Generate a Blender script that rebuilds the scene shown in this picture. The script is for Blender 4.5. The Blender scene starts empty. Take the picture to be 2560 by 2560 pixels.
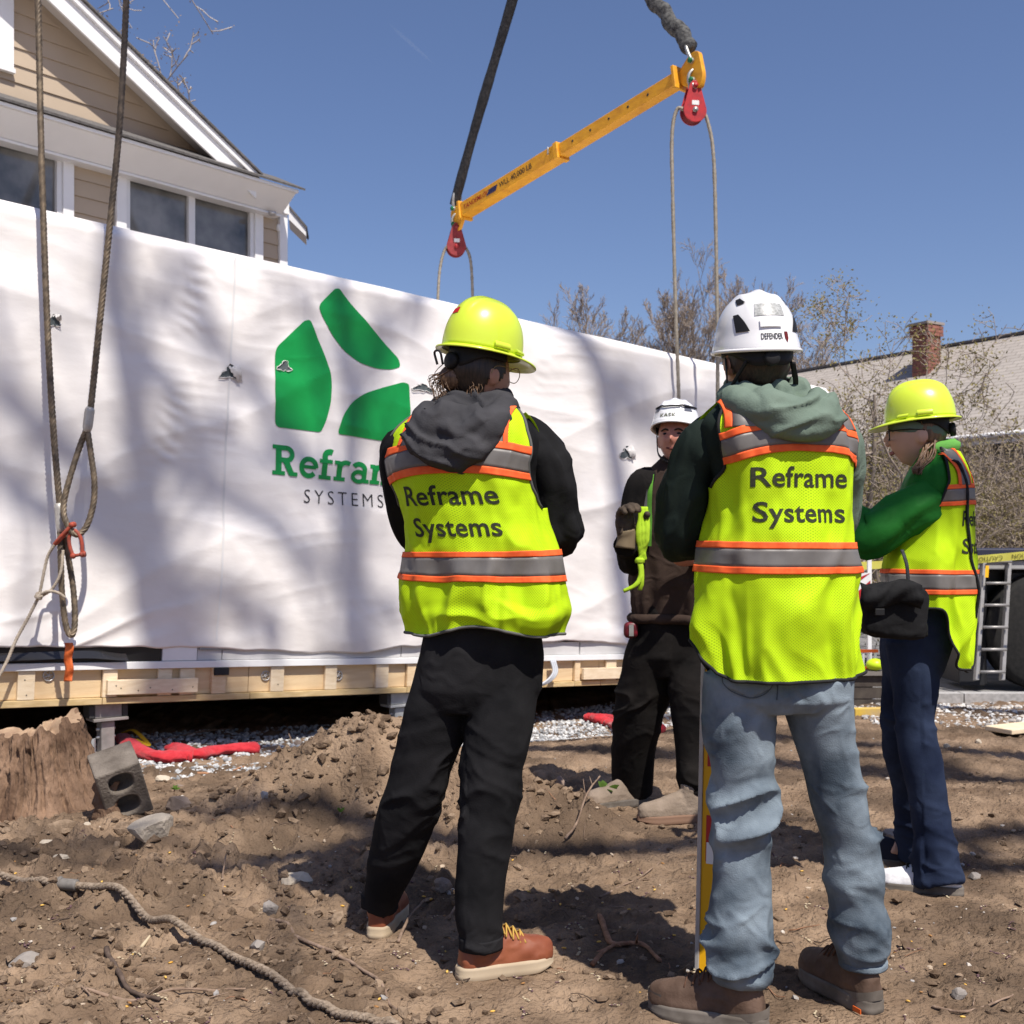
import bpy, bmesh, math, random
import numpy as np
from mathutils import Vector, Matrix
R = math.radians
scene = bpy.context.scene
# ---------------------------------------------------------------- camera
F, CX, HOR, CAMH = 2900.0, 1280.0, 1360.0, 1.2
cam_d = bpy.data.cameras.new("camera"); cam = bpy.data.objects.new("camera", cam_d)
scene.collection.objects.link(cam); scene.camera = cam
cam.location = (0, 0, CAMH); cam.rotation_euler = (R(90), 0, 0)
cam_d.sensor_width = 36.0; cam_d.lens = F / 2560 * 36.0
cam_d.shift_y = (HOR - 1280) / 2560
cam_d.clip_start = 0.05; cam_d.clip_end = 6000
cam_d.dof.use_dof = True; cam_d.dof.focus_distance = 3.2; cam_d.dof.aperture_fstop = 9.0
# ---------------------------------------------------------------- light
SUN_EL, SUN_AZ = 58.0, math.atan2(-0.86, 0.50)      # direction towards the sun in the ground plane
sx, sy = math.cos(SUN_AZ), math.sin(SUN_AZ)
to_sun = Vector((sx * math.cos(R(SUN_EL)), sy * math.cos(R(SUN_EL)), math.sin(R(SUN_EL))))
sun_d = bpy.data.lights.new("sun", 'SUN'); sun = bpy.data.objects.new("sun", sun_d)
scene.collection.objects.link(sun)
sun.rotation_euler = to_sun.to_track_quat('Z', 'Y').to_euler()
sun_d.energy = 5.0; sun_d.angle = R(0.53); sun_d.color = (1.0, 0.935, 0.85)
world = bpy.data.worlds.new("World"); scene.world = world; world.use_nodes = True
wn = world.node_tree; wn.nodes.clear()
w_out = wn.nodes.new("ShaderNodeOutputWorld"); w_bg = wn.nodes.new("ShaderNodeBackground")
w_sky = wn.nodes.new("ShaderNodeTexSky"); w_sky.sky_type = 'NISHITA'; w_sky.sun_disc = False
w_sky.sun_elevation = R(SUN_EL); w_sky.sun_rotation = math.atan2(sx, sy)
w_sky.altitude = 0; w_sky.air_density = 1.0; w_sky.dust_density = 0.9; w_sky.ozone_density = 9.0
w_bg.inputs[1].default_value = 0.098
w_tint = wn.nodes.new("ShaderNodeMixRGB"); w_tint.blend_type = 'MULTIPLY'; w_tint.inputs[0].default_value = 1.0; w_tint.inputs[2].default_value = (1.20, 0.985, 0.96, 1)   # warm film balance of the whole sky
wn.links.new(w_sky.outputs[0], w_tint.inputs[1]); wn.links.new(w_tint.outputs[0], w_bg.inputs[0]); wn.links.new(w_bg.outputs[0], w_out.inputs[0])
scene.render.engine = 'CYCLES'
scene.cycles.use_denoising = True
scene.cycles.max_bounces = 6; scene.cycles.transparent_max_bounces = 12
scene.cycles.caustics_reflective = False; scene.cycles.caustics_refractive = False
vs = scene.view_settings
vs.view_transform = 'Standard'; vs.look = 'None'; vs.exposure = 0.30; vs.gamma = 1.0; vs.use_curve_mapping = False

# ---------------------------------------------------------------- helpers
COL = scene.collection
A = lambda *v: np.array(v, float)
def P(px, py, Y):                       # photo pixel + distance -> world point
    return A((px - CX) / F * Y, Y, CAMH - (py - HOR) / F * Y)
def G(px, py, z=0.0):                   # photo pixel on the ground at height z
    return P(px, py, F * (CAMH - z) / (py - HOR))
def on_plane(px, py, o, n):
    d = A((px - CX) / F, 1.0, -(py - HOR) / F); c = A(0, 0, CAMH)
    return c + d * (np.dot(o - c, n) / np.dot(d, n))
def lerp(a, b, t): return a + (b - a) * t
def sstep(a, b, x):
    t = np.clip((np.asarray(x, float) - a) / (b - a), 0, 1); return t * t * (3 - 2 * t)
def norm(v): return v / (np.linalg.norm(v, axis=-1, keepdims=True) + 1e-12)

def _hash(ix, iy, iz, seed):
    h = (ix * 374761393 + iy * 668265263 + iz * 2147483647 + seed * 974634177) & 0xFFFFFFFF
    h = ((h ^ (h >> 13)) * 1274126177) & 0xFFFFFFFF
    h = ((h ^ (h >> 16)) * 2246822519) & 0xFFFFFFFF
    return ((h ^ (h >> 15)) & 0xFFFFFF) / float(0xFFFFFF) * 2 - 1
def vnoise(p, seed=0):
    p = np.asarray(p, float); i = np.floor(p).astype(np.int64); f = p - i
    u = f * f * f * (f * (f * 6 - 15) + 10); out = 0
    for dx in (0, 1):
        wx = u[..., 0] if dx else 1 - u[..., 0]
        for dy in (0, 1):
            wy = u[..., 1] if dy else 1 - u[..., 1]
            for dz in (0, 1):
                wz = u[..., 2] if dz else 1 - u[..., 2]
                out = out + wx * wy * wz * _hash(i[..., 0] + dx, i[..., 1] + dy, i[..., 2] + dz, seed)
    return out
def fbm(p, octv=4, seed=0, lac=2.03, gain=0.5):
    p = np.asarray(p, float); s = 0; a = 1.0
    for k in range(octv):
        s = s + a * vnoise(p * lac ** k + k * 17.3, seed + k); a *= gain
    return s
def ridged(p, seed=0): return 1 - 2 * np.abs(vnoise(p, seed))

def tag(o, label=None, cat=None, group=None, kind=None):
    if label: o["label"] = label
    if cat: o["category"] = cat
    if group: o["group"] = group
    if kind: o["kind"] = kind
    return o
def mesh_data(name, verts, faces, mats=None, smooth=True, mi=None, uv=None):
    me = bpy.data.meshes.new(name)
    me.from_pydata([tuple(v) for v in np.asarray(verts).tolist()], [], [tuple(f) for f in (faces.tolist() if isinstance(faces, np.ndarray) else faces)])
    for m in ([] if mats is None else (mats if isinstance(mats, (list, tuple)) else [mats])): me.materials.append(m)
    if mi is not None: me.polygons.foreach_set("material_index", np.asarray(mi, np.int32))
    me.polygons.foreach_set("use_smooth", np.full(len(me.polygons), bool(smooth)))
    if uv is not None:
        lay = me.uv_layers.new(name="UVMap"); idx = np.zeros(len(me.loops), np.int32)
        me.loops.foreach_get("vertex_index", idx)
        lay.data.foreach_set("uv", np.asarray(uv, np.float32)[idx].ravel())
    me.update(); return me
def wloc(o):
    l = np.zeros(3)
    while o is not None: l = l + np.array(o.location); o = o.parent
    return l
def mk(name, verts, faces, mat=None, parent=None, smooth=True, origin=None, mi=None, uv=None, bevel=0):
    """verts are world coordinates; the object origin is set at `origin` (no rotations on parents)."""
    verts = np.asarray(verts, float)
    if origin is None:
        origin = A(0, 0, 0) if parent is None else wloc(parent)
        if parent is None:
            lo, hi = verts.min(0), verts.max(0); origin = A((lo[0] + hi[0]) / 2, (lo[1] + hi[1]) / 2, lo[2])
    me = mesh_data(name, verts - origin, faces, mat, smooth, mi, uv)
    o = bpy.data.objects.new(name, me); COL.objects.link(o)
    if parent is not None:
        o.parent = parent; o.location = tuple(origin - wloc(parent))
    else: o.location = tuple(origin)
    if bevel:
        b = o.modifiers.new("bevel", 'BEVEL'); b.width = bevel; b.segments = 2; b.limit_method = 'ANGLE'; b.angle_limit = R(35)
    return o
def empty(name, loc):
    o = bpy.data.objects.new(name, None); COL.objects.link(o); o.location = tuple(loc); o.empty_display_size = 0.1
    return o
class MB:                               # mesh buffer
    def __init__(s): s.v = []; s.f = []; s.m = []; s.n = 0
    def add(s, v, f, mi=0):
        v = np.asarray(v, float); s.v.append(v)
        for q in (f.tolist() if isinstance(f, np.ndarray) else f): s.f.append(tuple(i + s.n for i in q)); s.m.append(mi)
        s.n += len(v); return s
    def build(s, name, mat, parent=None, smooth=True, origin=None, bevel=0):
        return mk(name, np.concatenate(s.v), s.f, mat, parent, smooth, origin, s.m if isinstance(mat, (list, tuple)) else None, bevel=bevel)
BOXF = [(0, 3, 2, 1), (4, 5, 6, 7), (0, 1, 5, 4), (1, 2, 6, 5), (2, 3, 7, 6), (3, 0, 4, 7)]
def boxv(o, ex, ey, ez):                # corner + three edge vectors
    o, ex, ey, ez = map(np.asarray, (o, ex, ey, ez))
    return np.array([o, o + ex, o + ex + ey, o + ey, o + ez, o + ex + ez, o + ex + ey + ez, o + ey + ez], float)
def cbox(c, sx_, sy_, sz_, rz=0.0):
    ca, sa = math.cos(rz), math.sin(rz)
    ex, ey, ez = A(ca, sa, 0) * sx_, A(-sa, ca, 0) * sy_, A(0, 0, 1) * sz_
    return boxv(np.asarray(c) - ex / 2 - ey / 2 - ez / 2, ex, ey, ez)
def spline(pts, n=None, step=None):
    p = np.asarray(pts, float)
    if len(p) == 2: q = np.vstack([2 * p[0] - p[1], p, 2 * p[1] - p[0]])
    else: q = np.vstack([2 * p[0] - p[1], p, 2 * p[-1] - p[-2]])
    L = np.linalg.norm(np.diff(p[:, :3], axis=0), axis=1).sum()
    if n is None: n = max(len(p), int(L / step) + 1)
    t = np.linspace(0, len(p) - 1 - 1e-9, n); i = t.astype(int); f = (t - i)[:, None]
    a, b, c, d = q[i], q[i + 1], q[i + 2], q[i + 3]
    return 0.5 * (2 * b + (c - a) * f + (2 * a - 5 * b + 4 * c - d) * f ** 2 + (3 * b - a - 3 * c + d) * f ** 3)
def gridf(nr, nc, closed=True, flip=False):
    r = np.arange(nr - 1)[:, None]; c = np.arange(nc if closed else nc - 1)[None, :]
    a = r * nc + c; b = r * nc + (c + 1) % nc
    f = np.stack([a, b, b + nc, a + nc], -1).reshape(-1, 4)
    return f[:, ::-1] if flip else f
def sweep(path, rad, n=12, lobes=0, amp=0.0, pitch=0.2, caps=True, flat=None, up=None):
    p = np.asarray(path, float); N = len(p)
    t = norm(np.gradient(p, axis=0)); rad = np.broadcast_to(np.asarray(rad, float), (N,))
    u0 = np.asarray(up, float) if up is not None else (A(0, 0, 1) if abs(t[0][2]) < 0.9 else A(1, 0, 0))
    U = np.zeros((N, 3)); u = u0
    for i in range(N):
        u = u - t[i] * np.dot(u, t[i]); u = u / (np.linalg.norm(u) + 1e-9); U[i] = u
    V = np.cross(t, U); th = np.linspace(0, 2 * np.pi, n, endpoint=False)
    L = np.concatenate([[0], np.cumsum(np.linalg.norm(np.diff(p, axis=0), axis=1))])
    rr = rad[:, None] * np.ones(n)[None]
    if lobes: rr = rr * (1 + amp * np.cos(lobes * (th[None] - 2 * np.pi * L[:, None] / pitch)))
    fx, fy = flat if flat else (1, 1)
    v = p[:, None] + U[:, None] * (rr * np.cos(th) * fx)[..., None] + V[:, None] * (rr * np.sin(th) * fy)[..., None]
    f = gridf(N, n).tolist(); v = v.reshape(-1, 3)
    if caps: f = f + [tuple(range(n - 1, -1, -1)), tuple(range((N - 1) * n, N * n))]
    return v, f
def ellipsoid(c, rx, ry, rz, nu=24, nv=14, fn=None):
    th = np.linspace(0, 2 * np.pi, nu, endpoint=False); ph = np.linspace(-np.pi / 2 + 1e-3, np.pi / 2 - 1e-3, nv)
    d = np.stack([np.cos(ph)[:, None] * np.cos(th), np.cos(ph)[:, None] * np.sin(th), np.sin(ph)[:, None] * np.ones(nu)], -1).reshape(-1, 3)
    v = d * A(rx, ry, rz)
    if fn is not None: v = fn(v, d)
    f = gridf(nv, nu).tolist() + [tuple(range(nu - 1, -1, -1)), tuple(range((nv - 1) * nu, nv * nu))]
    return v + np.asarray(c), f
def cyl(p0, p1, r, n=16): return sweep(np.array([p0, p1], float), r, n)
def remesh(mb, voxel, smooth=4, fac=0.5):
    """weld the overlapping closed pieces of a buffer into one continuous surface -> verts, faces"""
    me = mesh_data("tmp", np.concatenate(mb.v), mb.f)
    o = bpy.data.objects.new("tmp", me); COL.objects.link(o)
    m = o.modifiers.new("r", 'REMESH'); m.mode = 'VOXEL'; m.voxel_size = voxel
    if smooth:
        s = o.modifiers.new("s", 'SMOOTH'); s.iterations = smooth; s.factor = fac
    ev = o.evaluated_get(bpy.context.evaluated_depsgraph_get()); em = ev.to_mesh()
    v = np.zeros(len(em.vertices) * 3, np.float32); em.vertices.foreach_get("co", v)
    n = np.zeros(len(em.vertices) * 3, np.float32); em.vertices.foreach_get("normal", n)
    f = [tuple(q.vertices) for q in em.polygons]
    ev.to_mesh_clear(); bpy.data.objects.remove(o); bpy.data.meshes.remove(me)
    return v.reshape(-1, 3).astype(float), f, n.reshape(-1, 3).astype(float)
def text_geo(body, size=1.0, bold=0.0, space=1.0, cuts=2, align='CENTER', shear=0.0):
    c = bpy.data.curves.new("tmp", 'FONT'); c.body = body; c.size = size; c.align_x = align; c.offset = bold * size
    c.space_character = space; c.resolution_u = 3; c.fill_mode = 'FRONT'; c.shear = shear
    o = bpy.data.objects.new("tmp", c); COL.objects.link(o)
    ev = o.evaluated_get(bpy.context.evaluated_depsgraph_get()); me = bpy.data.meshes.new_from_object(ev)
    bm = bmesh.new(); bm.from_mesh(me)
    bmesh.ops.remove_doubles(bm, verts=bm.verts, dist=1e-5)
    bmesh.ops.triangulate(bm, faces=bm.faces)
    for _ in range(cuts):
        lim = size * 0.14
        es = [e for e in bm.edges if e.calc_length() > lim]
        if es:
            bmesh.ops.subdivide_edges(bm, edges=es, cuts=1); bmesh.ops.triangulate(bm, faces=bm.faces)
    v = np.array([w.co[:] for w in bm.verts]); f = [tuple(w.index for w in q.verts) for q in bm.faces]
    bm.verts.index_update(); f = [tuple(w.index for w in q.verts) for q in bm.faces]
    bm.free(); bpy.data.objects.remove(o); bpy.data.curves.remove(c); bpy.data.meshes.remove(me)
    return v, f

# ---------------------------------------------------------------- materials
MATS = {}
def mat(name, c1, c2=None, scale=8.0, rough=0.7, bump=0.0, bscale=60.0, metal=0.0, spec=0.3, coat=0.0, stretch=(1, 1, 1), detail=4.0, contrast=(0.35, 0.65), sheen=0.0, trans=0.0, bdist=0.01, c3=None, scale3=2.0, thin=0.0):
    m = bpy.data.materials.new(name); m.use_nodes = True; nt = m.node_tree; b = nt.nodes["Principled BSDF"]
    b.inputs["Roughness"].default_value = rough; b.inputs["Metallic"].default_value = metal
    b.inputs["Specular IOR Level"].default_value = spec
    b.inputs["Base Color"].default_value = (*c1, 1)
    if coat: b.inputs["Coat Weight"].default_value = coat; b.inputs["Coat Roughness"].default_value = 0.08
    if sheen: b.inputs["Sheen Weight"].default_value = sheen; b.inputs["Sheen Roughness"].default_value = 0.5
    if trans: b.inputs["Transmission Weight"].default_value = trans
    tc = nt.nodes.new("ShaderNodeTexCoord"); mp = nt.nodes.new("ShaderNodeMapping"); mp.inputs["Scale"].default_value = stretch
    nt.links.new(tc.outputs["Object"], mp.inputs[0])
    if c2 is not None:
        n = nt.nodes.new("ShaderNodeTexNoise"); n.inputs["Scale"].default_value = scale; n.inputs["Detail"].default_value = detail
        r = nt.nodes.new("ShaderNodeValToRGB"); e = r.color_ramp.elements
        e[0].position, e[1].position = contrast; e[0].color = (*c1, 1); e[1].color = (*c2, 1)
        nt.links.new(mp.outputs[0], n.inputs["Vector"]); nt.links.new(n.outputs["Fac"], r.inputs[0])
        out = r.outputs[0]
        if c3 is not None:
            n3 = nt.nodes.new("ShaderNodeTexNoise"); n3.inputs["Scale"].default_value = scale3; n3.inputs["Detail"].default_value = 5
            r3 = nt.nodes.new("ShaderNodeValToRGB"); r3.color_ramp.elements[0].position = 0.45; r3.color_ramp.elements[1].position = 0.62
            mx = nt.nodes.new("ShaderNodeMixRGB"); mx.inputs[2].default_value = (*c3, 1)
            nt.links.new(tc.outputs["Object"], n3.inputs["Vector"]); nt.links.new(n3.outputs["Fac"], r3.inputs[0])
            nt.links.new(r3.outputs[0], mx.inputs[0]); nt.links.new(out, mx.inputs[1]); out = mx.outputs[0]
        nt.links.new(out, b.inputs["Base Color"])
    if bump:
        nb = nt.nodes.new("ShaderNodeTexNoise"); nb.inputs["Scale"].default_value = bscale; nb.inputs["Detail"].default_value = 6
        bp = nt.nodes.new("ShaderNodeBump"); bp.inputs["Strength"].default_value = bump; bp.inputs["Distance"].default_value = bdist
        nt.links.new(mp.outputs[0], nb.inputs["Vector"]); nt.links.new(nb.outputs["Fac"], bp.inputs["Height"])
        nt.links.new(bp.outputs[0], b.inputs["Normal"])
    if thin:                                              # light passing through thin cloth
        tr = nt.nodes.new("ShaderNodeBsdfTranslucent"); mxs = nt.nodes.new("ShaderNodeMixShader"); mxs.inputs[0].default_value = thin
        tr.inputs[0].default_value = (*c1, 1); o = nt.nodes["Material Output"]
        nt.links.new(b.outputs[0], mxs.inputs[1]); nt.links.new(tr.outputs[0], mxs.inputs[2]); nt.links.new(mxs.outputs[0], o.inputs[0])
    MATS[name] = m; return m
# ================================================================ frames of the two big things
MA = A(-3.0, 6.8, 0.236)                                   # module: bottom of front face at the photo's left border
MT = A(0.768, 0.641, 0.0); MT /= np.linalg.norm(MT); MN = A(MT[1], -MT[0], 0)   # along the face, towards the viewer
TILT = -0.0500
MU = norm(A(MT[0], MT[1], TILT)); MV = norm(np.cross(MN, -MU)); MV = MV if MV[2] > 0 else -MV
def MW(u, v, w=0.0):
    u, v, w = np.broadcast_arrays(np.asarray(u, float), np.asarray(v, float), np.asarray(w, float))
    return MA + u[..., None] * MU + v[..., None] * MV + w[..., None] * MN
def Muv(px, py):
    q = on_plane(px, py, MA, MN) - MA; return float(np.dot(q, MU)), float(np.dot(q, MV))
MU0, MU1, MH, MDEP = -3.4, 8.03, 2.985, 3.7

# ================================================================ ground
def gauss(x, y, cx, cy, sx_, sy_, h): return h * np.exp(-((x - cx) / sx_) ** 2 - ((y - cy) / sy_) ** 2)
def zbase(x, y):
    x = np.asarray(x, float); y = np.asarray(y, float)
    dx, dy = x - MA[0], y - MA[1]
    t = dx * MT[0] + dy * MT[1]; d = dx * MN[0] + dy * MN[1]
    g = np.clip(0.085 + 0.052 * t, 0.03, 0.33)
    z = -g * sstep(2.3, 0.5, d) * sstep(11.5, 8.5, t)
    z = z - 0.12 * sstep(8.2, 9.6, y) * sstep(2.4, 3.6, x)
    z = z + gauss(x, y, -0.64, 5.22, 0.36, 0.28, 0.41) + gauss(x, y, -1.02, 5.0, 0.28, 0.26, 0.14)
    z = z + gauss(x, y, -0.12, 5.05, 0.34, 0.28, 0.22) + gauss(x, y, 0.22, 4.9, 0.22, 0.22, 0.07)
    z = z + gauss(x, y, -2.1, 4.45, 0.75, 0.45, 0.06) + gauss(x, y, -1.25, 4.0, 0.5, 0.22, 0.035)
    z = z + gauss(x, y, 2.35, 5.3, 0.45, 0.45, 0.07)
    return z
def zt(x, y, fine=True):
    x = np.asarray(x, float); y = np.asarray(y, float)
    z = zbase(x, y); p = np.stack([x, y, np.zeros_like(x)], -1)
    near = sstep(16, 9, y) * sstep(9, 6, np.abs(x))
    z = z + near * 0.016 * fbm(p * 1.7, 3, 3)
    if fine:
        feet = np.ones_like(x)
        for fx, fy in FEET: feet = feet * (1 - 0.75 * np.exp(-((x - fx) ** 2 + (y - fy) ** 2) / 0.16 ** 2))
        m = sstep(-0.35, 0.55, fbm(p * 0.9 + 5.1, 3, 11)) + 0.7 * sstep(0.03, 0.15, zbase(x, y)) + 0.8 * sstep(-0.7, -1.4, x) * sstep(6, 4.4, y)
        m = np.clip(m, 0.10, 1.3) * (0.35 + 0.65 * sstep(0.9, -0.3, x))
        r = np.maximum(0, ridged(p * 6.5 + 0.6 * np.stack([vnoise(p * 4, 31), vnoise(p * 4, 32), x * 0], -1), 21)) ** 1.5
        c = fbm(p * 13, 4, 41, gain=0.6)
        z = z + near * feet * (m * (0.015 * r + 0.030 * np.maximum(c, -0.2)) + 0.011 * fbm(p * 23, 3, 51, gain=.7) + 0.012 * m * np.maximum(ridged(p * 17 + 3, 55), 0) ** 2)
    return z
FEET = [(-0.42, 3.55), (-0.05, 3.26), (0.48, 2.9), (0.85, 3.0), (1.44, 4.0), (1.45, 4.3), (0.36, 5.35), (0.72, 5.0)]

soil = mat("dry_soil", (0.150, 0.101, 0.066), (0.335, 0.238, 0.160), scale=4.5, rough=0.95, bump=1.0, bscale=60, spec=0.1, detail=10, contrast=(0.33, 0.68), bdist=0.022, c3=(0.115, 0.08, 0.054), scale3=1.7)
def axis(lo, hi, step, far, growth=1.35):
    a = list(np.arange(lo, hi + 1e-6, step)); s = step
    l = [lo]; h = [hi]; k = step
    while h[-1] < far: k *= growth; h.append(h[-1] + k); l.append(l[-1] - k)
    return np.array(l[:0:-1] + a + h[1:])
xs = axis(-3.6, 4.2, 0.0135, 900)
ys = [2.1]; st = 0.0088
while ys[-1] < 8.0: ys.append(ys[-1] + st); st = 0.0040 * ys[-1]
k = st
while ys[-1] < 1500: k *= 1.3; ys.append(ys[-1] + k)
k = 0.03; lo = [2.1]
while lo[-1] > -300: k *= 1.5; lo.append(lo[-1] - k)
ys = np.array(lo[:0:-1] + ys)
GX, GY = np.meshgrid(xs, ys)
GZ = zt(GX.ravel(), GY.ravel())
ground = mk("ground", np.stack([GX.ravel(), GY.ravel(), GZ], -1), gridf(len(ys), len(xs), False), soil, origin=A(0, 0, 0))
tag(ground, kind="structure")

# ---- scattered small stuff (one mesh each)
def ico(sub=1):
    bm = bmesh.new(); bmesh.ops.create_icosphere(bm, subdivisions=sub, radius=1.0)
    v = np.array([w.co[:] for w in bm.verts]); f = np.array([[w.index for w in q.verts] for q in bm.faces]); bm.free(); return v, f
ICO1, ICO2, ICO3 = ico(1), ico(2), ico(3)
def scatter(name, xy, size, mats, kind, seed, sub=ICO1, squash=(1, 1, 0.7), jit=0.35, sink=0.3, smooth=False, zf=None, parent=None):
    rng = np.random.default_rng(seed); n = len(xy); v0, f0 = sub; nv = len(v0)
    s = size[:, None] * (np.asarray(squash) * rng.uniform(0.7, 1.3, (n, 3)))
    v = v0[None] * (1 + jit * rng.uniform(-1, 1, (n, nv, 1))) * s[:, None]
    a, b = rng.uniform(0, 2 * np.pi, n), rng.uniform(-0.6, 0.6, n)
    ca, sa, cb, sb = np.cos(a)[:, None], np.sin(a)[:, None], np.cos(b)[:, None], np.sin(b)[:, None]
    x, y, z = v[..., 0], v[..., 1] * cb - v[..., 2] * sb, v[..., 1] * sb + v[..., 2] * cb
    x, y = x * ca - y * sa, x * sa + y * ca
    z0 = (zf or zt)(xy[:, 0], xy[:, 1]) + size * (0.7 - sink) * squash[2]
    w = np.stack([x + xy[:, :1], y + xy[:, 1:2], z + z0[:, None]], -1).reshape(-1, 3)
    f = (f0[None] + (np.arange(n) * nv)[:, None, None]).reshape(-1, 3)
    mi = np.repeat(rng.integers(0, len(mats), n), len(f0))
    o = mk(name, w, f, mats, parent, smooth, mi=mi, origin=A(0, 0, 0)); tag(o, kind=kind); return o
rng = np.random.default_rng(5)
clod_m = [mat("soil_clod", (0.15, 0.105, 0.07), (0.29, 0.212, 0.147), scale=30, rough=0.95, bump=0.6, bscale=180, spec=0.1),
          mat("soil_clod_dark", (0.10, 0.067, 0.044), (0.19, 0.135, 0.092), scale=30, rough=0.95, bump=0.6, bscale=180, spec=0.1)]
peb_m = [mat("pebble_pale", (0.42, 0.37, 0.31), (0.55, 0.5, 0.44), scale=25, rough=0.8), mat("pebble_grey", (0.25, 0.235, 0.22), (0.36, 0.34, 0.32), scale=25, rough=0.8),
         mat("pebble_tan", (0.36, 0.28, 0.2), (0.45, 0.36, 0.27), scale=25, rough=0.85)]
def rnd_xy(n, x0, x1, y0, y1, seed, keep=None, fan=True):
    r = np.random.default_rng(seed); y = y0 * (y1 / y0) ** r.uniform(0, 1, n)
    x = r.uniform(x0, x1, n) * (y / y1 if fan else 1.0)
    q = np.stack([x, y], -1)
    return q if keep is None else q[keep(q[:, 0], q[:, 1])]
kf = lambda x, y: np.random.default_rng(9).uniform(0, 1, len(x)) < 0.25 + 0.75 * sstep(0.2, -0.9, x)
q = rnd_xy(14000, -4.2, 4.2, 2.3, 6.2, 1, kf)
scatter("soil_crumbs", q, 0.0035 + 0.016 * np.random.default_rng(2).uniform(0, 1, len(q)) ** 4, clod_m, "stuff", 3, sub=ICO1, jit=0.45)
q = rnd_xy(2200, -1.5, 0.7, 4.3, 5.75, 11, lambda x, y: zbase(x, y) > 0.05, fan=False)
scatter("mound_clods", q, 0.004 + 0.026 * np.random.default_rng(4).uniform(0, 1, len(q)) ** 5, clod_m, "stuff", 5, sub=ICO1, jit=0.45)
q = rnd_xy(700, -4.5, 4.8, 2.4, 8.0, 21)
scatter("pebbles", q, 0.003 + 0.010 * np.random.default_rng(6).uniform(0, 1, len(q)) ** 5, peb_m, "stuff", 7, sub=ICO1, jit=0.3)

# ---- gravel bed in front of and under the module
def gkeep(x, y):
    t = (x - MA[0]) * MT[0] + (y - MA[1]) * MT[1]; d = (x - MA[0]) * MN[0] + (y - MA[1]) * MN[1]
    e = 1.20 + 0.22 * vnoise(np.stack([t * 1.3, t * 0, t * 0], -1), 5)
    return (d < e) & (d > -1.4) & (t > -1.5) & (t < 9.0)
r = np.random.default_rng(31)
t = r.uniform(-1.4, 9, 21000); d = 1.5 - 2.3 * r.uniform(0, 1, 21000) ** 1.25
q = np.stack([MA[0] + t * MT[0] + d * MN[0], MA[1] + t * MT[1] + d * MN[1]], -1); q = q[gkeep(q[:, 0], q[:, 1])]
grav_m = [mat("gravel_grey", (0.30, 0.31, 0.32), (0.46, 0.47, 0.47), scale=20, rough=0.85), mat("gravel_pale", (0.5, 0.5, 0.49), (0.62, 0.62, 0.6), scale=20, rough=0.85),
          mat("gravel_dark", (0.18, 0.185, 0.19), (0.27, 0.275, 0.28), scale=20, rough=0.85)]
tag(scatter("gravel_bed", q, r.uniform(0.009, 0.020, len(q)), grav_m, "stuff", 8, sub=ICO1, jit=0.22, squash=(1, 0.85, 0.75), zf=lambda x, y: zt(x, y, False)), "grey crushed gravel spread along the foot of the wrapped building module", "gravel")
q = rnd_xy(2600, 2.4, 6.0, 7.6, 9.4, 61, fan=False)
tag(scatter("roadside_gravel", q, np.random.default_rng(7).uniform(0.008, 0.022, len(q)), [peb_m[0], peb_m[1], grav_m[1]], "stuff", 9, zf=lambda x, y: zt(x, y, False)), "pale loose gravel strip beside the road", "gravel")
for n_, lab_ in (("soil_crumbs", "small crumbs of dry brown soil over the whole ground"), ("mound_clods", "loose brown soil clods covering the dirt mound"), ("pebbles", "small scattered pale pebbles on the dirt")):
    tag(bpy.data.objects[n_], lab_, "soil" if "soil" in lab_ else "pebbles")
# ---- fallen catkins and bud scales
cat_m = [mat("catkin_tan", (0.48, 0.40, 0.27), rough=0.8), mat("catkin_purple", (0.13, 0.075, 0.08), rough=0.8)]
rr = np.random.default_rng(71); mb = MB()
cl = rnd_xy(260, -4.0, 4.0, 2.35, 4.6, 72)
for cx_, cy_ in cl:
    a0 = rr.uniform(0, 6.28); L = rr.uniform(0.03, 0.085); bend = rr.uniform(-2.5, 2.5); m_ = int(rr.integers(0, 2)) if rr.uniform() < 0.8 else 1
    n_ = int(L / 0.0055); a = a0; x, y = cx_, cy_
    for k in range(n_):
        x += 0.0055 * math.cos(a); y += 0.0055 * math.sin(a); a += bend * 0.0055 / L
        sc = rr.uniform(0.0018, 0.0036); o_ = A(rr.normal(0, 0.0014), rr.normal(0, 0.0014), 0)
        mb.add(ICO1[0] * sc * A(1.5, 0.8, 0.8) + A(x, y, float(zt(A(x), A(y))[0]) + 0.004) + o_, ICO1[1], m_ if rr.uniform() < 0.75 else 1 - m_)
tag(mb.build("fallen_catkins", cat_m), "fallen tan and purple tree catkins littering the dirt", "catkins", kind="stuff")
bud_m = [mat("bud_scale", (0.62, 0.33, 0.05), (0.72, 0.48, 0.12), scale=40, rough=0.5), mat("bud_scale_brown", (0.33, 0.17, 0.06), rough=0.5)]
mb = MB()
for cx_, cy_ in rnd_xy(240, -3.6, 3.6, 2.35, 4.4, 73):
    a = rr.uniform(0, 6.28); v = ICO1[0] * A(0.0085, 0.0035, 0.003) * rr.uniform(0.7, 1.25)
    v = np.stack([v[:, 0] * math.cos(a) - v[:, 1] * math.sin(a), v[:, 0] * math.sin(a) + v[:, 1] * math.cos(a), v[:, 2]], -1)
    mb.add(v + A(cx_, cy_, float(zt(A(cx_), A(cy_))[0]) + 0.004), ICO1[1], int(rr.uniform() < 0.3))
tag(mb.build("fallen_bud_scales", bud_m), "tiny orange yellow bud scales dropped on the dirt", "buds", kind="stuff")

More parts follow.
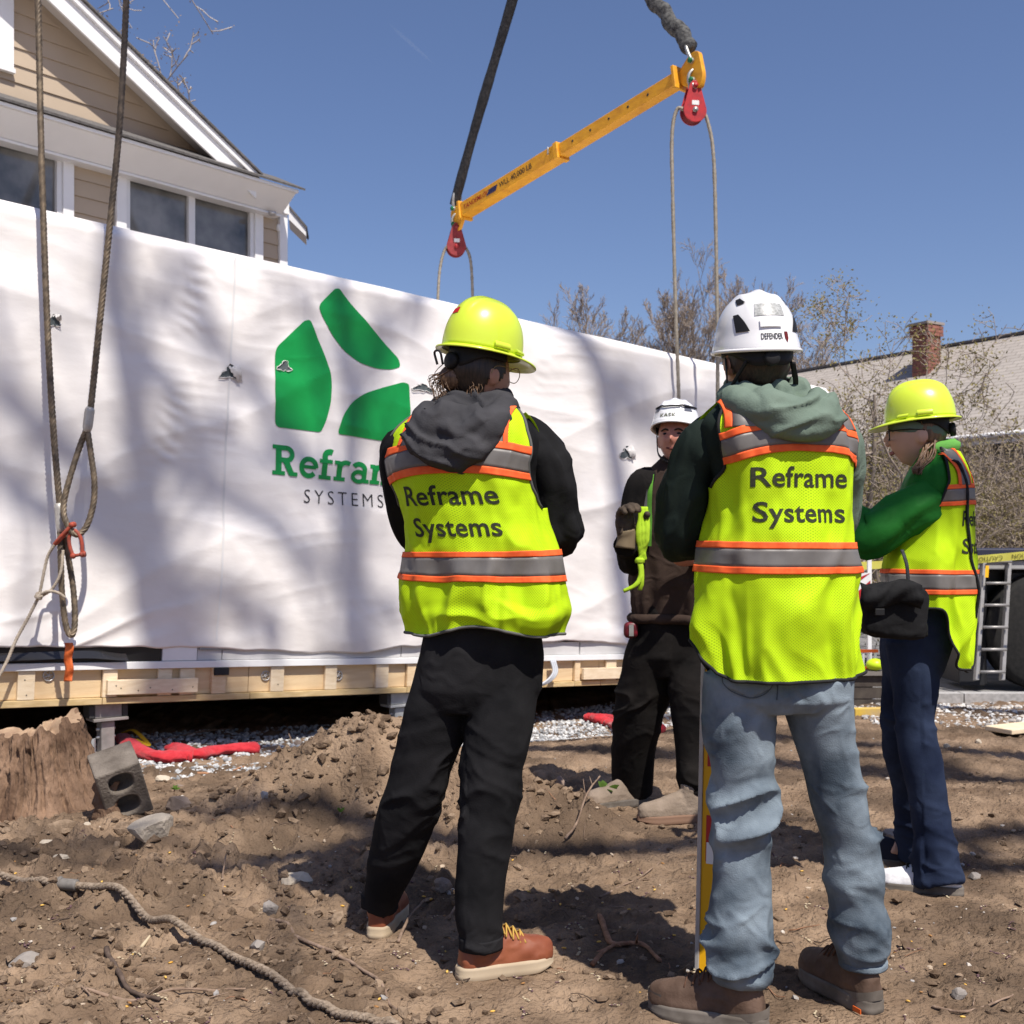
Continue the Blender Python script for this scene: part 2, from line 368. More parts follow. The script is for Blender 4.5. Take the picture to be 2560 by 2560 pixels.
# ---- road far right
asph = mat("asphalt", (0.17, 0.165, 0.16), (0.24, 0.235, 0.23), scale=6, rough=0.9, bump=0.3, bscale=200)
RX0 = 1.6
rd = np.array([[RX0, 9.75], [40, 9.35], [40, 17.2], [RX0 + 3.5, 17.2]])
mk("road", np.column_stack([rd, np.full(4, -0.108)]), [(0, 1, 2, 3)], asph, origin=A(10, 12, -0.108))["kind"] = "structure"
kb = MB()
for i in range(12):
    x0 = RX0 + 0.6 + i * 1.55; kb.add(boxv((x0, 9.63 - 0.0104 * (x0 - RX0), -0.20), (1.54, -0.016, 0), (0, 0.14, 0), (0, 0, 0.16)), BOXF)
o = kb.build("kerb", mat("granite_kerb", (0.30, 0.295, 0.285), (0.42, 0.41, 0.40), scale=30, rough=0.85), smooth=False); tag(o, kind="structure")
gr = MB(); rg = np.random.default_rng(12)
gx = rg.uniform(4.5, 16, 5000); gy = rg.uniform(17.3, 20.5, 5000)
for x, y in zip(gx, gy):
    h = rg.uniform(0.06, 0.16); a = rg.uniform(0, 6.28); dx, dy = 0.02 * math.cos(a), 0.02 * math.sin(a)
    gr.add([(x - dx, y - dy, -0.02), (x + dx, y + dy, -0.02), (x + rg.normal(0, 0.03), y + rg.normal(0, 0.03), h)], [(0, 1, 2)])
tag(gr.build("grass", mat("verge_grass", (0.07, 0.12, 0.03), (0.12, 0.17, 0.05), scale=3, rough=0.8), smooth=False), "strip of short green grass across the road", "grass", kind="stuff")
# ================================================================ wrapped building module
def wrinkle(u, v):
    """out-of-plane relief of the wrap in metres (u along, v up)"""
    u = np.asarray(u, float); v = np.asarray(v, float); p = np.stack([u, v, u * 0], -1)
    big = 0.016 * fbm(np.stack([u * 0.55, v * 0.9, u * 0], -1), 3, 101)
    wx = u + 0.35 * vnoise(p * 0.9, 102); wy = v + 0.25 * vnoise(p * 0.8 + 9, 103)
    swag = 0.010 * ridged(np.stack([wx * 0.55 + wy * 0.45, wy * 2.6 - wx * 0.9, u * 0], -1), 104)
    swag2 = 0.006 * ridged(np.stack([wx * 0.7, wy * 3.6 + wx * 0.5, u * 0], -1), 105)
    fine = 0.0022 * ridged(np.stack([wx * 2.2 + 2 * wy, wy * 13, u * 0], -1), 106) * sstep(0.1, 0.6, vnoise(p * 1.1 + 3, 107))
    ser = 0
    for uc, amp_ in ((1.02, 1.0), (4.1, 0.7), (-0.6, 0.8), (5.9, 0.8)):     # gathered seams where the wrap is stapled to studs
        uu = u - uc - 0.10 * vnoise(np.stack([v * 1.3, v * 0 + uc, v * 0], -1), 110)
        ser = ser + amp_ * 0.0045 * np.exp(-(uu / 0.09) ** 2) * np.sin(2 * np.pi * (v * 11 + uu * 5 + 0.4 * vnoise(p * 5, 111))) * sstep(-0.1, 0.5, vnoise(np.stack([v * 2.3, v * 0 + 7 * uc, v * 0], -1), 112))
    low = 0.014 * sstep(0.75, 0.35, v) * ridged(np.stack([wx * 1.5 + wy * 3, wy * 9 - wx * 1.2, u * 0], -1), 108)
    return big + swag + swag2 + fine + ser + low
def wrap_edge(u):                                            # drooping lower hem of the wrap
    u = np.asarray(u, float)
    return 0.352 - 0.03 * np.sin(u * 1.15 + 0.3) * sstep(0.8, 2.0, u) - 0.045 * np.exp(-((u - 2.35) / 0.55) ** 2) + 0.010 * fbm(np.stack([u * 4, u * 0, u * 0], -1), 3, 120)
def m_pt(u, v, off): return MW(u, v, 0.02 + wrinkle(u, v) + off)

wrapm = mat("white_house_wrap", (0.82, 0.79, 0.765), (0.85, 0.82, 0.795), c3=(0.75, 0.715, 0.68), scale3=1.1, scale=1.5, rough=0.42, bump=0.18, bscale=5, spec=0.35, bdist=0.02, stretch=(1, 1, 2.2))
module = empty("building_module", MW(2.0, 0, -1.8))
tag(module, "long prefabricated building module wrapped in white sheeting with green house logo", "building module")
NU, NV = 640, 190
us = np.linspace(MU0, MU1, NU); tv = np.linspace(0, 1, NV)
UU, TT = np.meshgrid(us, tv)
VV = wrap_edge(UU) + (MH - wrap_edge(UU)) * TT
topc = 0.0 + 0.05 * sstep(MH - 0.10, MH, VV) ** 2            # soft top corner
W3 = m_pt(UU, VV, 0) - topc[..., None] * MN
hem = MW(us, wrap_edge(us) + 0.02, -0.05)                    # folded under
roof_r = [MW(us, np.full(NU, MH + 0.012 + 0.01 * math.sin(k)) + 0.012 * vnoise(np.stack([us * 2, us * 0 + k, us * 0], -1), 130), -0.10 - k * (MDEP - 0.12) / 5) for k in range(6)]
back = MW(us, np.full(NU, 0.3), -MDEP)
allr = np.concatenate([hem[None], W3, np.stack(roof_r), back[None]])
f = gridf(len(allr), NU, False).tolist()
v_all = allr.reshape(-1, 3)
mk("wrap", v_all, f, wrapm, module)
for u_e, nm in ((MU1, 0), (MU0, 1)):                         # end walls
    g = [(a_, b_) for a_ in np.linspace(0.3, MH - 0.01, 30) for b_ in np.linspace(-0.03, -MDEP, 36)]
    g = np.array(g); w_ = 0.012 * fbm(np.stack([g[:, 0] * 2, g[:, 1] * 2, g[:, 0] * 0 + nm], -1), 3, 140)
    q = MW(np.full(len(g), u_e), g[:, 0], g[:, 1]) + (w_ * (1 if nm == 0 else -1))[:, None] * MU
    mk("end_wrap", q, gridf(30, 36, False, flip=nm == 1).tolist(), wrapm, module)
# vertical lap seam of the sheet
lap = np.stack([m_pt(np.full(60, x) + 0.004 * np.sin(np.linspace(0, 9, 60)), np.linspace(0.40, 2.95, 60), 0.0035) for x in (1.33, 1.345)]).reshape(-1, 3)
mk("lap_seam", lap, gridf(2, 60, False).tolist(), mat("seam_tape", (0.72, 0.71, 0.70), rough=0.4), module)

# ---- logo
green = mat("logo_green", (0.005, 0.27, 0.055), (0.006, 0.31, 0.065), scale=6, rough=0.4, spec=0.35)
blackp = mat("logo_black", (0.02, 0.02, 0.02), rough=0.5)
def poly_patch(outline, step=0.05, rnd=0.05):
    """2D outline with rounded corners -> dense triangulated patch (verts2d, faces)"""
    o = np.asarray(outline, float)
    bm = bmesh.new(); vs_ = [bm.verts.new((x, y, 0)) for x, y in o]; bm.faces.new(vs_)
    bmesh.ops.triangulate(bm, faces=bm.faces)
    for _ in range(6):
        es = [e for e in bm.edges if e.calc_length() > step]
        if not es: break
        bmesh.ops.subdivide_edges(bm, edges=es, cuts=1); bmesh.ops.triangulate(bm, faces=bm.faces)
    bm.verts.index_update()
    v = np.array([w.co[:2] for w in bm.verts]); f = [tuple(w.index for w in q.verts) for q in bm.faces]; bm.free(); return v, f
def round_poly(pts, r, arcs=6):
    p = np.asarray(pts, float); out = []
    for i in range(len(p)):
        a, b, c = p[i - 1], p[i], p[(i + 1) % len(p)]
        la, lc = np.linalg.norm(a - b), np.linalg.norm(c - b)
        ri = min(r, la * 0.45, lc * 0.45); s = b + (a - b) / la * ri; e = b + (c - b) / lc * ri
        for t_ in np.linspace(0, 1, arcs): out.append((1 - t_) ** 2 * s + 2 * t_ * (1 - t_) * b + t_ ** 2 * e)
    return np.array(out)
def pxpoly(pts): return [Muv(640 + x / 3.02, 680 + y / 3.02) for x, y in pts]
logo_shapes = [
    [(132, 580), (350, 372), (395, 362), (440, 480), (500, 620), (548, 770), (558, 860), (552, 990), (520, 1110), (478, 1212), (420, 1205), (300, 1190), (132, 1172)],
    [(452, 262), (580, 130), (610, 130), (700, 245), (960, 550), (1060, 662), (1072, 720), (1000, 742), (890, 735), (760, 690), (650, 600), (560, 480), (490, 350)],
    [(608, 1195), (640, 1090), (710, 985), (800, 920), (930, 878), (1090, 835), (1135, 850), (1142, 1060), (1140, 1296), (900, 1272), (610, 1225)]]
for sh in logo_shapes:
    v, f = poly_patch(round_poly(pxpoly(sh), 0.045), 0.05)
    mk("logo_panel", m_pt(v[:, 0], v[:, 1], 0.004), f, green, module)
def stroke(pts, w):
    p = np.asarray(pts, float); t_ = np.gradient(p, axis=0); t_ /= np.linalg.norm(t_, axis=1, keepdims=True) + 1e-9
    n_ = np.stack([-t_[:, 1], t_[:, 0]], -1) * w / 2; q = np.empty((2 * len(p), 2)); q[0::2] = p + n_; q[1::2] = p - n_
    return q, [(2 * i, 2 * i + 1, 2 * i + 3, 2 * i + 2) for i in range(len(p) - 1)]
def seg(*pts, n=7): return np.concatenate([np.stack([np.linspace(a[0], b[0], n), np.linspace(a[1], b[1], n)], -1) for a, b in zip(pts[:-1], pts[1:])])
def arc(cx, cy, rx, ry, a0, a1, n=18):
    a = np.radians(np.linspace(a0, a1, n)); return np.stack([cx + rx * np.cos(a), cy + ry * np.sin(a)], -1)
T_ = 0.15; s_ = 0.10
GLY = {   # slab-serif strokes: (polyline, width)
 'R': (0.70, [(seg((.16, 0), (.16, .74)), T_), (seg((0, .05), (.33, .05)), s_), (seg((0, .69), (.2, .69)), s_), (np.concatenate([seg((.16, .68), (.36, .68)), arc(.36, .53, .15, .15, 90, -90), seg((.36, .38), (.16, .38))]), .12), (seg((.33, .38), (.50, .05)), T_), (seg((.45, .05), (.66, .05)), s_)]),
 'e': (0.56, [(arc(.27, .26, .20, .21, 0, 320, 30), .125), (seg((.1, .27), (.47, .27)), .085)]),
 'f': (0.42, [(np.concatenate([seg((.15, 0), (.15, .56)), arc(.29, .58, .14, .13, 180, 60, 12)]), T_), (seg((0, .05), (.34, .05)), s_), (seg((0, .46), (.36, .46)), s_)]),
 'r': (0.47, [(seg((.15, 0), (.15, .5)), T_), (seg((0, .05), (.32, .05)), s_), (seg((0, .46), (.15, .46)), s_), (arc(.33, .31, .18, .17, 170, 55, 12), .12)]),
 'a': (0.56, [(np.concatenate([arc(.24, .36, .16, .12, 160, 20, 12), seg((.4, .38), (.4, .02))]), .13), (seg((.37, .05), (.54, .05)), s_), (arc(.24, .155, .165, .125, 0, 360, 24), .11)]),
 'm': (0.86, [(seg((.14, 0), (.14, .5)), T_), (seg((0, .46), (.14, .46)), s_), (np.concatenate([arc(.29, .32, .13, .14, 170, 0, 14), seg((.42, .32), (.42, 0))]), .13), (np.concatenate([arc(.57, .32, .13, .14, 170, 0, 14), seg((.70, .32), (.70, 0))]), .13), (seg((0, .05), (.28, .05)), s_), (seg((.32, .05), (.54, .05)), s_), (seg((.6, .05), (.84, .05)), s_)])}
u0, v0 = Muv(674, 1186); u1, v1 = Muv(1048, 1222); em = (u1 - u0) / 4.45 * 1.16
x = u0; sl = (v1 - v0) / (u1 - u0) * 0.55
hcap = Muv(700, 1112)[1] - Muv(700, 1187)[1]
sc = hcap / 0.74; wsc = (Muv(967, 1200)[0] - u0) / (0.70 + .56 + .42 + .47 + .56 + .55)
for ch in "Reframe":
    adv, strokes = GLY[ch]; mb = MB()
    for k, (pl, w_) in enumerate(strokes):
        if abs(pl[0, 1] - pl[-1, 1]) < 1e-6 and w_ == s_:       # wider ends: leave as is
            pass
        q, f = stroke(pl, w_)
        uu = x + q[:, 0] * wsc; vv = v0 + sl * (uu - u0) + q[:, 1] * sc
        mb.add(m_pt(uu, vv, 0.004 + 0.0007 * k), f)
    mb.build("logo_letter", green, module); x += adv * wsc
tv_, tf_ = text_geo("SYSTEMS", 1.0, -0.012, 1.38, 2, 'LEFT')
ua, va = Muv(752, 1257); ub, vb = Muv(952, 1270)
wx_ = (ub - ua) / tv_[:, 0].max(); hs = (Muv(760, 1222)[1] - Muv(760, 1256)[1]) / tv_[:, 1].max()
uu = ua + tv_[:, 0] * wx_; vv = va + (vb - va) / (ub - ua) * (uu - ua) + tv_[:, 1] * hs
mk("logo_caption", m_pt(uu, vv, 0.004), tf_, blackp, module)

# ---- tears in the wrap
hole_m = mat("tear_hole", (0.07, 0.085, 0.09), (0.11, 0.13, 0.135), scale=30, rough=0.8)  # dark patch laid on the sheet; the hole's shade is in its colour
frayed = mat("torn_wrap_underside", (0.62, 0.60, 0.57), (0.74, 0.72, 0.69), scale=40, rough=0.7)
def tear(px, py, wpx, hpx, seed, flap=1.0):
    uc, vc = Muv(px, py); k = abs(Muv(px + 50, py)[0] - uc) / 50; kv = abs(Muv(px, py + 50)[1] - vc) / 50
    r_ = np.random.default_rng(seed); a_ = np.linspace(0, 2 * np.pi, 22, endpoint=False)
    rad = 1 + 0.25 * r_.uniform(-1, 1, 22); tri = 0.75 + 0.25 * np.cos(3 * (a_ - 1.57))
    ou = uc + wpx * k / 2 * np.cos(a_) * rad * tri; ov = vc + hpx * kv / 2 * np.sin(a_) * rad * tri
    v, f = poly_patch(np.stack([ou, ov], -1), 0.03); mk("tear", m_pt(v[:, 0], v[:, 1], 0.005), f, hole_m, module)
    # curled flap: a strip hanging off the right edge and standing out from the sheet
    if flap < .35: flap_n = 0
    else: flap_n = 1
    fl = MB(); n_ = 12; rows = []
    for i in range(n_):
        s = i / (n_ - 1); c_u = uc + wpx * k * (0.05 + 0.3 * s); c_v = vc + hpx * kv * (0.42 - 0.85 * s * flap); wd = wpx * k * (0.34 * (1 - s) ** 0.7 + 0.06)
        row = [m_pt(c_u + wd * (j / 5 - 0.5), c_v + wd * 0.35 * (j / 5 - 0.5) + 0.006 * r_.normal(), 0.008 + 0.034 * math.sin(math.pi * min(1, s * 0.8 + 0.1)) * (0.35 + 0.65 * j / 5)) for j in range(6)]
        rows.append(np.array(row).reshape(6, 3))
    fl.add(np.concatenate(rows), gridf(n_, 6, False))
    if flap_n: fl.build("torn_flap", frayed, module)
    # white frayed rim of the hole
    rim = m_pt(np.append(ou, ou[0]), np.append(ov, ov[0]), 0.009) + r_.normal(0, 0.003, (23, 3))
    vv_, ff_ = sweep(rim, r_.uniform(0.0012, 0.0035, 23), 5); mk("frayed_rim", vv_, ff_, wrapm, module)
tear(572, 935, 62, 44, 1); tear(707, 918, 42, 32, 2, 0.3); tear(1562, 1134, 42, 40, 3, 0.9); tear(1050, 972, 60, 22, 4, 0.2); tear(128, 806, 40, 40, 5, 0.4)

# ---- floor structure under the wrap
osb = mat("rim_board_wood", (0.62, 0.45, 0.26), (0.70, 0.53, 0.32), scale=3, rough=0.7, bump=0.2, bscale=30, stretch=(1, 1, 12))
pine = mat("pine_lumber", (0.66, 0.48, 0.28), (0.76, 0.59, 0.38), scale=4, rough=0.65, bump=0.2, bscale=25, stretch=(3, 3, 14))
pine2 = mat("pine_lumber_pale", (0.68, 0.54, 0.36), (0.77, 0.64, 0.46), scale=4, rough=0.65, bump=0.2, bscale=25, stretch=(3, 3, 14))
platew = mat("bottom_plate_wood", (0.50, 0.36, 0.17), (0.60, 0.45, 0.24), scale=4, rough=0.7, stretch=(3, 3, 14))
sillw = mat("white_sill_membrane", (0.74, 0.74, 0.73), (0.80, 0.80, 0.79), scale=5, rough=0.5)
stripk = mat("black_membrane", (0.012, 0.012, 0.013), rough=0.3, spec=0.5)
flashg = mat("grey_flashing", (0.20, 0.22, 0.235), (0.25, 0.27, 0.285), scale=5, rough=0.45)
sheath = mat("grey_sheathing", (0.50, 0.49, 0.48), (0.58, 0.57, 0.56), scale=5, rough=0.7)
rubber = mat("black_rubber", (0.02, 0.02, 0.022), rough=0.6)
galv = mat("galvanised_washer", (0.55, 0.55, 0.55), rough=0.4, metal=0.7)
def mbox(name, u0, u1, v0, v1, w0, w1, m, bev=0.003, parent=module):
    return mk(name, np.array([MW(a, b, c) for c in (w0, w1) for a, b in ((u0, v0), (u1, v0), (u1, v1), (u0, v1))]).reshape(-1, 3),
              [(0, 3, 2, 1), (4, 5, 6, 7), (0, 1, 5, 4), (1, 2, 6, 5), (2, 3, 7, 6), (3, 0, 4, 7)], m, parent, False, bevel=bev)
ux = lambda px: Muv(px, 1700)[0]
u = MU0
for k, e in enumerate((ux(-300), ux(258), ux(626), ux(1018), ux(1437), 4.9, 6.5, MU1)):   # plate and rim boards, butt-jointed
    mbox("bottom_plate", u + 0.002, e - 0.002, 0.0, 0.040, -0.20, 0.004, platew)
    mbox("rim_board", u + 0.002, e - 0.002, 0.0425, 0.215, -0.055, -0.028, osb)
    u = e
for a_, b_ in ((-200, -160), (45, 88), (258, 294), (395, 430), (450, 487), (530, 565), (677, 710), (813, 842), (940, 971), (1018, 1040), (1150, 1178), (1290, 1316), (1437, 1450), (1515, 1540)):
    mbox("blocking", ux(a_), ux(b_), 0.0425, 0.213, -0.0265, 0.0, pine if (a_ // 7) % 2 else pine2)
mbox("nailed_plank", ux(265), ux(490), 0.060, 0.152, 0.0025, 0.036, pine2)
mbox("nailed_plank", ux(1452), ux(1700), 0.055, 0.15, 0.0025, 0.036, pine2)
mbox("sill_strip", MU0, MU1, 0.2165, 0.262, -0.045, 0.016, sillw)
mbox("floor_deck", MU0 + 0.05, MU1 - 0.05, 0.12, 0.30, -MDEP + 0.05, -0.07, platew)
mbox("membrane_strip", MU0, ux(400), 0.2645, 0.365, -0.05, 0.002, stripk)
mbox("sheathing_panel", ux(402), ux(488), 0.2645, 0.40, -0.05, 0.010, sillw)
mbox("sheathing_panel", ux(491), ux(552), 0.2645, 0.37, -0.05, -0.004, sheath)
mbox("sheathing_panel", ux(554), ux(1000), 0.2645, 0.37, -0.05, -0.004, sheath)
mbox("sheathing_panel", ux(1002), ux(1446), 0.2645, 0.37, -0.05, -0.004, sheath)
mbox("sheathing_panel", ux(1449), MU1, 0.2645, 0.37, -0.05, -0.004, sheath)
mbox("flashing", ux(493), ux(800), 0.333, 0.352, -0.002, 0.012, flashg)
mbox("rubber_pad", ux(533), ux(569), 0.165, 0.2145, 0.0015, 0.020, rubber)
# loose black membrane sagging over the strip
un = np.linspace(MU0, ux(310), 60)
mk("loose_membrane", np.concatenate([MW(un, 0.325 + 0.012 * np.sin(un * 2.1) - 0.02 * sstep(ux(200), ux(310), un), 0.010 + 0.02 * k + 0.006 * np.sin(un * 7 + k)) - A(0, 0, 0.022 * k) for k in range(3)]), gridf(3, 60, False).tolist(), mat("black_poly_film", (0.02, 0.02, 0.022), rough=0.18, spec=0.6), module)
for px in (125, 668, 850):
    uc, vc = Muv(px, 1690); mb = MB()
    a_ = np.linspace(0, 2 * np.pi, 25)
    v, f = sweep(MW(uc + 0.032 * np.cos(a_), vc + 0.032 * np.sin(a_), np.full(25, -0.022)), 0.004, 6); mb.add(v, f)
    for k in range(3):
        b_ = k * math.pi / 3 + 0.3; v, f = sweep(np.array([MW(uc - 0.03 * math.cos(b_), vc - 0.03 * math.sin(b_), -0.022), MW(uc + 0.03 * math.cos(b_), vc + 0.03 * math.sin(b_), -0.022)]).reshape(2, 3), 0.003, 6); mb.add(v, f)
    mb.build("spoked_washer", galv, module)
nl = MB()
for px, py in ((285, 1713), (297, 1719), (340, 1725), (370, 1718), (425, 1723), (476, 1716), (62, 1700), (66, 1738), (695, 1711)):
    uc, vc = Muv(px, py); v, f = ellipsoid(MW(uc, vc, 0.037 if 265 < px < 490 else 0.001), 0.004, 0.004, 0.004, 8, 5); nl.add(v, f)
nl.build("nail_heads", rubber, module)["kind"] = "stuff"
# conduit loop by the black-clad legs
ca_, cb_ = Muv(1372, 1650), Muv(1346, 1715); mb = MB()
for k in range(3):
    v, f = sweep(spline([MW(ca_[0] + 0.02 * k, ca_[1], 0.03), MW(ca_[0] + 0.02 * k - 0.01, ca_[1] - 0.1, 0.07), MW(cb_[0] + 0.02 * k, cb_[1] + 0.03, 0.06), MW(cb_[0] - 0.15, cb_[1] - 0.02, 0.02)], 20), 0.010, 8); mb.add(v, f)
mb.build("conduit", mat("grey_conduit", (0.45, 0.47, 0.5), rough=0.4), module)

# ---- steel jack posts below it
steel = mat("weathered_steel", (0.24, 0.22, 0.205), (0.34, 0.31, 0.29), scale=12, rough=0.6, metal=0.3, bump=0.2, bscale=40)
darks = mat("dark_steel", (0.05, 0.05, 0.05), rough=0.6, metal=0.3)
def jack_post(px, hx_, lab, m_ = steel):
    u_ = ux(px); base = MW(u_, 0, -0.10); gz = float(zt(A(base[0]), A(base[1]), False)[0]); top = base[2] - 0.004
    o = empty("jack_post", (base[0], base[1], gz)); tag(o, lab, "jack post", "steel posts carrying the module")
    b = base.copy(); w_ = 0.052; h = top - gz
    rz = math.atan2(MT[1], MT[0])
    zc = lambda a_, c_: A(b[0], b[1], gz + (a_ + c_) / 2)
    mk("head_bracket", cbox(zc(h - 0.085, h), 0.17, 0.10, 0.085, rz), BOXF, m_, o, False, bevel=0.004)
    mk("head_plate", cbox(zc(h - 0.105, h - 0.0875) + A(*(MT[:2] * 0.01), 0), 0.22, 0.14, 0.0175, rz), BOXF, m_, o, False, bevel=0.002)
    mk("side_clamp", cbox(zc(h - 0.085, h) + 0.105 * MT, 0.035, 0.11, 0.08, rz), BOXF, darks, o, False, bevel=0.004)
    mk("side_clamp", cbox(zc(h - 0.085, h) - 0.105 * MT, 0.035, 0.11, 0.08, rz), BOXF, darks, o, False, bevel=0.004)
    mk("base_plate", cbox(zc(-0.01, 0.012), 0.20, 0.20, 0.022, rz), BOXF, m_, o, False, bevel=0.003)
    mk("column", cbox(zc(0.0125, h - 0.11), 0.085, 0.085, h - 0.1225, rz), BOXF, m_, o, False, bevel=0.006)
    for k in (0, 1):
        mk("bolt", *cyl(zc(h - 0.16 - 0.05 * k, h - 0.16 - 0.05 * k) - 0.06 * MT, zc(h - 0.16 - 0.05 * k, h - 0.16 - 0.05 * k) + 0.06 * MT, 0.009, 8), galv, o)
    return o
jack_post(282, 0, "rusty steel jack post under the timber rim beside the tree stump")
jack_post(1012, 0, "steel jack post under the module behind the dirt mound", mat("grey_post_steel", (0.36, 0.37, 0.37), (0.45, 0.46, 0.46), scale=10, rough=0.5, metal=0.3))
jack_post(1960, 0, "grey steel jack post seen between the blue jeans legs", MATS["grey_post_steel"])
# concrete footing wall in the shade below the module
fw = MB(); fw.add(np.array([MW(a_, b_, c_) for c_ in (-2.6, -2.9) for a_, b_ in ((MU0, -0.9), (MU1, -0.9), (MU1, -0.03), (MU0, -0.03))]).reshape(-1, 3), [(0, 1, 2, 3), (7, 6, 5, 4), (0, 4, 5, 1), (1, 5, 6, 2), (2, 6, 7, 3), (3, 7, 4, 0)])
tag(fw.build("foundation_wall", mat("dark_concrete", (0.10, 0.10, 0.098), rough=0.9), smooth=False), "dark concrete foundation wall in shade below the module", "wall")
# ================================================================ tan house behind the module
HO = P(718, 497, 15.0); HT = norm(A(0.641, 0.768, 0)); HN = A(HT[1], -HT[0], 0)
def HP(px, py, w=0.0):
    return on_plane(px, py, HO + w * HN, HN)
def Huv(px, py, w=0.0):
    q = HP(px, py, w) - HO; return float(np.dot(q, HT)), float(q[2])
def HW(u, v, w=0.0): return HO + u * HT + A(0, 0, v) + w * HN
siding = mat("tan_siding", (0.43, 0.345, 0.255), (0.46, 0.37, 0.275), scale=2, rough=0.7)
white = mat("white_trim_paint", (0.78, 0.775, 0.77), (0.82, 0.815, 0.81), scale=3, rough=0.45)
shing = mat("dark_shingles", (0.09, 0.085, 0.08), (0.15, 0.14, 0.135), scale=25, rough=0.9, bump=0.5, bscale=60)
glass = mat("window_glass", (0.05, 0.052, 0.052), (0.24, 0.235, 0.22), scale=1.7, rough=0.05, spec=0.8)  # pale blotches in the colour stand in for reflections on the panes
sash = mat("vinyl_sash", (0.74, 0.74, 0.74), rough=0.4)
interior = mat("dark_interior", (0.03, 0.03, 0.032), rough=0.9)
house = empty("tan_house", HW(-2.2, -HO[2], -2)); tag(house, "tan clapboard house with white trim and steep gable behind the wrapped module", "house")
def hbox(name, u0, u1, v0, v1, w0, w1, m, parent=house, bev=0.004):
    v = np.array([HW(a_, b_, c_) for c_ in (w0, w1) for a_, b_ in ((u0, v0), (u1, v0), (u1, v1), (u0, v1))])
    return mk(name, v, [(0, 3, 2, 1), (4, 5, 6, 7), (0, 1, 5, 4), (1, 2, 6, 5), (2, 3, 7, 6), (3, 0, 4, 7)], m, parent, False, bevel=bev)
UL, VB = -6.6, -HO[2]                                          # left end, ground level
u_c = Huv(716, 560)[0]                                         # corner
wall_v1 = Huv(700, 503)[1]
mk("wall", np.array([HW(a_, b_, c_) for c_ in (-7.0, -0.13) for a_, b_ in ((UL, VB), (u_c - 0.02, VB), (u_c - 0.02, wall_v1), (UL, wall_v1))]), [(0, 3, 2, 1), (4, 5, 6, 7), (0, 1, 5, 4), (1, 2, 6, 5), (2, 3, 7, 6), (3, 0, 4, 7)], siding, house, False)
# windows on the lower wall
wins = [(325, 625, 441, 513), (-190, 142, 290, 383)]
win_rects = []
for xa, xb, ya, yb in wins:
    ua_, va_ = Huv(xa, ya); ub_, vb_ = Huv(xb, yb); win_rects.append((ua_, ub_, (va_ + vb_) / 2, (va_ + vb_) / 2 - 1.35))
EXP = abs(Huv(640, 607)[1] - Huv(640, 571)[1])                 # clapboard exposure from the photo
EXP = 0.185
v = wall_v1 - 0.02; r_ = np.random.default_rng(3)
def clap(u0, u1, vtop, vbot):
    q = np.array([HW(u0, vbot, 0.0), HW(u1, vbot, 0.0), HW(u1, vtop, -0.018), HW(u0, vtop, -0.018), HW(u0, vbot, -0.028), HW(u1, vbot, -0.028)])
    mk("clapboard", q, [(0, 1, 2, 3), (0, 4, 5, 1)], siding, house, False)
while v > -2.6:
    spans = [(UL, u_c - 0.13)]
    for a_, b_, t_, bt in win_rects:
        if v > bt - 0.12 and v - EXP < t_ + 0.12:
            ns = []
            for s0, s1 in spans:
                lo_, hi_ = a_ - 0.19, b_ + 0.19
                if lo_ > s0: ns.append((s0, min(s1, lo_)))
                if hi_ < s1: ns.append((max(s0, hi_), s1))
            spans = [s for s in ns if s[1] - s[0] > 0.03]
    for s0, s1 in spans: clap(s0, s1, v, v - EXP + 0.002)
    v -= EXP
hbox("corner_board", u_c - 0.125, u_c, -2.6, wall_v1 - 0.002, -0.028, 0.028, white)
for a_, b_, t_, bt in win_rects:
    w = hbox("window", a_, b_, bt, t_, -0.10, -0.06, interior, house, 0)
    for nm, (c0, c1, d0, d1, wz) in dict(top_casing=(a_ - 0.185, b_ + 0.185, t_ + 0.045, t_ + 0.16, 0.035), left_casing=(a_ - 0.185, a_ - 0.06, bt, t_ + 0.043, 0.032), right_casing=(b_ + 0.06, b_ + 0.185, bt, t_ + 0.043, 0.032)).items():
        hbox("casing", c0, c1, d0, d1, -0.03, wz, white, w)
    hbox("frame", a_ - 0.058, b_ + 0.058, t_ + 0.0, t_ + 0.043, -0.055, 0.006, sash, w)
    hbox("frame", a_ - 0.058, a_ - 0.0, bt, t_ - 0.002, -0.055, 0.006, sash, w); hbox("frame", b_, b_ + 0.058, bt, t_ - 0.002, -0.055, 0.006, sash, w)
    mid = Huv(480, 475)[0] if a_ > -4 else (a_ + b_) / 2
    hbox("mullion", mid - 0.045, mid + 0.045, bt, t_ - 0.002, -0.055, 0.002, sash, w)
    for c0, c1 in ((a_ + 0.002, mid - 0.047), (mid + 0.047, b_ - 0.002)):
        hbox("pane", c0, c1, bt, t_ - 0.004, -0.052, -0.046, glass, w, 0)
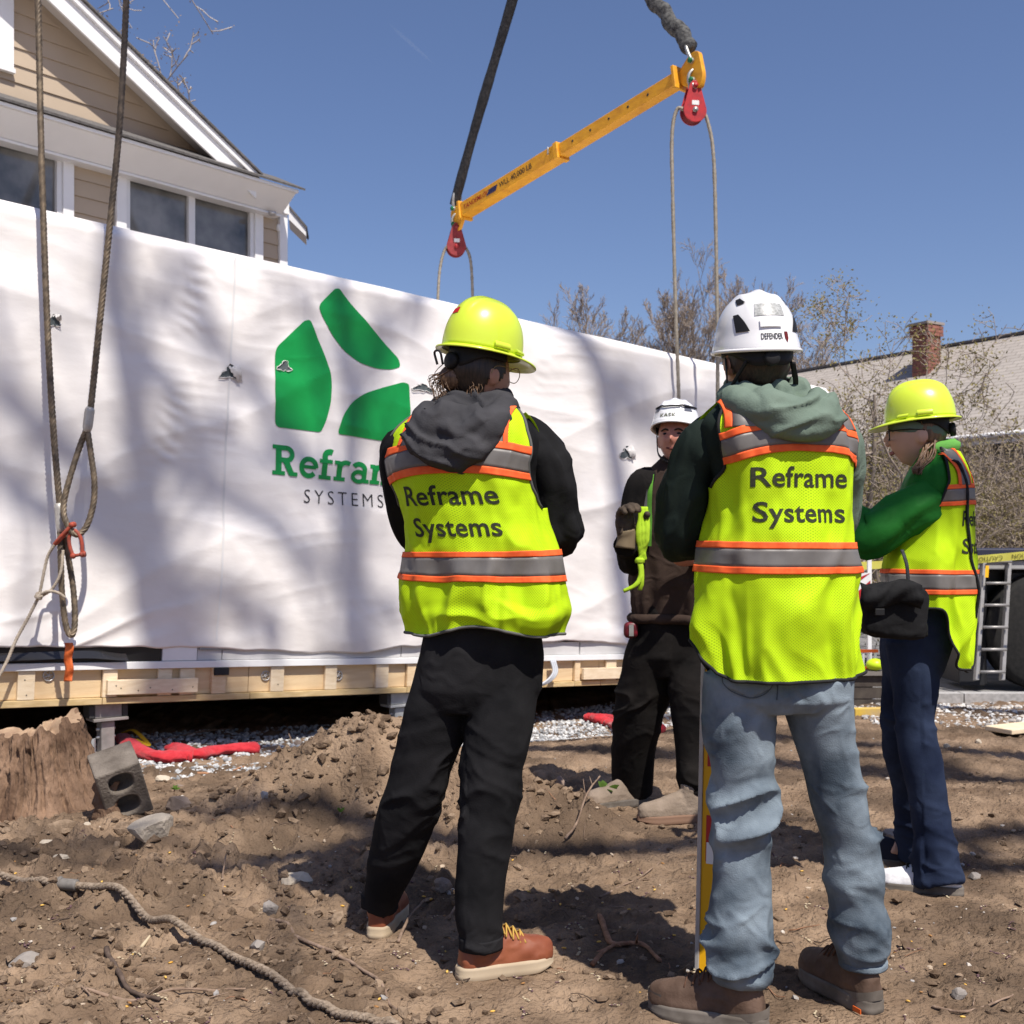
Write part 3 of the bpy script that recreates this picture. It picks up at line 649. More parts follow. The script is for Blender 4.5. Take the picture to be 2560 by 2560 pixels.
    # clear plastic bag and jug standing behind the glass near the corner
# eave band across the gable foot
e0 = Huv(758, 474, 0.45); e1 = Huv(741, 497, 0.45)
ev_top = Huv(700, 457, 0.45)[1]; ev_bot = ev_top - 0.30
u_e = Huv(741, 480, 0.45)[0]
mk("eave_fascia", np.array([HW(UL, ev_bot + .02, .16), HW(u_e, ev_bot + .02, .16), HW(u_e, ev_top - .07, .44), HW(UL, ev_top - .07, .44), HW(UL, ev_bot + .05, .13), HW(u_e, ev_bot + .05, .13), HW(u_e, ev_top - .04, .41), HW(UL, ev_top - .04, .41)]), BOXF, white, house, False)
hbox("eave_crown", UL, u_e + 0.02, ev_top - 0.066, ev_top - 0.028, 0.40, 0.47, white)
hbox("soffit", UL, u_e, ev_bot - 0.012, ev_bot + 0.018, -0.02, 0.158, white)
hbox("frieze_board", UL, u_c + 0.002, wall_v1 - 0.16, wall_v1 - 0.004, 0.0295, 0.055, white)
mk("eave_roof", np.array([HW(UL, ev_top - 0.025, 0.50), HW(u_e + 0.10, ev_top - 0.025, 0.50), HW(u_e + 0.02, ev_top + 0.20, 0.02), HW(UL, ev_top + 0.20, 0.02), HW(UL, ev_top, 0.505), HW(u_e + 0.10, ev_top, 0.505), HW(u_e + 0.02, ev_top + 0.23, 0.02), HW(UL, ev_top + 0.23, 0.02)]), BOXF, shing, house, False)
mk("vent_cap", *cyl(HW(u_e - 0.22, ev_bot - 0.014, 0.25), HW(u_e - 0.22, ev_bot - 0.05, 0.25), 0.05, 14), galv, house)
# gable wall with its own clapboards, clipped by the rake
gA = Huv(660, 452, 0.0); gB = Huv(85, 0, 0.0)
rake = lambda uu: 0
r0 = Huv(648, 437, 0.36); r1 = Huv(170, -30, 0.36)              # outer edge of the rake at its overhang plane
sl_ = (r1[1] - r0[1]) / (r1[0] - r0[0])
def rv(u, drop=0.0): return r0[1] + sl_ * (u - r0[0]) - drop
ridge_u = -4.55
gv0 = ev_top + 0.215; v = gv0
mk("gable_wall", np.array([HW(UL - 2, gv0 - 0.2, -0.03), HW(r0[0], gv0 - 0.2, -0.03), HW(ridge_u, rv(ridge_u, 0.1), -0.03)]), [(0, 1, 2)], siding, house, False)
while v < gv0 + 3.2:
    ub_ = min((v - r0[1] + 0.22) / sl_ + r0[0], r0[0]); ut_ = min((v + EXP - r0[1] + 0.22) / sl_ + r0[0], r0[0])
    if ut_ > ridge_u:
        q = np.array([HW(UL - 1, v, 0.0), HW(ub_, v, 0.0), HW(ut_, v + EXP - 0.002, -0.018), HW(UL - 1, v + EXP - 0.002, -0.018), HW(UL - 1, v, -0.028), HW(ub_, v, -0.028)])
        mk("clapboard", q, [(0, 1, 2, 3), (0, 4, 5, 1)], siding, house, False)
    v += EXP
def rake_board(name, d0, d1, w0, w1, m, uend=0.0):
    ua_, ub_ = r0[0] + uend, ridge_u
    q = np.array([HW(a_, rv(a_, d_), c_) for c_ in (w0, w1) for a_, d_ in ((ua_, d0), (ub_, d0), (ub_, d1), (ua_, d1))])
    mk(name, q, [(0, 3, 2, 1), (4, 5, 6, 7), (0, 1, 5, 4), (1, 2, 6, 5), (2, 3, 7, 6), (3, 0, 4, 7)], m, house, False, bevel=0.004)
rake_board("rake_fascia", 0.30, 0.085, 0.30, 0.33, white, -0.02)
rake_board("rake_crown", 0.082, 0.0, 0.305, 0.37, white, 0.0)
rake_board("roof_edge", -0.003, -0.035, -0.2, 0.40, shing, 0.03)
rake_board("rake_soffit", 0.14, 0.10, -0.02, 0.298, mat("painted_soffit", (0.62, 0.58, 0.54), rough=0.7), -0.02)
mk("roof", np.array([HW(r0[0] + 0.03, rv(r0[0]) + 0.0, -0.2), HW(ridge_u, rv(ridge_u) + 0.03, -0.2), HW(ridge_u, rv(ridge_u) + 0.03, -7.5), HW(r0[0] + 0.03, rv(r0[0]), -7.5)]), [(0, 1, 2, 3)], shing, house, False)
mk("roof", np.array([HW(2 * ridge_u - r0[0], rv(r0[0]), -0.2), HW(ridge_u, rv(ridge_u) + 0.03, -0.2), HW(ridge_u, rv(ridge_u) + 0.03, -7.5), HW(2 * ridge_u - r0[0], rv(r0[0]), -7.5)]), [(3, 2, 1, 0)], shing, house, False)
# upper window, casing seen at the frame's edge
q0 = Huv(30, 175); a_ = q0[0]
w = hbox("window", a_ - 1.6, a_ - 0.16, q0[1] + 0.14, q0[1] + 1.8, -0.05, 0.004, glass, house, 0)
hbox("casing", a_ - 0.155, a_, q0[1], q0[1] + 1.95, 0.0, 0.045, white, w); hbox("casing", a_ - 1.75, a_ + 0.012, q0[1] - 0.05, q0[1] - 0.002, 0.0, 0.06, white, w)
# lower roof return behind the corner
c0 = HP(722, 525, -0.6)
rr0 = [P(722, 520, 15.9), P(765, 572, 15.9), P(765, 590, 15.9), P(722, 548, 15.9)]
mk("return_fascia", np.array([*rr0, *[x_ + A(-0.08, 0.5, 0) for x_ in rr0]]), BOXF, white, house, False)
rr1 = [P(722, 512, 15.88), P(768, 566, 15.88), P(766, 572, 15.88), P(722, 519, 15.88)]
mk("return_roof", np.array([*rr1, *[x_ + A(-0.08, 0.6, 0) for x_ in rr1]]), BOXF, shing, house, False)
mk("wall_lamp", *ellipsoid(HP(696, 569, 0.01), 0.028, 0.028, 0.05), white, house)
# jug and plastic bag on the sill behind the pane
bag = mat("cloudy_plastic_bag", (0.42, 0.42, 0.41), (0.55, 0.55, 0.53), scale=7, rough=0.25)
b0 = HP(560, 612, -0.04)

# ================================================================ far house on the right
fridge = P(2560, 832, 26.0); FD = norm(A(-0.53, 0.85, 0)); FNn = A(-FD[1], FD[0], 0) * -1
FNn = A(-0.85, -0.53, 0)                                        # eave side, towards the viewer's left
roofm = bpy.data.materials.new("grey_shingle_roof"); roofm.use_nodes = True
nt = roofm.node_tree; b = nt.nodes["Principled BSDF"]; b.inputs["Roughness"].default_value = 0.95; b.inputs["Specular IOR Level"].default_value = 0.05
uvn = nt.nodes.new("ShaderNodeUVMap"); br = nt.nodes.new("ShaderNodeTexBrick")
br.inputs["Scale"].default_value = 1.0; br.inputs["Brick Width"].default_value = 0.33; br.inputs["Row Height"].default_value = 0.14; br.inputs["Mortar Size"].default_value = 0.012
br.inputs["Color1"].default_value = (0.37, 0.335, 0.30, 1); br.inputs["Color2"].default_value = (0.42, 0.38, 0.34, 1); br.inputs["Mortar"].default_value = (0.26, 0.235, 0.21, 1)
nt.links.new(uvn.outputs[0], br.inputs["Vector"]); nt.links.new(br.outputs["Color"], b.inputs["Base Color"])
fh = empty("far_house", (fridge[0], fridge[1], 0)); tag(fh, "low house with pale grey shingle roof and brick chimney beyond the trees", "house")
def FP(a_, e_, z): return fridge + FD * a_ + FNn * e_ + A(0, 0, z)
ee = 3.4; ez = -2.55; L0, L1 = -9.0, 8.2
v = np.array([FP(L0, ee, ez), FP(L1, ee, ez), FP(L1, 0, 0), FP(L0, 0, 0), FP(L1, -ee, ez), FP(L0, -ee, ez)])
slant = math.hypot(ee, ez)
mk("roof", v, [(0, 1, 2, 3), (3, 2, 4, 5)], roofm, fh, False, uv=[(L0, 0), (L1, 0), (L1, slant), (L0, slant), (L1, 0), (L0, 0)])
mk("ridge_cap", boxv(FP(L0, 0.10, -0.03), FD * (L1 - L0), FNn * -0.2, A(0, 0, 0.06)), BOXF, shing, fh, False)
mk("eave_fascia", boxv(FP(L0, ee, ez - 0.22), FD * (L1 - L0), FNn * 0.04, A(0, 0, 0.20)), BOXF, white, fh, False)
mk("gutter", *sweep(np.array([FP(L0, ee + 0.10, ez - 0.06), FP(L1, ee + 0.10, ez - 0.06)]), 0.06, 8), white, fh)
dsid = mat("slate_siding", (0.13, 0.125, 0.13), (0.17, 0.165, 0.17), scale=3, rough=0.8)
z0 = -fridge[2] - 0.4
mk("wall", np.array([FP(L0 + .3, ee - .45, z0), FP(L1 - .3, ee - .45, z0), FP(L1 - .3, ee - .45, ez - .1), FP(L0 + .3, ee - .45, ez - .1), FP(L1 - .3, -ee + .45, z0), FP(L1 - .3, -ee + .45, ez - .1), FP(L1 - .3, 0, -.12)]), [(0, 1, 2, 3), (1, 4, 5, 6, 2)], dsid, fh, False)
for k in range(18):
    zz = ez - 0.25 - k * 0.16
    mk("clapboard", boxv(FP(L0 + .3, ee - .449, zz - 0.158), FD * (L1 - L0 - .6), FNn * 0.02, A(0, 0, 0.15)), BOXF, dsid, fh, False)
for a_ in (-4.0, 0.5, 4.2):
    w = mk("window", boxv(FP(a_, ee - .44, -4.6), FD * 0.9, FNn * 0.03, A(0, 0, 1.3)), BOXF, glass, fh, False)
    mk("frame", boxv(FP(a_ - .1, ee - .445, -4.72), FD * 1.1, FNn * 0.028, A(0, 0, 0.1)), BOXF, white, w, False); mk("frame", boxv(FP(a_ - .1, ee - .445, -3.28), FD * 1.1, FNn * 0.028, A(0, 0, 0.1)), BOXF, white, w, False)
# brick chimney, brick by brick
brickm = [mat("red_brick", (0.25, 0.10, 0.075), (0.32, 0.14, 0.10), scale=8, rough=0.9), mat("brown_brick", (0.19, 0.085, 0.065), (0.25, 0.115, 0.09), scale=8, rough=0.9)]
mort = mat("mortar", (0.30, 0.26, 0.235), rough=0.95)
cpos = P(2316, 930, 27.2); ch = empty("chimney_tmp", cpos); bpy.data.objects.remove(ch)
chm = mk("chimney", cbox(A(cpos[0], cpos[1], 0) + A(0, 0, 5.14), 0.42, 0.46, 2.3, math.atan2(FD[1], FD[0])), BOXF, mort, fh, False)
caz = math.atan2(FD[1], FD[0]); e1 = A(math.cos(caz), math.sin(caz), 0); e2 = A(-e1[1], e1[0], 0)
cc = A(cpos[0], cpos[1], 0); rb = random.Random(4)
bme = {}
for row in range(24):
    z = 4.36 + row * 0.082; big = row >= 21; zc_ = z if not big else z
    for nrm, tan, half, ln in ((e1, e2, 0.21, 0.46), (-e1, e2, 0.21, 0.46), (e2, e1, 0.23, 0.42), (-e2, e1, 0.23, 0.42)):
        if np.dot(nrm, A(0, -1, 0)) < 0.1 and np.dot(nrm, A(-1, 0, 0)) < 0.1: continue
        n_ = 2; wd = (ln + (0.09 if big else 0)) / n_; off = (row % 2) * wd / 2
        for k in range(n_ + (row % 2)):
            a0 = -ln / 2 - (0.045 if big else 0) + k * wd - off; a1 = a0 + wd
            a0 = max(a0, -ln / 2 - (0.045 if big else 0)); a1 = min(a1, ln / 2 + (0.045 if big else 0))
            if a1 - a0 < 0.03: continue
            c_ = cc + nrm * (half + 0.004 + (0.04 if big else 0) + rb.uniform(0, 0.004)) + tan * (a0 + a1) / 2 + A(0, 0, z)
            key = (round(a1 - a0, 3), tuple(np.round(nrm, 2)), row % 2)
            if key not in bme:
                q = boxv(-nrm * 0.05 - tan * (a1 - a0 - 0.012) / 2 - A(0, 0, 0.035), nrm * 0.06, tan * (a1 - a0 - 0.012), A(0, 0, 0.070))
                bme[key] = mesh_data("brick", q, BOXF, brickm[len(bme) % 2], False)
            o = bpy.data.objects.new("brick", bme[key]); COL.objects.link(o); o.parent = chm; o.location = tuple(c_ - wloc(chm))
mk("chimney_cap", cbox(cc + A(0, 0, 6.34), 0.56, 0.60, 0.06, caz), BOXF, mort, chm, False)
# ================================================================ lifting gear
wire = mat("wire_rope_steel", (0.10, 0.078, 0.055), (0.25, 0.19, 0.125), scale=25, rough=0.55, metal=0.35, spec=0.5)
wire2 = mat("wire_rope_dusty", (0.26, 0.23, 0.18), (0.36, 0.32, 0.26), scale=40, rough=0.6, metal=0.2)
alu = mat("swaged_ferrule", (0.42, 0.40, 0.37), (0.52, 0.50, 0.46), scale=30, rough=0.5, metal=0.5, bump=0.15, bscale=80)
redp = mat("red_paint", (0.45, 0.02, 0.025), (0.27, 0.02, 0.025), scale=16, rough=0.45, spec=0.4, detail=8, contrast=(.45, .75))
redrust = mat("rusty_red_paint", (0.38, 0.06, 0.03), (0.24, 0.06, 0.04), scale=40, rough=0.6)
yel = mat("yellow_spreader_paint", (0.78, 0.37, 0.02), (0.60, 0.26, 0.02), scale=9, rough=0.5, spec=0.4, detail=9, contrast=(.42, .72), stretch=(1, 1, 2))
greenp = mat("green_pin", (0.02, 0.16, 0.06), rough=0.45)
chrome = mat("galvanised_steel", (0.5, 0.5, 0.48), (0.36, 0.36, 0.34), scale=20, rough=0.45, metal=0.7)
slingm = mat("black_sling_fabric", (0.022, 0.023, 0.026), (0.05, 0.05, 0.052), scale=30, rough=0.85, bump=0.6, bscale=60)
slingd = mat("dusty_sling_fabric", (0.12, 0.12, 0.115), (0.03, 0.03, 0.032), scale=28, rough=0.9, bump=0.9, bscale=40)
def rope(name, pts, r, m, parent=None, pitch=0.17, lobes=6, step=0.008, n=24, amp=0.2, origin=None):
    p = spline(pts, step=step); v, f = sweep(p, r, n, lobes, amp, pitch); return mk(name, v, f, m, parent, True, origin)
def faceY(px): return on_plane(px, HOR, MA, MN)[1]
# ---- near pair of slings in front of the wrap
Yn = faceY(150) - 0.21
def PN(px, py, dy=0.0): return P(px, py, Yn + dy)
sA = empty("wire_rope_sling", PN(150, 1590)); tag(sA, "brown wire rope sling whose long eye hangs lowest before the white wrap", "wire rope", "wire ropes in front of the wrap")
rope("rope", [PN(88, -160), PN(95, 0), PN(104, 400), PN(118, 800), PN(134, 1080), PN(150, 1272)], 0.0165, wire, sA)
mk("ferrule", *sweep(spline([PN(147, 1258), PN(149, 1275), PN(151, 1300), PN(153, 1318), PN(155, 1330)], 14), [.02, .026, .0285, .0285, .0285, .0285, .0285, .0285, .0285, .0285, .028, .027, .024, .02], 18), alu, sA)
rope("eye", [PN(150, 1325), PN(152, 1400, -.01), PN(155, 1480, -.01), PN(164, 1560), PN(178, 1588), PN(187, 1560, .02), PN(184, 1480, .03), PN(172, 1400, .02), PN(160, 1330, .01)], 0.0155, wire, sA)
sB = empty("wire_rope_sling", PN(222, 1340)); tag(sB, "brown wire rope sling with open teardrop eye ending at the red shackle", "wire rope", "wire ropes in front of the wrap")
rope("rope", [PN(320, -160), PN(316, 0), PN(300, 300), PN(275, 560), PN(250, 800), PN(226, 1030)], 0.0165, wire, sB)
mk("ferrule", *sweep(spline([PN(226, 1018), PN(223, 1035), PN(220, 1060), PN(217, 1080)], 12), [.02, .026, .0285, .0285, .0285, .0285, .0285, .0285, .0285, .027, .024, .02], 18), alu, sB)
rope("eye", [PN(217, 1072), PN(200, 1115), PN(176, 1190, -.03), PN(160, 1255, -.045), PN(163, 1300, -.06), PN(188, 1336, -.05), PN(215, 1318, -.02), PN(233, 1262), PN(236, 1205), PN(228, 1140), PN(219, 1078)], 0.0155, wire, sB)
def shackle(name, top, bot, wdt, r, m, pinm, lab, cat="shackle", parent=None, plane=A(1, 0, 0), grp=None):
    """bow shackle: bow around `top`, pin across at `bot`"""
    top, bot = np.asarray(top), np.asarray(bot); ax = norm(top - bot); s = norm(plane - ax * np.dot(plane, ax)); L = np.linalg.norm(top - bot)
    o = mk(name, *sweep(spline([bot - s * wdt * .75, bot - s * wdt + ax * L * .4, bot - s * wdt * .85 + ax * L * .75, top, bot + s * wdt * .85 + ax * L * .75, bot + s * wdt + ax * L * .4, bot + s * wdt * .75], 30), r, 12), m, parent)
    for sg in (-1, 1): mk("shackle_ear", *ellipsoid(bot + s * wdt * .75 * sg, r * 1.6, r * 1.6, r * 1.6, 12, 8), m, o)
    mk("shackle_pin", *cyl(bot - s * wdt * 1.15, bot + s * wdt * 1.25, r * 0.85, 12), pinm, o)
    mk("pin_nut", *cyl(bot + s * wdt * 1.0, bot + s * wdt * 1.3, r * 1.6, 6), pinm, o)
    if lab: tag(o, lab, cat, grp)
    return o
shackle("shackle", PN(183, 1325, -.05), PN(194, 1388, -.05), 0.036, 0.011, redrust, redrust, "small red shackle hanging square from the teardrop rope eye", plane=A(1, 0, -0.25))
shackle("shackle", PN(136, 1362, -.05), PN(182, 1312, -.05), 0.022, 0.011, redrust, redrust, "long red shackle lying slanted across the rope ferrule", plane=A(0.5, -0.3, 0.5))
hemp = mat("pale_hemp_rope", (0.36, 0.30, 0.23), (0.50, 0.43, 0.34), scale=60, rough=0.95, bump=0.5, bscale=200)
tl = empty("tag_line", PN(98, 1490)); tag(tl, "thin pale tag line knotted to the slings and trailing down left", "rope")
rope("line", [PN(136, 1362, -.06), PN(118, 1395, -.05), PN(102, 1470, -.05), PN(97, 1492, -.05)], 0.0085, hemp, tl, 0.05, 3, 0.006, 12, 0.16)
rope("line", [PN(158, 1375, -.05), PN(152, 1430, -.06), PN(132, 1470, -.06), PN(105, 1490, -.05)], 0.0085, hemp, tl, 0.05, 3, 0.006, 12, 0.16)
rope("line", [PN(97, 1492, -.05), PN(70, 1545, -.06), PN(40, 1600, -.08), PN(14, 1660, -.12), PN(-30, 1740, -.2), PN(-80, 1850, -.3)], 0.0092, hemp, tl, 0.05, 3, 0.006, 12, 0.16)
rope("line", [PN(98, 1488, -.06), PN(120, 1478, -.07), PN(145, 1482, -.06), PN(162, 1494, -.04)], 0.0085, hemp, tl, 0.05, 3, 0.006, 12, 0.16)
kn = MB()
for a_ in (0, 1.1, 2.2):
    t_ = np.linspace(0, 2 * np.pi, 20); c_, s__ = math.cos(a_), math.sin(a_)
    v, f = sweep(PN(99, 1490, -.055) + np.stack([0.018 * np.cos(t_) * c_, 0.014 * np.sin(t_) - 0.01, 0.018 * np.cos(t_) * s__ + 0.006 * np.sin(t_)], -1), 0.009, 8, caps=False); kn.add(v, f)
kn.build("knot", hemp, tl)
orr = mat("orange_ribbon", (0.62, 0.13, 0.03), (0.55, 0.11, 0.025), scale=60, rough=0.7, bump=0.4, bscale=150)
n_ = 24; rows = np.array([[PN(172 + (j - 1.5) * 7 + 2 * math.sin(i * .5), 1607 + i * 4.2, 0.04 + 0.01 * math.sin(i * .6 + j)) for j in range(4)] for i in range(n_)]).reshape(-1, 3)
o = mk("flagging_ribbon", rows, gridf(n_, 4, False).tolist(), orr); so = o.modifiers.new("thick", 'SOLIDIFY'); so.thickness = 0.002
tag(o, "orange flagging ribbon hanging below the wire rope eye", "ribbon")
# ---- spreader bar above the module
Yr = faceY(1733) - 0.28
lug_r = P(1738, 175, Yr); BD = A(-MN[0], -MN[1], 0)
Ls = 3.0
for _ in range(40):
    q = lug_r + BD * Ls; px = CX + q[0] / q[1] * F; Ls += (px - 1142) * 0.004
lug_l = lug_r + BD * Ls; lug_l[2] = P(1142, 540, lug_l[1])[2]
bd = norm(lug_r - lug_l); BL = np.linalg.norm(lug_r - lug_l)
sn = norm(np.cross(bd, A(0, 0, 1))); sn = sn if sn[1] < 0 else -sn; bu = norm(np.cross(sn, bd)); bu = bu if bu[2] > 0 else -bu
bar = empty("spreader_bar", lug_l); tag(bar, "yellow telescopic spreader bar hanging tilted from two black slings", "spreader bar")
def bbox(name, a0, a1, h, w, m, du=0.0, parent=bar, bev=0.006):
    return mk(name, boxv(lug_l + bd * a0 - sn * w / 2 + bu * (du - h / 2), bd * (a1 - a0), sn * w, bu * h), BOXF, m, parent, False, bevel=bev)
am = BL * 0.50
bbox("outer_tube", 0.17, am, 0.150, 0.150, yel); bbox("inner_tube", am + 0.001, BL - 0.17, 0.122, 0.122, yel)
bbox("end_collar", 0.13, 0.169, 0.20, 0.19, yel); bbox("middle_collar", am - 0.05, am + 0.012, 0.172, 0.172, yel)
bbox("end_collar", BL - 0.20, BL - 0.165, 0.215, 0.20, yel)
def plug(name, pts, w):                                          # end lug plate: outline in (along, up), thickness across
    o_ = round_poly(pts, 0.05); v, f = poly_patch(o_, 9)
    n_ = len(o_); top = np.array([lug_l + bd * a_ + bu * b_ for a_, b_ in o_]); vv = np.concatenate([top - sn * w / 2, top + sn * w / 2])
    mk(name, vv, [tuple(range(n_))[::-1], tuple(range(n_, 2 * n_))] + [(i, (i + 1) % n_, n_ + (i + 1) % n_, n_ + i) for i in range(n_)], yel, bar, False, bevel=0.005)
plug("end_lug", [(0.13, 0.06), (-0.03, 0.13), (-0.09, 0.05), (-0.07, -0.17), (0.02, -0.2), (0.13, -0.07)], 0.045)
plug("end_lug", [(BL - 0.17, 0.06), (BL - 0.02, 0.16), (BL + 0.08, 0.15), (BL + 0.10, -0.1), (BL + 0.05, -0.2), (BL - 0.03, -0.16), (BL - 0.17, -0.07)], 0.05)
for k in range(5): mk("pin_hole", *cyl(lug_l + bd * (am + 0.22 + k * 0.26) + sn * 0.055, lug_l + bd * (am + 0.22 + k * 0.26) + sn * 0.0622, 0.014, 12), rubber, bar)
def btxt(name, s, a0, size, m, bold=0.0, shear=0.0, wscale=1.0):
    v, f = text_geo(s, size, bold, 1.0, 0, 'LEFT', shear)
    mk(name, lug_l + bd * a0 + np.outer(v[:, 0] * wscale, bd) + np.outer(v[:, 1] - size * 0.33, bu) + sn * 0.077, f, m, bar, False)
btxt("load_lettering", "WLL 40,000 LB", 0.86, 0.085, blackp, 0.01)
btxt("maker_lettering", "TANDEMLOC", 0.22, 0.075, mat("red_lettering", (0.35, 0.02, 0.015), rough=0.5), 0.015, 0.25)
mk("maker_emblem", np.array([lug_l + bd * a_ + bu * b_ + sn * 0.0775 for a_, b_ in ((.63, -.035), (.80, -.035), (.84, .025), (.69, .025))]), [(0, 1, 2, 3)], mat("blue_emblem", (0.03, 0.03, 0.09), rough=0.5), bar, False)
mk("locking_pin", *sweep(spline([lug_l + bd * (am - 0.13) + sn * 0.078 + bu * 0.05, lug_l + bd * (am - 0.10) + sn * 0.1 + bu * 0.06, lug_l + bd * (am - 0.11) + sn * 0.1 - bu * 0.01], 10), 0.008, 8), chrome, bar)
# slings up to the crane hook above the frame
apex = P(1372, -330, (lug_l[1] + lug_r[1]) / 2)
for a_, m_, lab, pr in ((lug_l + bu * .14 - bd * .03, slingm, "smooth black round sling holding the lower end of the spreader bar", 0.0), (lug_r + bu * .20, slingd, "dusty gathered black sling holding the upper end of the spreader bar", 1.0)):
    n_ = 120; t_ = np.linspace(0, 1, n_); path = a_[None] + (apex - a_)[None] * t_[:, None]
    side = norm(np.cross(apex - a_, A(0, 1, 0)))
    path = path + side * (0.008 * np.sin(t_ * 7)[:, None] * (1 - pr) + pr * 0.015 * np.sin(t_ * 60)[:, None])
    r_ = 0.058 * (1 + 0.06 * np.sin(t_ * 23) + pr * 0.12 * np.abs(np.sin(t_ * 75)) + 0.03 * vnoise(np.stack([t_ * 60, t_ * 0, t_ * 0], -1), 7))
    v, f = sweep(path, r_, 14, flat=(1.15, 0.8)); tag(mk("round_sling", v, f, m_), lab, "lifting sling", "slings above the spreader bar")
def block(c_lug, cpx, cpy, Y, hgt, m, lab, dirty):
    """snatch block: two teardrop side plates, a sheave and a top shackle"""
    c = P(cpx, cpy, Y); o = empty("snatch_block", c - A(0, 0, hgt * .35)); tag(o, lab, "pulley block", "red pulley blocks under the spreader bar")
    rr_ = hgt * 0.27; fx = norm(A(1, 0.18, 0)); fy = A(-fx[1], fx[0], 0)
    th = np.radians(np.linspace(-200, 20, 26)); out = [(rr_ * math.cos(a_), -hgt * .16 + rr_ * math.sin(a_)) for a_ in th] + [(hgt * .115, hgt * .42), (hgt * .05, hgt * .5), (-hgt * .05, hgt * .5), (-hgt * .115, hgt * .42)]
    n_ = len(out)
    for w_ in (-0.055, 0.043):
        q = np.array([c + fx * a_ + A(0, 0, b_) + fy * (w_ + d_) for d_ in (0, 0.012) for a_, b_ in out])
        mk("side_plate", q, [tuple(range(n_))[::-1], tuple(range(n_, 2 * n_))] + [(i, (i + 1) % n_, n_ + (i + 1) % n_, n_ + i) for i in range(n_)], m, o, False, bevel=0.003)
    ctr = c - A(0, 0, hgt * .16)
    mk("sheave", *sweep(np.array([ctr + fy * k for k in (-.036, -.034, -.012, .012, .034, .036)]), [rr_ * .97, rr_ * .97, rr_ * .72, rr_ * .72, rr_ * .97, rr_ * .97], 28), mat("sheave_red", (0.20, 0.015, 0.02), rough=0.5), o)
    mk("centre_pin", *cyl(ctr - fy * 0.075, ctr + fy * 0.07, hgt * .06, 8), dirty, o); mk("top_pin", *cyl(c + A(0, 0, hgt * .38) - fy * .08, c + A(0, 0, hgt * .38) + fy * .07, hgt * .055, 10), m, o)
    mk("data_plate", np.array([c + fx * a_ + A(0, 0, b_) - fy * 0.0575 for a_, b_ in ((-.03, -.02), (.035, -.02), (.035, .02), (-.03, .02))]), [(0, 1, 2, 3)], sillw, o, False)
    mk("hanger", *sweep(spline([c + A(0, 0, hgt * .36) - fx * .03, c + A(0, 0, hgt * .62) - fx * .045, c + A(0, 0, hgt * .78), c + A(0, 0, hgt * .62) + fx * .045, c + A(0, 0, hgt * .36) + fx * .03], 16), 0.016, 10), chrome, o)
    return ctr, rr_, fx
ctr_r, rr_r, fx_r = block(lug_r, 1733, 262, Yr, 0.40, redp, "bright red pulley block at the upper end of the spreader bar", chrome)
ctr_l, rr_l, fx_l = block(lug_l, 1140, 604, lug_l[1], 0.40, mat("grimy_red_paint", (0.20, 0.03, 0.03), (0.30, 0.04, 0.045), scale=15, rough=0.5), "grimy dark red pulley block at the lower end of the spreader bar", redp)
for lug, nm in ((lug_l, "lower"), (lug_r, "upper")):
    ax = norm(apex - lug)
    shackle("shackle", lug + bu * .20 + ax * .10, lug + bu * .08, 0.05, 0.017, chrome, greenp, f"steel shackle with green pin joining the sling to the {nm} bar end", plane=sn)
    shackle("shackle", lug - A(0, 0, 0.20) - bd * 0.03 * (1 if nm == "lower" else -1), lug - A(0, 0, 0.10), 0.05, 0.017, chrome, greenp, f"steel shackle with green pin above the pulley at the {nm} bar end", plane=sn)
def reeve(ctr, rr_, fx, a_px, b_px, Yf, lab, m, zend):
    th = np.radians(np.linspace(170, 10, 14)); arcp = [ctr + fx * rr_ * .80 * math.cos(t_) + A(0, 0, rr_ * .80 * math.sin(t_)) for t_ in th]
    left = [P(x_, y_, Yf) for x_, y_ in a_px][::-1]; right = [P(x_, y_, Yf) for x_, y_ in b_px]
    o = rope("wire_rope", left + arcp + right, 0.0155, m, None, 0.16, 6, 0.02, 12); tag(o, lab, "wire rope", "wire ropes reeved through the pulleys")
reeve(ctr_r, rr_r, fx_r, [(1692, 275), (1680, 340), (1682, 500), (1690, 800), (1697, 1000), (1705, 1400), (1708, 1640)], [(1768, 300), (1782, 370), (1788, 500), (1793, 800), (1794, 1000), (1790, 1400), (1786, 1640)], Yr, "dusty wire rope hanging in two strands from the bright red pulley", wire2, 0)
reeve(ctr_l, rr_l, fx_l, [(1112, 625), (1102, 660), (1096, 720), (1090, 900), (1090, 1200)], [(1166, 622), (1176, 650), (1181, 720), (1184, 900), (1186, 1200)], lug_l[1], "dusty wire rope going down behind the module from the grimy pulley", wire2, 0)
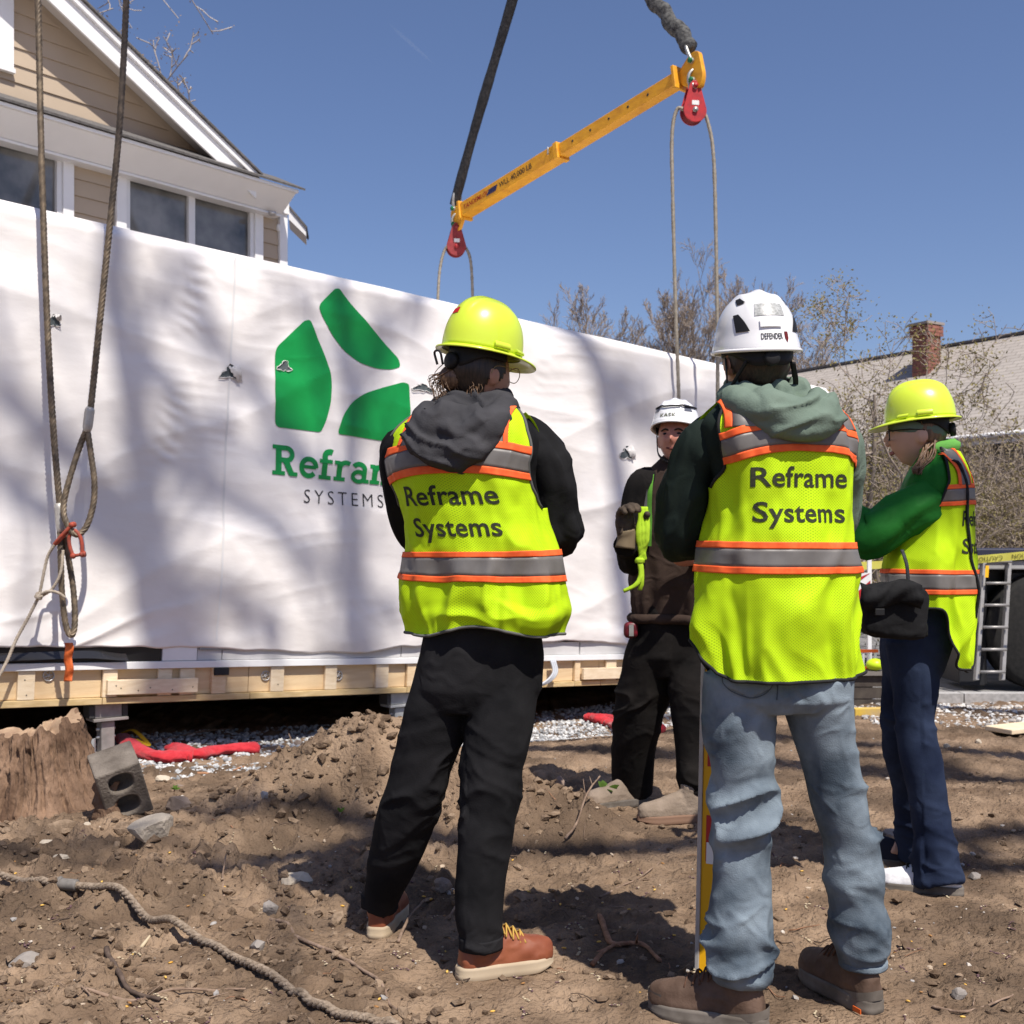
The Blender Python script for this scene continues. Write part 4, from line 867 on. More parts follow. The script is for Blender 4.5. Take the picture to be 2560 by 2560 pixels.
# ================================================================ bare spring trees
def tree_geo(base, height, seed, spread=0.5, levels=4, kids=(9, 6, 5, 4), trunk_r=0.16, upright=0.35, first=0.25, lean=(0, 0), rmin=0.006, ratio=0.55, crook=0.18, split=None):
    """-> trunk buffer, branch buffer, list of twig tips"""
    rg = np.random.default_rng(seed); tb, bb, tips = MB(), MB(), []
    def limb(p0, d, L, r, lev):
        k = (12, 8, 5, 4, 3)[min(lev, 4)]; pts = [np.array(p0, float)]; dd = norm(np.array(d, float))
        for i in range(k):
            dd = norm(dd + rg.normal(0, crook * (0.35 if lev == 0 else 1), 3) + A(0, 0, upright * (0.10 if lev == 0 else 0.22))); pts.append(pts[-1] + dd * L / k)
        pts = np.array(pts); tt = np.linspace(0, 1, k + 1)
        rad = np.maximum(r * (1 - 0.82 * tt ** 0.9) if lev else r * (1 - 0.80 * tt) * (1 + 0.6 * np.exp(-tt * 22)), rmin)
        v, f = sweep(pts, rad, (12, 7, 5, 4, 3)[min(lev, 4)], caps=False); (tb if lev == 0 else bb).add(v, f)
        if lev >= levels - 1: tips.append((pts[-1], dd)); tips.append((pts[k // 2], dd))
        if lev >= levels: return
        n_ = kids[min(lev, len(kids) - 1)]
        for i in range(n_):
            s = (first if lev == 0 else 0.22) + (1 - (first if lev == 0 else 0.22)) * (i + rg.uniform(0.1, 0.9)) / n_; s = min(s, 0.98)
            j = min(int(s * k), k - 1); q = lerp(pts[j], pts[j + 1], s * k - j); tdir = norm(pts[j + 1] - pts[j])
            a_ = rg.uniform(0, 2 * np.pi) if lev else i * 2.4 + rg.uniform(-.5, .5); side = norm(np.cross(tdir, A(math.cos(a_), math.sin(a_), 0.3)))
            ang = rg.uniform(0.75, 1.25) * spread * 1.6; nd = tdir * math.cos(ang) + side * math.sin(ang)
            limb(q, nd, L * ratio * rg.uniform(0.7, 1.15) * (1.15 - 0.55 * s), max(np.interp(s, tt, rad) * 0.62, rmin), lev + 1)
    limb(base, A(lean[0], lean[1], 1), height * (0.72 if split is None else split), trunk_r, 0)
    return tb, bb, tips
barkm = mat("grey_brown_bark", (0.17, 0.14, 0.115), (0.27, 0.225, 0.185), scale=14, rough=0.95, bump=0.6, bscale=40, stretch=(1, 1, 0.3))
twigm = mat("twig_bark", (0.25, 0.20, 0.165), (0.36, 0.30, 0.245), scale=10, rough=0.9)
palebark = mat("pale_bark", (0.36, 0.32, 0.29), (0.46, 0.42, 0.38), scale=10, rough=0.9)
budm = mat("leaf_buds", (0.23, 0.20, 0.07), (0.33, 0.28, 0.10), scale=20, rough=0.7, thin=0.3)
budr = mat("reddish_buds", (0.30, 0.21, 0.13), (0.38, 0.28, 0.18), scale=20, rough=0.7, thin=0.3)
def buds(tips, name, m, parent, size, per, spread, seed):
    rg = np.random.default_rng(seed); n_ = len(tips) * per
    c = np.repeat(np.array([t_[0] for t_ in tips]), per, 0) + rg.normal(0, spread, (n_, 3))
    a_ = norm(rg.normal(0, 1, (n_, 3))); b_ = norm(np.cross(a_, rg.normal(0, 1, (n_, 3)))); s = rg.uniform(0.5, 1.3, (n_, 1)) * size
    v = np.stack([c - a_ * s, c + b_ * s * .55, c + a_ * s, c - b_ * s * .55], 1).reshape(-1, 3)
    mk(name, v, (np.arange(n_ * 4).reshape(-1, 4)), m, parent, False)
def tree(name, lab, base, height, seed, bm_=barkm, tm_=twigm, group=None, bud=None, **kw):
    tb, bb, tips = tree_geo(base, height, seed, **kw)
    o = empty(name, base); tag(o, lab, "tree", group)
    tb.build("trunk", bm_, o); bb.build("crown", tm_, o)
    if bud: buds(tips, "buds", bud[0], o, bud[1], bud[2], bud[3], seed + 1)
    return o
# behind the tan house, reaching out over the rake
tree("bare_tree", "pale bare tree with swelling buds rising behind the tan house gable", A(-10.9, 21.5, 0), 19.5, 21, palebark, palebark, bud=(budr, 0.026, 3, 0.06), spread=0.62, levels=4, kids=(11, 6, 5, 3), trunk_r=0.26, first=0.3, rmin=0.012, upright=0.2)
# line of trees behind the module
for i, (px, py, Y, sd, lab) in enumerate(((1478, 740, 34, 30, "lowest bare tree at the left end of the twiggy row behind the module"), (1540, 715, 35, 31, "bare twiggy tree behind the module left of the hanging wire ropes"), (1605, 700, 36, 32, "broad bare tree just left of the thicker wire rope strand"), (1685, 695, 38, 33, "bare tree seen directly behind the left strand of wire rope"), (1755, 680, 37, 36, "tallest bare tree between the two hanging rope strands"), (1835, 700, 36, 37, "bare tree behind the right strand of wire rope"), (1905, 712, 37, 34, "bare tree rising just behind the white vented helmet"), (2030, 800, 36, 35, "slender bare tree between the white helmet and the grey roof"), (2095, 850, 37, 39, "low bare tree standing behind the grey roof ridge"))):
    top = P(px, py, Y)
    tree("bare_tree", lab, A(top[0], Y, -0.5), (top[2] + 0.5) * 1.06, sd, group="bare trees behind the module", spread=0.34, levels=4, kids=(15, 8, 7, 4), trunk_r=0.10, first=0.10, rmin=0.007, upright=0.55, ratio=0.52)
# budding garden tree in front of the grey roof
t0 = P(2235, 1400, 13.5)
tree("budding_tree", "small budding garden tree spreading before the grey shingle roof", A(t0[0], 13.5, -0.1), 4.3, 41, MATS["grey_brown_bark"], twigm, bud=(budm, 0.018, 5, 0.06), spread=0.72, levels=4, kids=(9, 6, 5, 3), trunk_r=0.075, first=0.12, rmin=0.004, upright=0.22, lean=(-0.22, 0), ratio=0.68, crook=0.26)
# thicket of shrubs below it
def shrub(lab, px, Y, h, w, seed, m):
    b_ = P(px, 1500, Y); o = empty("budding_shrub", A(b_[0], Y, -0.1)); tag(o, lab, "shrub", "shrubs before the far house")
    rg = np.random.default_rng(seed); mb = MB(); tips = []
    for k in range(26):
        a_ = rg.uniform(0, 6.28); d = norm(A(math.cos(a_) * w * .55, math.sin(a_) * w * .55, h * rg.uniform(0.6, 1.1)))
        def stem(p, d, L, r, lev):
            pts = [p]
            for i in range(5): d = norm(d + rg.normal(0, .16, 3)); pts.append(pts[-1] + d * L / 5)
            pts = np.array(pts); mb.add(*sweep(pts, np.linspace(r, 0.004, 6), 4, caps=False)); tips.extend([(q_, d) for q_ in pts[2:]])
            if lev < 2:
                for i in range(4): stem(pts[rg.integers(1, 5)], norm(d + rg.normal(0, .6, 3)), L * .5, r * .6, lev + 1)
        stem(A(b_[0] + rg.normal(0, w * .22), Y + rg.normal(0, w * .15), -0.1), d, h * rg.uniform(.7, 1.05), 0.014, 0)
    mb.build("stems", twigm, o); buds(tips, "leaves", m, o, 0.026, 3, 0.07, seed + 5)
olive = mat("olive_leaf_buds", (0.20, 0.165, 0.07), (0.30, 0.25, 0.115), scale=3, rough=0.8, thin=0.3); dun = mat("dun_leaf_buds", (0.23, 0.18, 0.115), (0.31, 0.25, 0.16), scale=3, rough=0.8, thin=0.3)
for i, (px, Y, h, w) in enumerate(((2180, 17.5, 2.3, 1.9), (2290, 18.6, 2.7, 2.0), (2400, 17.6, 2.6, 2.0), (2500, 18.4, 2.9, 2.0), (2600, 17.4, 2.8, 2.0), (2450, 21.0, 3.2, 2.4), (2250, 21.5, 2.9, 2.4), (2590, 21.0, 3.3, 2.4))):
    shrub(["olive budding shrub at the foot of the small garden tree", "dun twiggy shrub behind the person in green jacket", "olive shrub behind the yellow caution tape", "tall dun shrub behind the dark truck deck", "olive shrub behind the truck wheel", "tallest olive shrub against the slate siding", "dun shrub against the slate siding under the eave", "olive shrub against the slate wall above the truck"][i], px, Y, h, w, 300 + i, olive if i % 2 == 0 else dun)
# tall trees standing behind the viewer, right of the group: their high limbs cast the soft shade
def cast(px, py, Yp):                                            # point up-sun of a spot on the wrap, in the plane y = Yp
    w_ = on_plane(px, py, MA, MN); return w_ + np.array(to_sun) * ((w_[1] - Yp) / -to_sun[1])
def gcast(px, py, Yp): w_ = G(px, py); return w_ + np.array(to_sun) * ((w_[1] - Yp) / -to_sun[1])
def shade_tree(lab, base, fork, limbs, seed, r=0.26):
    rg = np.random.default_rng(seed); o = empty("shade_tree", base); tag(o, lab, "tree", "bare trees behind the viewer")
    mk("trunk", *sweep(spline([base, lerp(A(*base), A(*fork), .5) + A(.15, 0, 0), fork], 20), np.linspace(r, r * .6, 20), 12), barkm, o); mb = MB()
    for pts, r0, r1, nb in limbs:
        p = spline([A(*fork)] + pts if nb >= 0 else pts, n=40); p[8:] += 0.05 * np.stack([vnoise(np.stack([np.arange(32) * .35, np.full(32, seed + k * 3.), np.full(32, r0 * 99)], -1), 3) for k in range(3)], -1); rad = np.linspace(r0, r1, 40); mb.add(*sweep(p, rad, 8, caps=False))
        for k in range(abs(nb)):
            j = int(rg.uniform(14, 38)); d = norm(p[j] - p[j - 1]); d = norm(d + rg.normal(0, .55, 3) * A(1, .6, 1)); L = rg.uniform(.6, 1.7); q = [p[j]]
            for i in range(5): d = norm(d + rg.normal(0, .14, 3) + A(0, 0, .05)); q.append(q[-1] + d * L / 5)
            mb.add(*sweep(np.array(q), np.linspace(rad[j] * .45, .012, 6), 5, caps=False))
            for i in range(2):
                dd = norm(d + rg.normal(0, .6, 3)); m_ = q[rg.integers(2, 5)]; mb.add(*sweep(np.array([m_, m_ + dd * .4, m_ + dd * .8 + rg.normal(0, .1, 3)]), [.02, .014, .008], 4, caps=False))
    mb.build("limbs", twigm, o); return o
YS = -1.5
shade_tree("tall bare tree behind the viewer whose limbs shade the module's left half", A(8.4, YS, 0), A(7.8, YS, 12.5),
   [([cast(640, 1900, YS), cast(400, 1800, YS), cast(388, 1600, YS), cast(372, 1330, YS), cast(330, 1100, YS), cast(298, 860, YS), cast(285, 560, YS), cast(260, 250, YS)], 0.164, 0.076, 6),
    ([cast(372, 1330, YS), cast(250, 1210, YS), cast(120, 1090, YS), cast(0, 1000, YS), cast(-150, 900, YS)], 0.100, 0.054, -3), ([cast(345, 1150, YS), cast(480, 1180, YS), cast(640, 1290, YS), cast(800, 1430, YS), cast(1000, 1560, YS)], 0.091, 0.054, -3),
    ([cast(388, 1450, YS), cast(250, 1330, YS), cast(100, 1270, YS), cast(0, 1180, YS), cast(-120, 1050, YS)], 0.091, 0.054, -3), ([cast(300, 860, YS), cast(420, 1000, YS), cast(560, 1110, YS), cast(700, 1180, YS)], 0.083, 0.046, -3), ([cast(395, 1500, YS), cast(560, 1500, YS), cast(700, 1580, YS)], 0.091, 0.054, -2)], 61)
shade_tree("tall bare tree behind the viewer whose limbs shade the logo", A(9.9, YS, 0), A(9.3, YS, 12.5),
   [([cast(1000, 1900, YS), cast(885, 1700, YS), cast(875, 1400, YS), cast(870, 1100, YS), cast(862, 800, YS), cast(850, 500, YS)], 0.126, 0.057, 8), ([cast(875, 1300, YS), cast(700, 1080, YS), cast(560, 900, YS), cast(440, 700, YS)], 0.083, 0.039, -4), ([cast(870, 1000, YS), cast(1010, 800, YS), cast(1120, 640, YS)], 0.072, 0.036, -3),
    ([gcast(1500, 2120, YS), gcast(1150, 2110, YS), gcast(850, 2085, YS), gcast(560, 2070, YS), gcast(330, 2050, YS)], 0.094, 0.050, 5), ([gcast(1000, 2100, YS), gcast(750, 2150, YS), gcast(480, 2190, YS)], 0.091, 0.054, -3)], 62, .22)
shade_tree("tall bare tree behind the viewer whose limbs shade the module's far end", A(11.7, YS, 0), A(11.3, YS, 13),
   [([cast(1640, 1900, YS), cast(1560, 1600, YS), cast(1545, 1250, YS), cast(1500, 1000, YS), cast(1455, 860, YS), cast(1400, 700, YS)], 0.151, 0.089, 6), ([cast(1500, 1000, YS), cast(1640, 1050, YS), cast(1800, 1000, YS)], 0.091, 0.054, -3),
    ([gcast(2700, 1960, YS), gcast(2400, 1930, YS), gcast(2150, 1880, YS)], 0.089, 0.050, 4), ([gcast(2650, 2160, YS), gcast(2450, 2130, YS), gcast(2330, 2060, YS)], 0.076, 0.037, 4)], 63, .22)
# ================================================================ things lying on the dirt
def gz(x, y): return float(zt(np.array([x]), np.array([y]))[0])
def GT(px, py, it=12):                                           # pixel on the real terrain
    z = 0.0
    for _ in range(it):
        q = G(px, py, z); z = 0.5 * z + 0.5 * float(zbase(q[0], q[1]))
    return G(px, py, z)
bark = mat("stump_bark", (0.095, 0.055, 0.034), (0.245, 0.155, 0.10), scale=9, rough=0.95, bump=1.0, bscale=30, stretch=(1, 1, 0.4), bdist=0.03, detail=8)
cutw = mat("cut_wood", (0.26, 0.17, 0.11), (0.40, 0.28, 0.18), scale=12, rough=0.85, bump=0.4, bscale=30)
# ---- stump
sb = GT(78, 2030); sb = A(sb[0], sb[1] + 0.18, gz(sb[0], sb[1]) - 0.05)
st = empty("tree_stump", sb); tag(st, "broken brown tree stump with rough furrowed bark beside the concrete block", "tree stump")
n_t, n_r = 260, 60; th = np.linspace(0, 2 * np.pi, n_t, endpoint=False); rows = []
for i in range(n_r):
    s = i / (n_r - 1); r = 0.245 - 0.085 * s + 0.17 * math.exp(-s * 5) * (0.7 + 0.3 * 1)
    rr_ = r * (1 + 0.05 * np.cos(3 * th + 0.7) + 0.04 * np.cos(5 * th) + 0.22 * math.exp(-s * 6) * np.cos(6 * th + 1.0))
    c3 = np.stack([np.cos(th) * 5.5, np.sin(th) * 5.5, np.full(n_t, s * 1.1)], -1)
    rr_ = rr_ + 0.020 * ridged(c3 * 1.6 + 0.4 * vnoise(c3 * 2, 5)[:, None], 61) + 0.014 * ridged(np.stack([np.cos(th) * 14, np.sin(th) * 14, np.full(n_t, s * 4)], -1), 62) + 0.005 * fbm(np.stack([np.cos(th) * 20, np.sin(th) * 20, np.full(n_t, s * 16)], -1), 2, 63) + 0.006 * ridged(np.stack([np.cos(th) * 26, np.sin(th) * 26, np.full(n_t, s * 9)], -1), 67)
    top = 0.415 + 0.03 * np.cos(th - 0.4) - 0.10 * sstep(0.55, 1.0, -np.cos(th + 0.5)) + 0.045 * vnoise(np.stack([np.cos(th) * 2.5, np.sin(th) * 2.5, th * 0], -1), 64) + 0.02 * vnoise(np.stack([np.cos(th) * 9, np.sin(th) * 9, th * 0], -1), 65)
    rows.append(np.stack([rr_ * np.cos(th) - 0.05 * s, rr_ * np.sin(th) + 0.03 * s, top * s], -1))
v = np.concatenate(rows) + sb; mk("bark", v, gridf(n_r, n_t).tolist(), bark, st)
ringt = rows[-1]; tp = [ringt + sb]; ctr = ringt.mean(0)
for k in range(1, 7):
    q = lerp(ringt, ctr, k / 6.02); q = q + np.stack([th * 0, th * 0, 0.022 * vnoise(np.stack([q[:, 0] * 18, q[:, 1] * 18, th * 0], -1), 66) - 0.03 * (k > 3)], -1); tp.append(q + sb)
mk("broken_top", np.concatenate(tp) - A(0, 0, 0.002), gridf(7, n_t).tolist(), cutw, st)
hol = P(42, 1838, sb[1] - 0.20)
sc_v = []
for i_ in range(12):
    for j_ in range(12):
        a_ = R(-128 + 52 * j_ / 11); z_ = .30 + .17 * i_ / 11; rr0 = .225 + .018 * math.sin(i_ * 1.7 + j_) + .012 * math.cos(j_ * 2.3 - i_); sc_v.append(sb + A(rr0 * math.cos(a_) + .02 * z_ * 2, rr0 * math.sin(a_), z_ - .03 * abs(j_ - 5.5) / 5.5))
# ---- concrete block
conc = mat("weathered_concrete", (0.10, 0.083, 0.068), (0.20, 0.172, 0.143), scale=9, rough=0.95, bump=0.8, bscale=90, detail=8, bdist=0.006)
def cinder():
    bm = bmesh.new(); W, H, D = 0.26, 0.19, 0.20
    outer = [(-W / 2, -H / 2), (W / 2, -H / 2), (W / 2, H / 2), (-W / 2, H / 2)]
    def cell(cx): return [(cx + 0.046 * math.cos(a_) * (abs(math.cos(a_)) ** -0.25 if abs(math.cos(a_)) > .1 else 1), 0.052 * math.sin(a_)) for a_ in np.linspace(0, 2 * np.pi, 20, endpoint=False)]
    return outer, [cell(-0.058), cell(0.058)], D
cb = GT(292, 2062); cbz = gz(cb[0], cb[1])
outer, cells, D = cinder(); ob = bmesh.new(); loops = []
for loop in [outer] + cells:
    vs_ = [ob.verts.new((x, 0, y)) for x, y in loop]; loops.append([ob.edges.new((vs_[i], vs_[(i + 1) % len(vs_)])) for i in range(len(vs_))])
bmesh.ops.triangle_fill(ob, use_beauty=True, use_dissolve=False, edges=ob.edges[:])
g = bmesh.ops.extrude_face_region(ob, geom=ob.faces[:]); bmesh.ops.translate(ob, vec=(0, D, 0), verts=[e for e in g["geom"] if isinstance(e, bmesh.types.BMVert)])
bmesh.ops.recalc_face_normals(ob, faces=ob.faces)
ob.verts.index_update(); v = np.array([w.co[:] for w in ob.verts]); f = [tuple(w.index for w in q.verts) for q in ob.faces]; ob.free()
Rm = np.array(Matrix.Rotation(R(30), 3, 'Z') @ Matrix.Rotation(R(20), 3, 'X') @ Matrix.Rotation(R(72), 3, 'Y'))
v = v @ Rm.T; v = v + A(cb[0] + 0.0, cb[1] + 0.10, cbz - v[:, 2].min() - 0.05)
o = mk("concrete_block", v, f, conc, smooth=False, bevel=0.008); tag(o, "grey two-cell concrete block tipped against the tree stump", "concrete block")
def rock(name, px, py, wpx, hpx, m, lab, seed, cat="rock", depth=0.8, ang=0.0, rough_=0.22, grp="stones on the dirt"):
    b_ = GT(px, py); s = F / b_[1]; w, h = wpx / s, hpx / s; rg = np.random.default_rng(seed)
    v0 = ICO3[0]; d = v0 * (1 + rough_ * vnoise(v0 * 1.6 + seed, seed) + 0.09 * fbm(v0 * 4 + seed, 3, seed + 1))[:, None]
    for _k in range(15):                                          # flat broken facets
        _n = norm(rg.normal(0, 1, 3)); _d = rg.uniform(.5, .85); _e = d @ _n - _d; d = d - np.maximum(_e, 0)[:, None] * _n * .92
    v = d * A(w / 2, w / 2 * depth, h * 0.62); ca, sa = math.cos(ang), math.sin(ang)
    v = np.stack([v[:, 0] * ca - v[:, 2] * sa, v[:, 1], v[:, 0] * sa + v[:, 2] * ca], -1)
    z = gz(b_[0], b_[1]); c = A(b_[0], b_[1] + w / 2 * depth * .6, z + h * 0.17)
    o = mk(name, v + c, ICO3[1], m, smooth=False); tag(o, lab, cat, grp); return o
rk_pale = mat("pale_stone", (0.42, 0.355, 0.27), (0.56, 0.49, 0.39), scale=12, rough=0.9, bump=0.5, bscale=60)
rk_grey = mat("grey_stone", (0.22, 0.195, 0.175), (0.32, 0.29, 0.26), scale=10, rough=0.9, bump=0.5, bscale=60)
rk_brown = mat("brown_stone", (0.17, 0.13, 0.105), (0.26, 0.205, 0.17), scale=10, rough=0.9, bump=0.5, bscale=60)
rk_blue = mat("bluish_stone", (0.24, 0.24, 0.24), (0.34, 0.335, 0.33), scale=10, rough=0.8, bump=0.3, bscale=50)
rocks = [(445, 2028, 74, 50, rk_brown, "dark brown stone between the concrete block and the mound", 3), (730, 2222, 100, 46, rk_pale, "largest pale stone lying in the leg shadow", 4),
 (672, 2292, 56, 48, rk_grey, "squat grey stone half sunk behind the ground rope", 5), (642, 2378, 44, 32, rk_grey, "small round grey stone beside the ground rope", 6),
 (50, 2420, 115, 50, rk_grey, "wide flat grey stone sunk in the dirt left of the rope", 7), (148, 2150, 46, 24, rk_pale, "small pale stone on the bare bank below the stump", 8),
 (795, 1896, 26, 34, rk_pale, "pink white stone on the mound's sunny slope", 9), (856, 1810, 34, 16, rk_pale, "pale flat stone on the mound crest", 10),
 (742, 1868, 34, 24, rk_brown, "brown stone on the mound's upper left slope", 11), (640, 1870, 26, 15, rk_pale, "round tan stone on the gravel behind the mound", 12),
 (22, 2030, 52, 58, rk_grey, "upright grey stone leaning at the foot of the stump", 13), (405, 1957, 46, 22, rk_pale, "angular buff stone lying in the gravel", 14),
 (448, 1962, 44, 16, rk_brown, "flat reddish stone lying in the gravel", 15), (2448, 1862, 20, 20, rk_pale, "pale pebble stone on the dirt beyond the white shoe", 16),
 (2370, 1872, 24, 12, rk_pale, "low pale stone on the dirt by the navy jeans", 17), (2235, 2098, 46, 26, rk_grey, "dull stone between the two pairs of jeans", 18),
 (2440, 2195, 42, 20, rk_grey, "grey stone right of the white shoe heel", 19), (2400, 2505, 48, 36, rk_grey, "square grey stone in the bottom right dirt", 20),
 (215, 2090, 30, 22, rk_pale, "small buff stone beside the concrete slab", 23), (110, 2117, 48, 18, rk_pale, "flat pale stone at the stump's foot", 24),
 (1110, 2245, 52, 34, rk_brown, "dark stone in the shade between the black trousers", 25), (775, 1893, 14, 16, rk_pale, "tiny pale stone beside the pink white stone", 27), (820, 1880, 12, 11, rk_pale, "tiny buff stone high on the mound slope", 28),
 (660, 2035, 26, 22, rk_blue, "bluish stone on the mound's shaded flank", 29)]
for r_ in rocks: rock("stone", *r_)
rock("concrete_slab", 372, 2125, 138, 66, mat("slab_concrete", (0.36, 0.31, 0.245), (0.47, 0.41, 0.33), scale=9, rough=0.95, bump=0.7, bscale=70), "broken chunk of pale concrete in front of the tipped block", 41, "concrete", rough_=0.12, grp=None)
rock("earth_clod", 1395, 1985, 60, 50, mat("clay_clod", (0.20, 0.145, 0.115), (0.28, 0.21, 0.165), scale=10, rough=0.95), "squarish clay clod on the mound's right end", 44, "clod", rough_=0.1, grp=None)
rock("earth_clod", 1345, 1975, 90, 62, clod_m[0], "crumbly brown clod beside the squarish clay clod", 45, "clod", rough_=0.3, grp=None)
rock("earth_clod", 700, 2058, 70, 42, clod_m[1], "jutting dark clod at the mound's shaded foot", 46, "clod", rough_=0.3, grp=None)
rock("earth_clod", 320, 2095, 90, 40, clod_m[0], "knobbly clod of dirt left of the concrete chunk", 47, "clod", rough_=0.35, grp=None)
rock("earth_clod", 150, 2085, 110, 36, clod_m[0], "wide crumbly clod below the stump", 48, "clod", rough_=0.35, grp=None)
# bark slab and metal stake beside the stump
bs = GT(262, 2052); v = np.concatenate([boxv((-.05, -.015, 0), (.095, 0, 0), (0, .03, 0), (.012, 0, .20))]); v += A(bs[0], bs[1], gz(bs[0], bs[1]) - 0.02)
bs_ = MB(); n_ = 9
g = np.array([[(-.052 + .104 * j / 8 + 0.008 * math.sin(i * 2.1 + j), -0.012 * math.cos((j - 4) * .5) + d_, i * 0.021 + 0.014 * math.sin(j * 1.9) * (i / 9)) for j in range(9)] for d_ in (0, .02) for i in range(10)])
g = g.reshape(2, 10, 9, 3) + A(bs[0], bs[1], gz(bs[0], bs[1]) - 0.02)
f = gridf(10, 9, False).tolist(); bs_.add(g[0].reshape(-1, 3), f); bs_.add(g[1].reshape(-1, 3), [q[::-1] for q in f])
bs_.add(np.concatenate([g[0][-1], g[1][-1]]), gridf(2, 9, False)); bs_.add(np.concatenate([g[0][:, -1], g[1][:, -1]]), gridf(2, 10, False)); bs_.add(np.concatenate([g[0][:, 0], g[1][:, 0]]), gridf(2, 10, False))
tag(bs_.build("bark_slab", bark, smooth=False), "upright slab of bark leaning between stump and concrete block", "bark")
sk = GT(222, 1925); sk_o = empty("steel_stake", (sk[0], sk[1], 0)); tag(sk_o, "flat grey steel stake standing behind the concrete block", "stake")
s = F / sk[1]; mk("blade", cbox(A(sk[0], sk[1], gz(sk[0], sk[1]) + 0.07), 26 / s, 0.006, 0.20), BOXF, MATS["grey_post_steel"], sk_o, False, bevel=0.001)
mk("flange", cbox(A(sk[0] + 12 / s, sk[1] + 0.014, gz(sk[0], sk[1]) + 0.07), 0.005, 0.022, 0.20), BOXF, MATS["grey_post_steel"], sk_o, False)
# ---- red slings on the gravel
redsl = mat("red_sling_fabric", (0.40, 0.012, 0.02), (0.50, 0.025, 0.035), scale=25, rough=0.8, bump=0.6, bscale=60, sheen=0.2)
def soft_sling(name, px_pts, r, lab, seed, m=redsl):
    pts = []
    for x_, y_ in px_pts:
        q = GT(x_, y_); q[2] = float(zt(A(q[0]), A(q[1]), False)[0]) + r * 0.75; pts.append(q)
    p = spline(pts, step=0.012); n_ = len(p); t_ = np.arange(n_) * 0.012
    v, f = sweep(p, r * (1 + 0.18 * vnoise(np.stack([t_ * 9, t_ * 0, t_ * 0], -1), seed)), 22, flat=(0.75, 1.15), up=A(0, 0, 1))
    q = v.reshape(n_, 22, 3); nn = q - q.mean(1, keepdims=True)
    thn = np.linspace(0, 6.28, 22, endpoint=False)
    fold = 0.13 * ridged(np.stack(np.broadcast_arrays(t_[:, None] * 7, np.cos(thn)[None] * 2.2 + t_[:, None] * 8, np.sin(thn)[None] * 2.2), -1), seed + 1)
    v = (q + nn * fold[..., None]).reshape(-1, 3); o = mk(name, v, f, m); tag(o, lab, "lifting sling", "red slings on the gravel")
soft_sling("red_sling", [(306, 1862), (325, 1880), (365, 1900), (410, 1908), (460, 1905), (482, 1905)], 0.048, "red fabric sling curling over the gravel beside the jack post", 5)
soft_sling("red_sling", [(425, 1885), (445, 1888), (485, 1900), (530, 1892), (580, 1886), (640, 1882)], 0.045, "red fabric sling lying straight across the gravel", 9)
soft_sling("red_sling", [(1470, 1806), (1500, 1813), (1540, 1822), (1600, 1830), (1645, 1834)], 0.05, "red fabric sling behind the dark trousers", 13)
soft_sling("red_sling", [(1500, 1803), (1525, 1805), (1560, 1812)], 0.045, "short red sling end doubled over beside the dark trousers", 17)
ys = mat("yellow_strap", (0.72, 0.45, 0.02), rough=0.7); pts = [GT(x_, y_) + A(0, 0, h) for x_, y_, h in ((308, 1858, .07), (335, 1868, .11), (372, 1882, .05), (340, 1876, .07), (310, 1864, .05))]
v, f = sweep(spline(pts, 60), 0.012, 8, flat=(0.35, 1.4), up=A(0, 0, 1)); tag(mk("yellow_strap", v, f, ys), "folded yellow strap lying on the curled red sling", "strap")
# ---- hawser across the foreground
hawm = mat("grey_manila", (0.18, 0.135, 0.095), (0.31, 0.245, 0.185), scale=70, rough=0.95, bump=0.6, bscale=160)
hp = []
for x_, y_, l_ in ((-160, 2190, 0), (-40, 2205, 0), (60, 2228, 0), (150, 2246, 0), (230, 2252, .006), (300, 2268, .02), (370, 2305, .035), (430, 2340, .03), (500, 2358, .012), (590, 2408, .004), (680, 2455, 0), (780, 2508, 0), (880, 2545, 0), (1000, 2562, 0), (1150, 2600, 0)):
    q = G(x_, y_, 0.012); hp.append(A(q[0], q[1], gz(q[0], q[1]) + 0.011 + l_))
hp = spline(hp, step=0.006); hs_ = np.array([gz(a_, b_) for a_, b_ in hp[::6, :2]]); hz = np.interp(np.arange(len(hp)), np.arange(0, len(hp), 6), hs_); hp[:, 2] = np.maximum(hp[:, 2], hz + 0.014)
t_ = norm(np.gradient(hp, axis=0)); U_ = norm(np.cross(t_, A(0, 0, 1))); V_ = np.cross(U_, t_); Lh = np.arange(len(hp)) * 0.006
hw = empty("ground_rope", hp[0]); tag(hw, "thick three-strand grey rope snaking over the foreground dirt", "rope")
for k in range(3):
    ph = 2 * np.pi * (Lh / 0.062 + k / 3); v, f = sweep(hp + 0.0060 * (np.cos(ph)[:, None] * U_ + np.sin(ph)[:, None] * V_), 0.0066 * (1 + 0.05 * vnoise(np.stack([Lh * 40, Lh * 0 + k, Lh * 0], -1), 3)), 9)
    mk("strand", v, f, hawm, hw)
k0 = int(np.argmin(np.abs(hp[:, 0] - G(180, 2248)[0])))
v, f = sweep(hp[k0 - 9:k0 + 9], 0.0195, 12); mk("tape_wrap", v, f, mat("dirty_tape", (0.11, 0.10, 0.09), (0.18, 0.165, 0.15), scale=40, rough=0.7), hw)
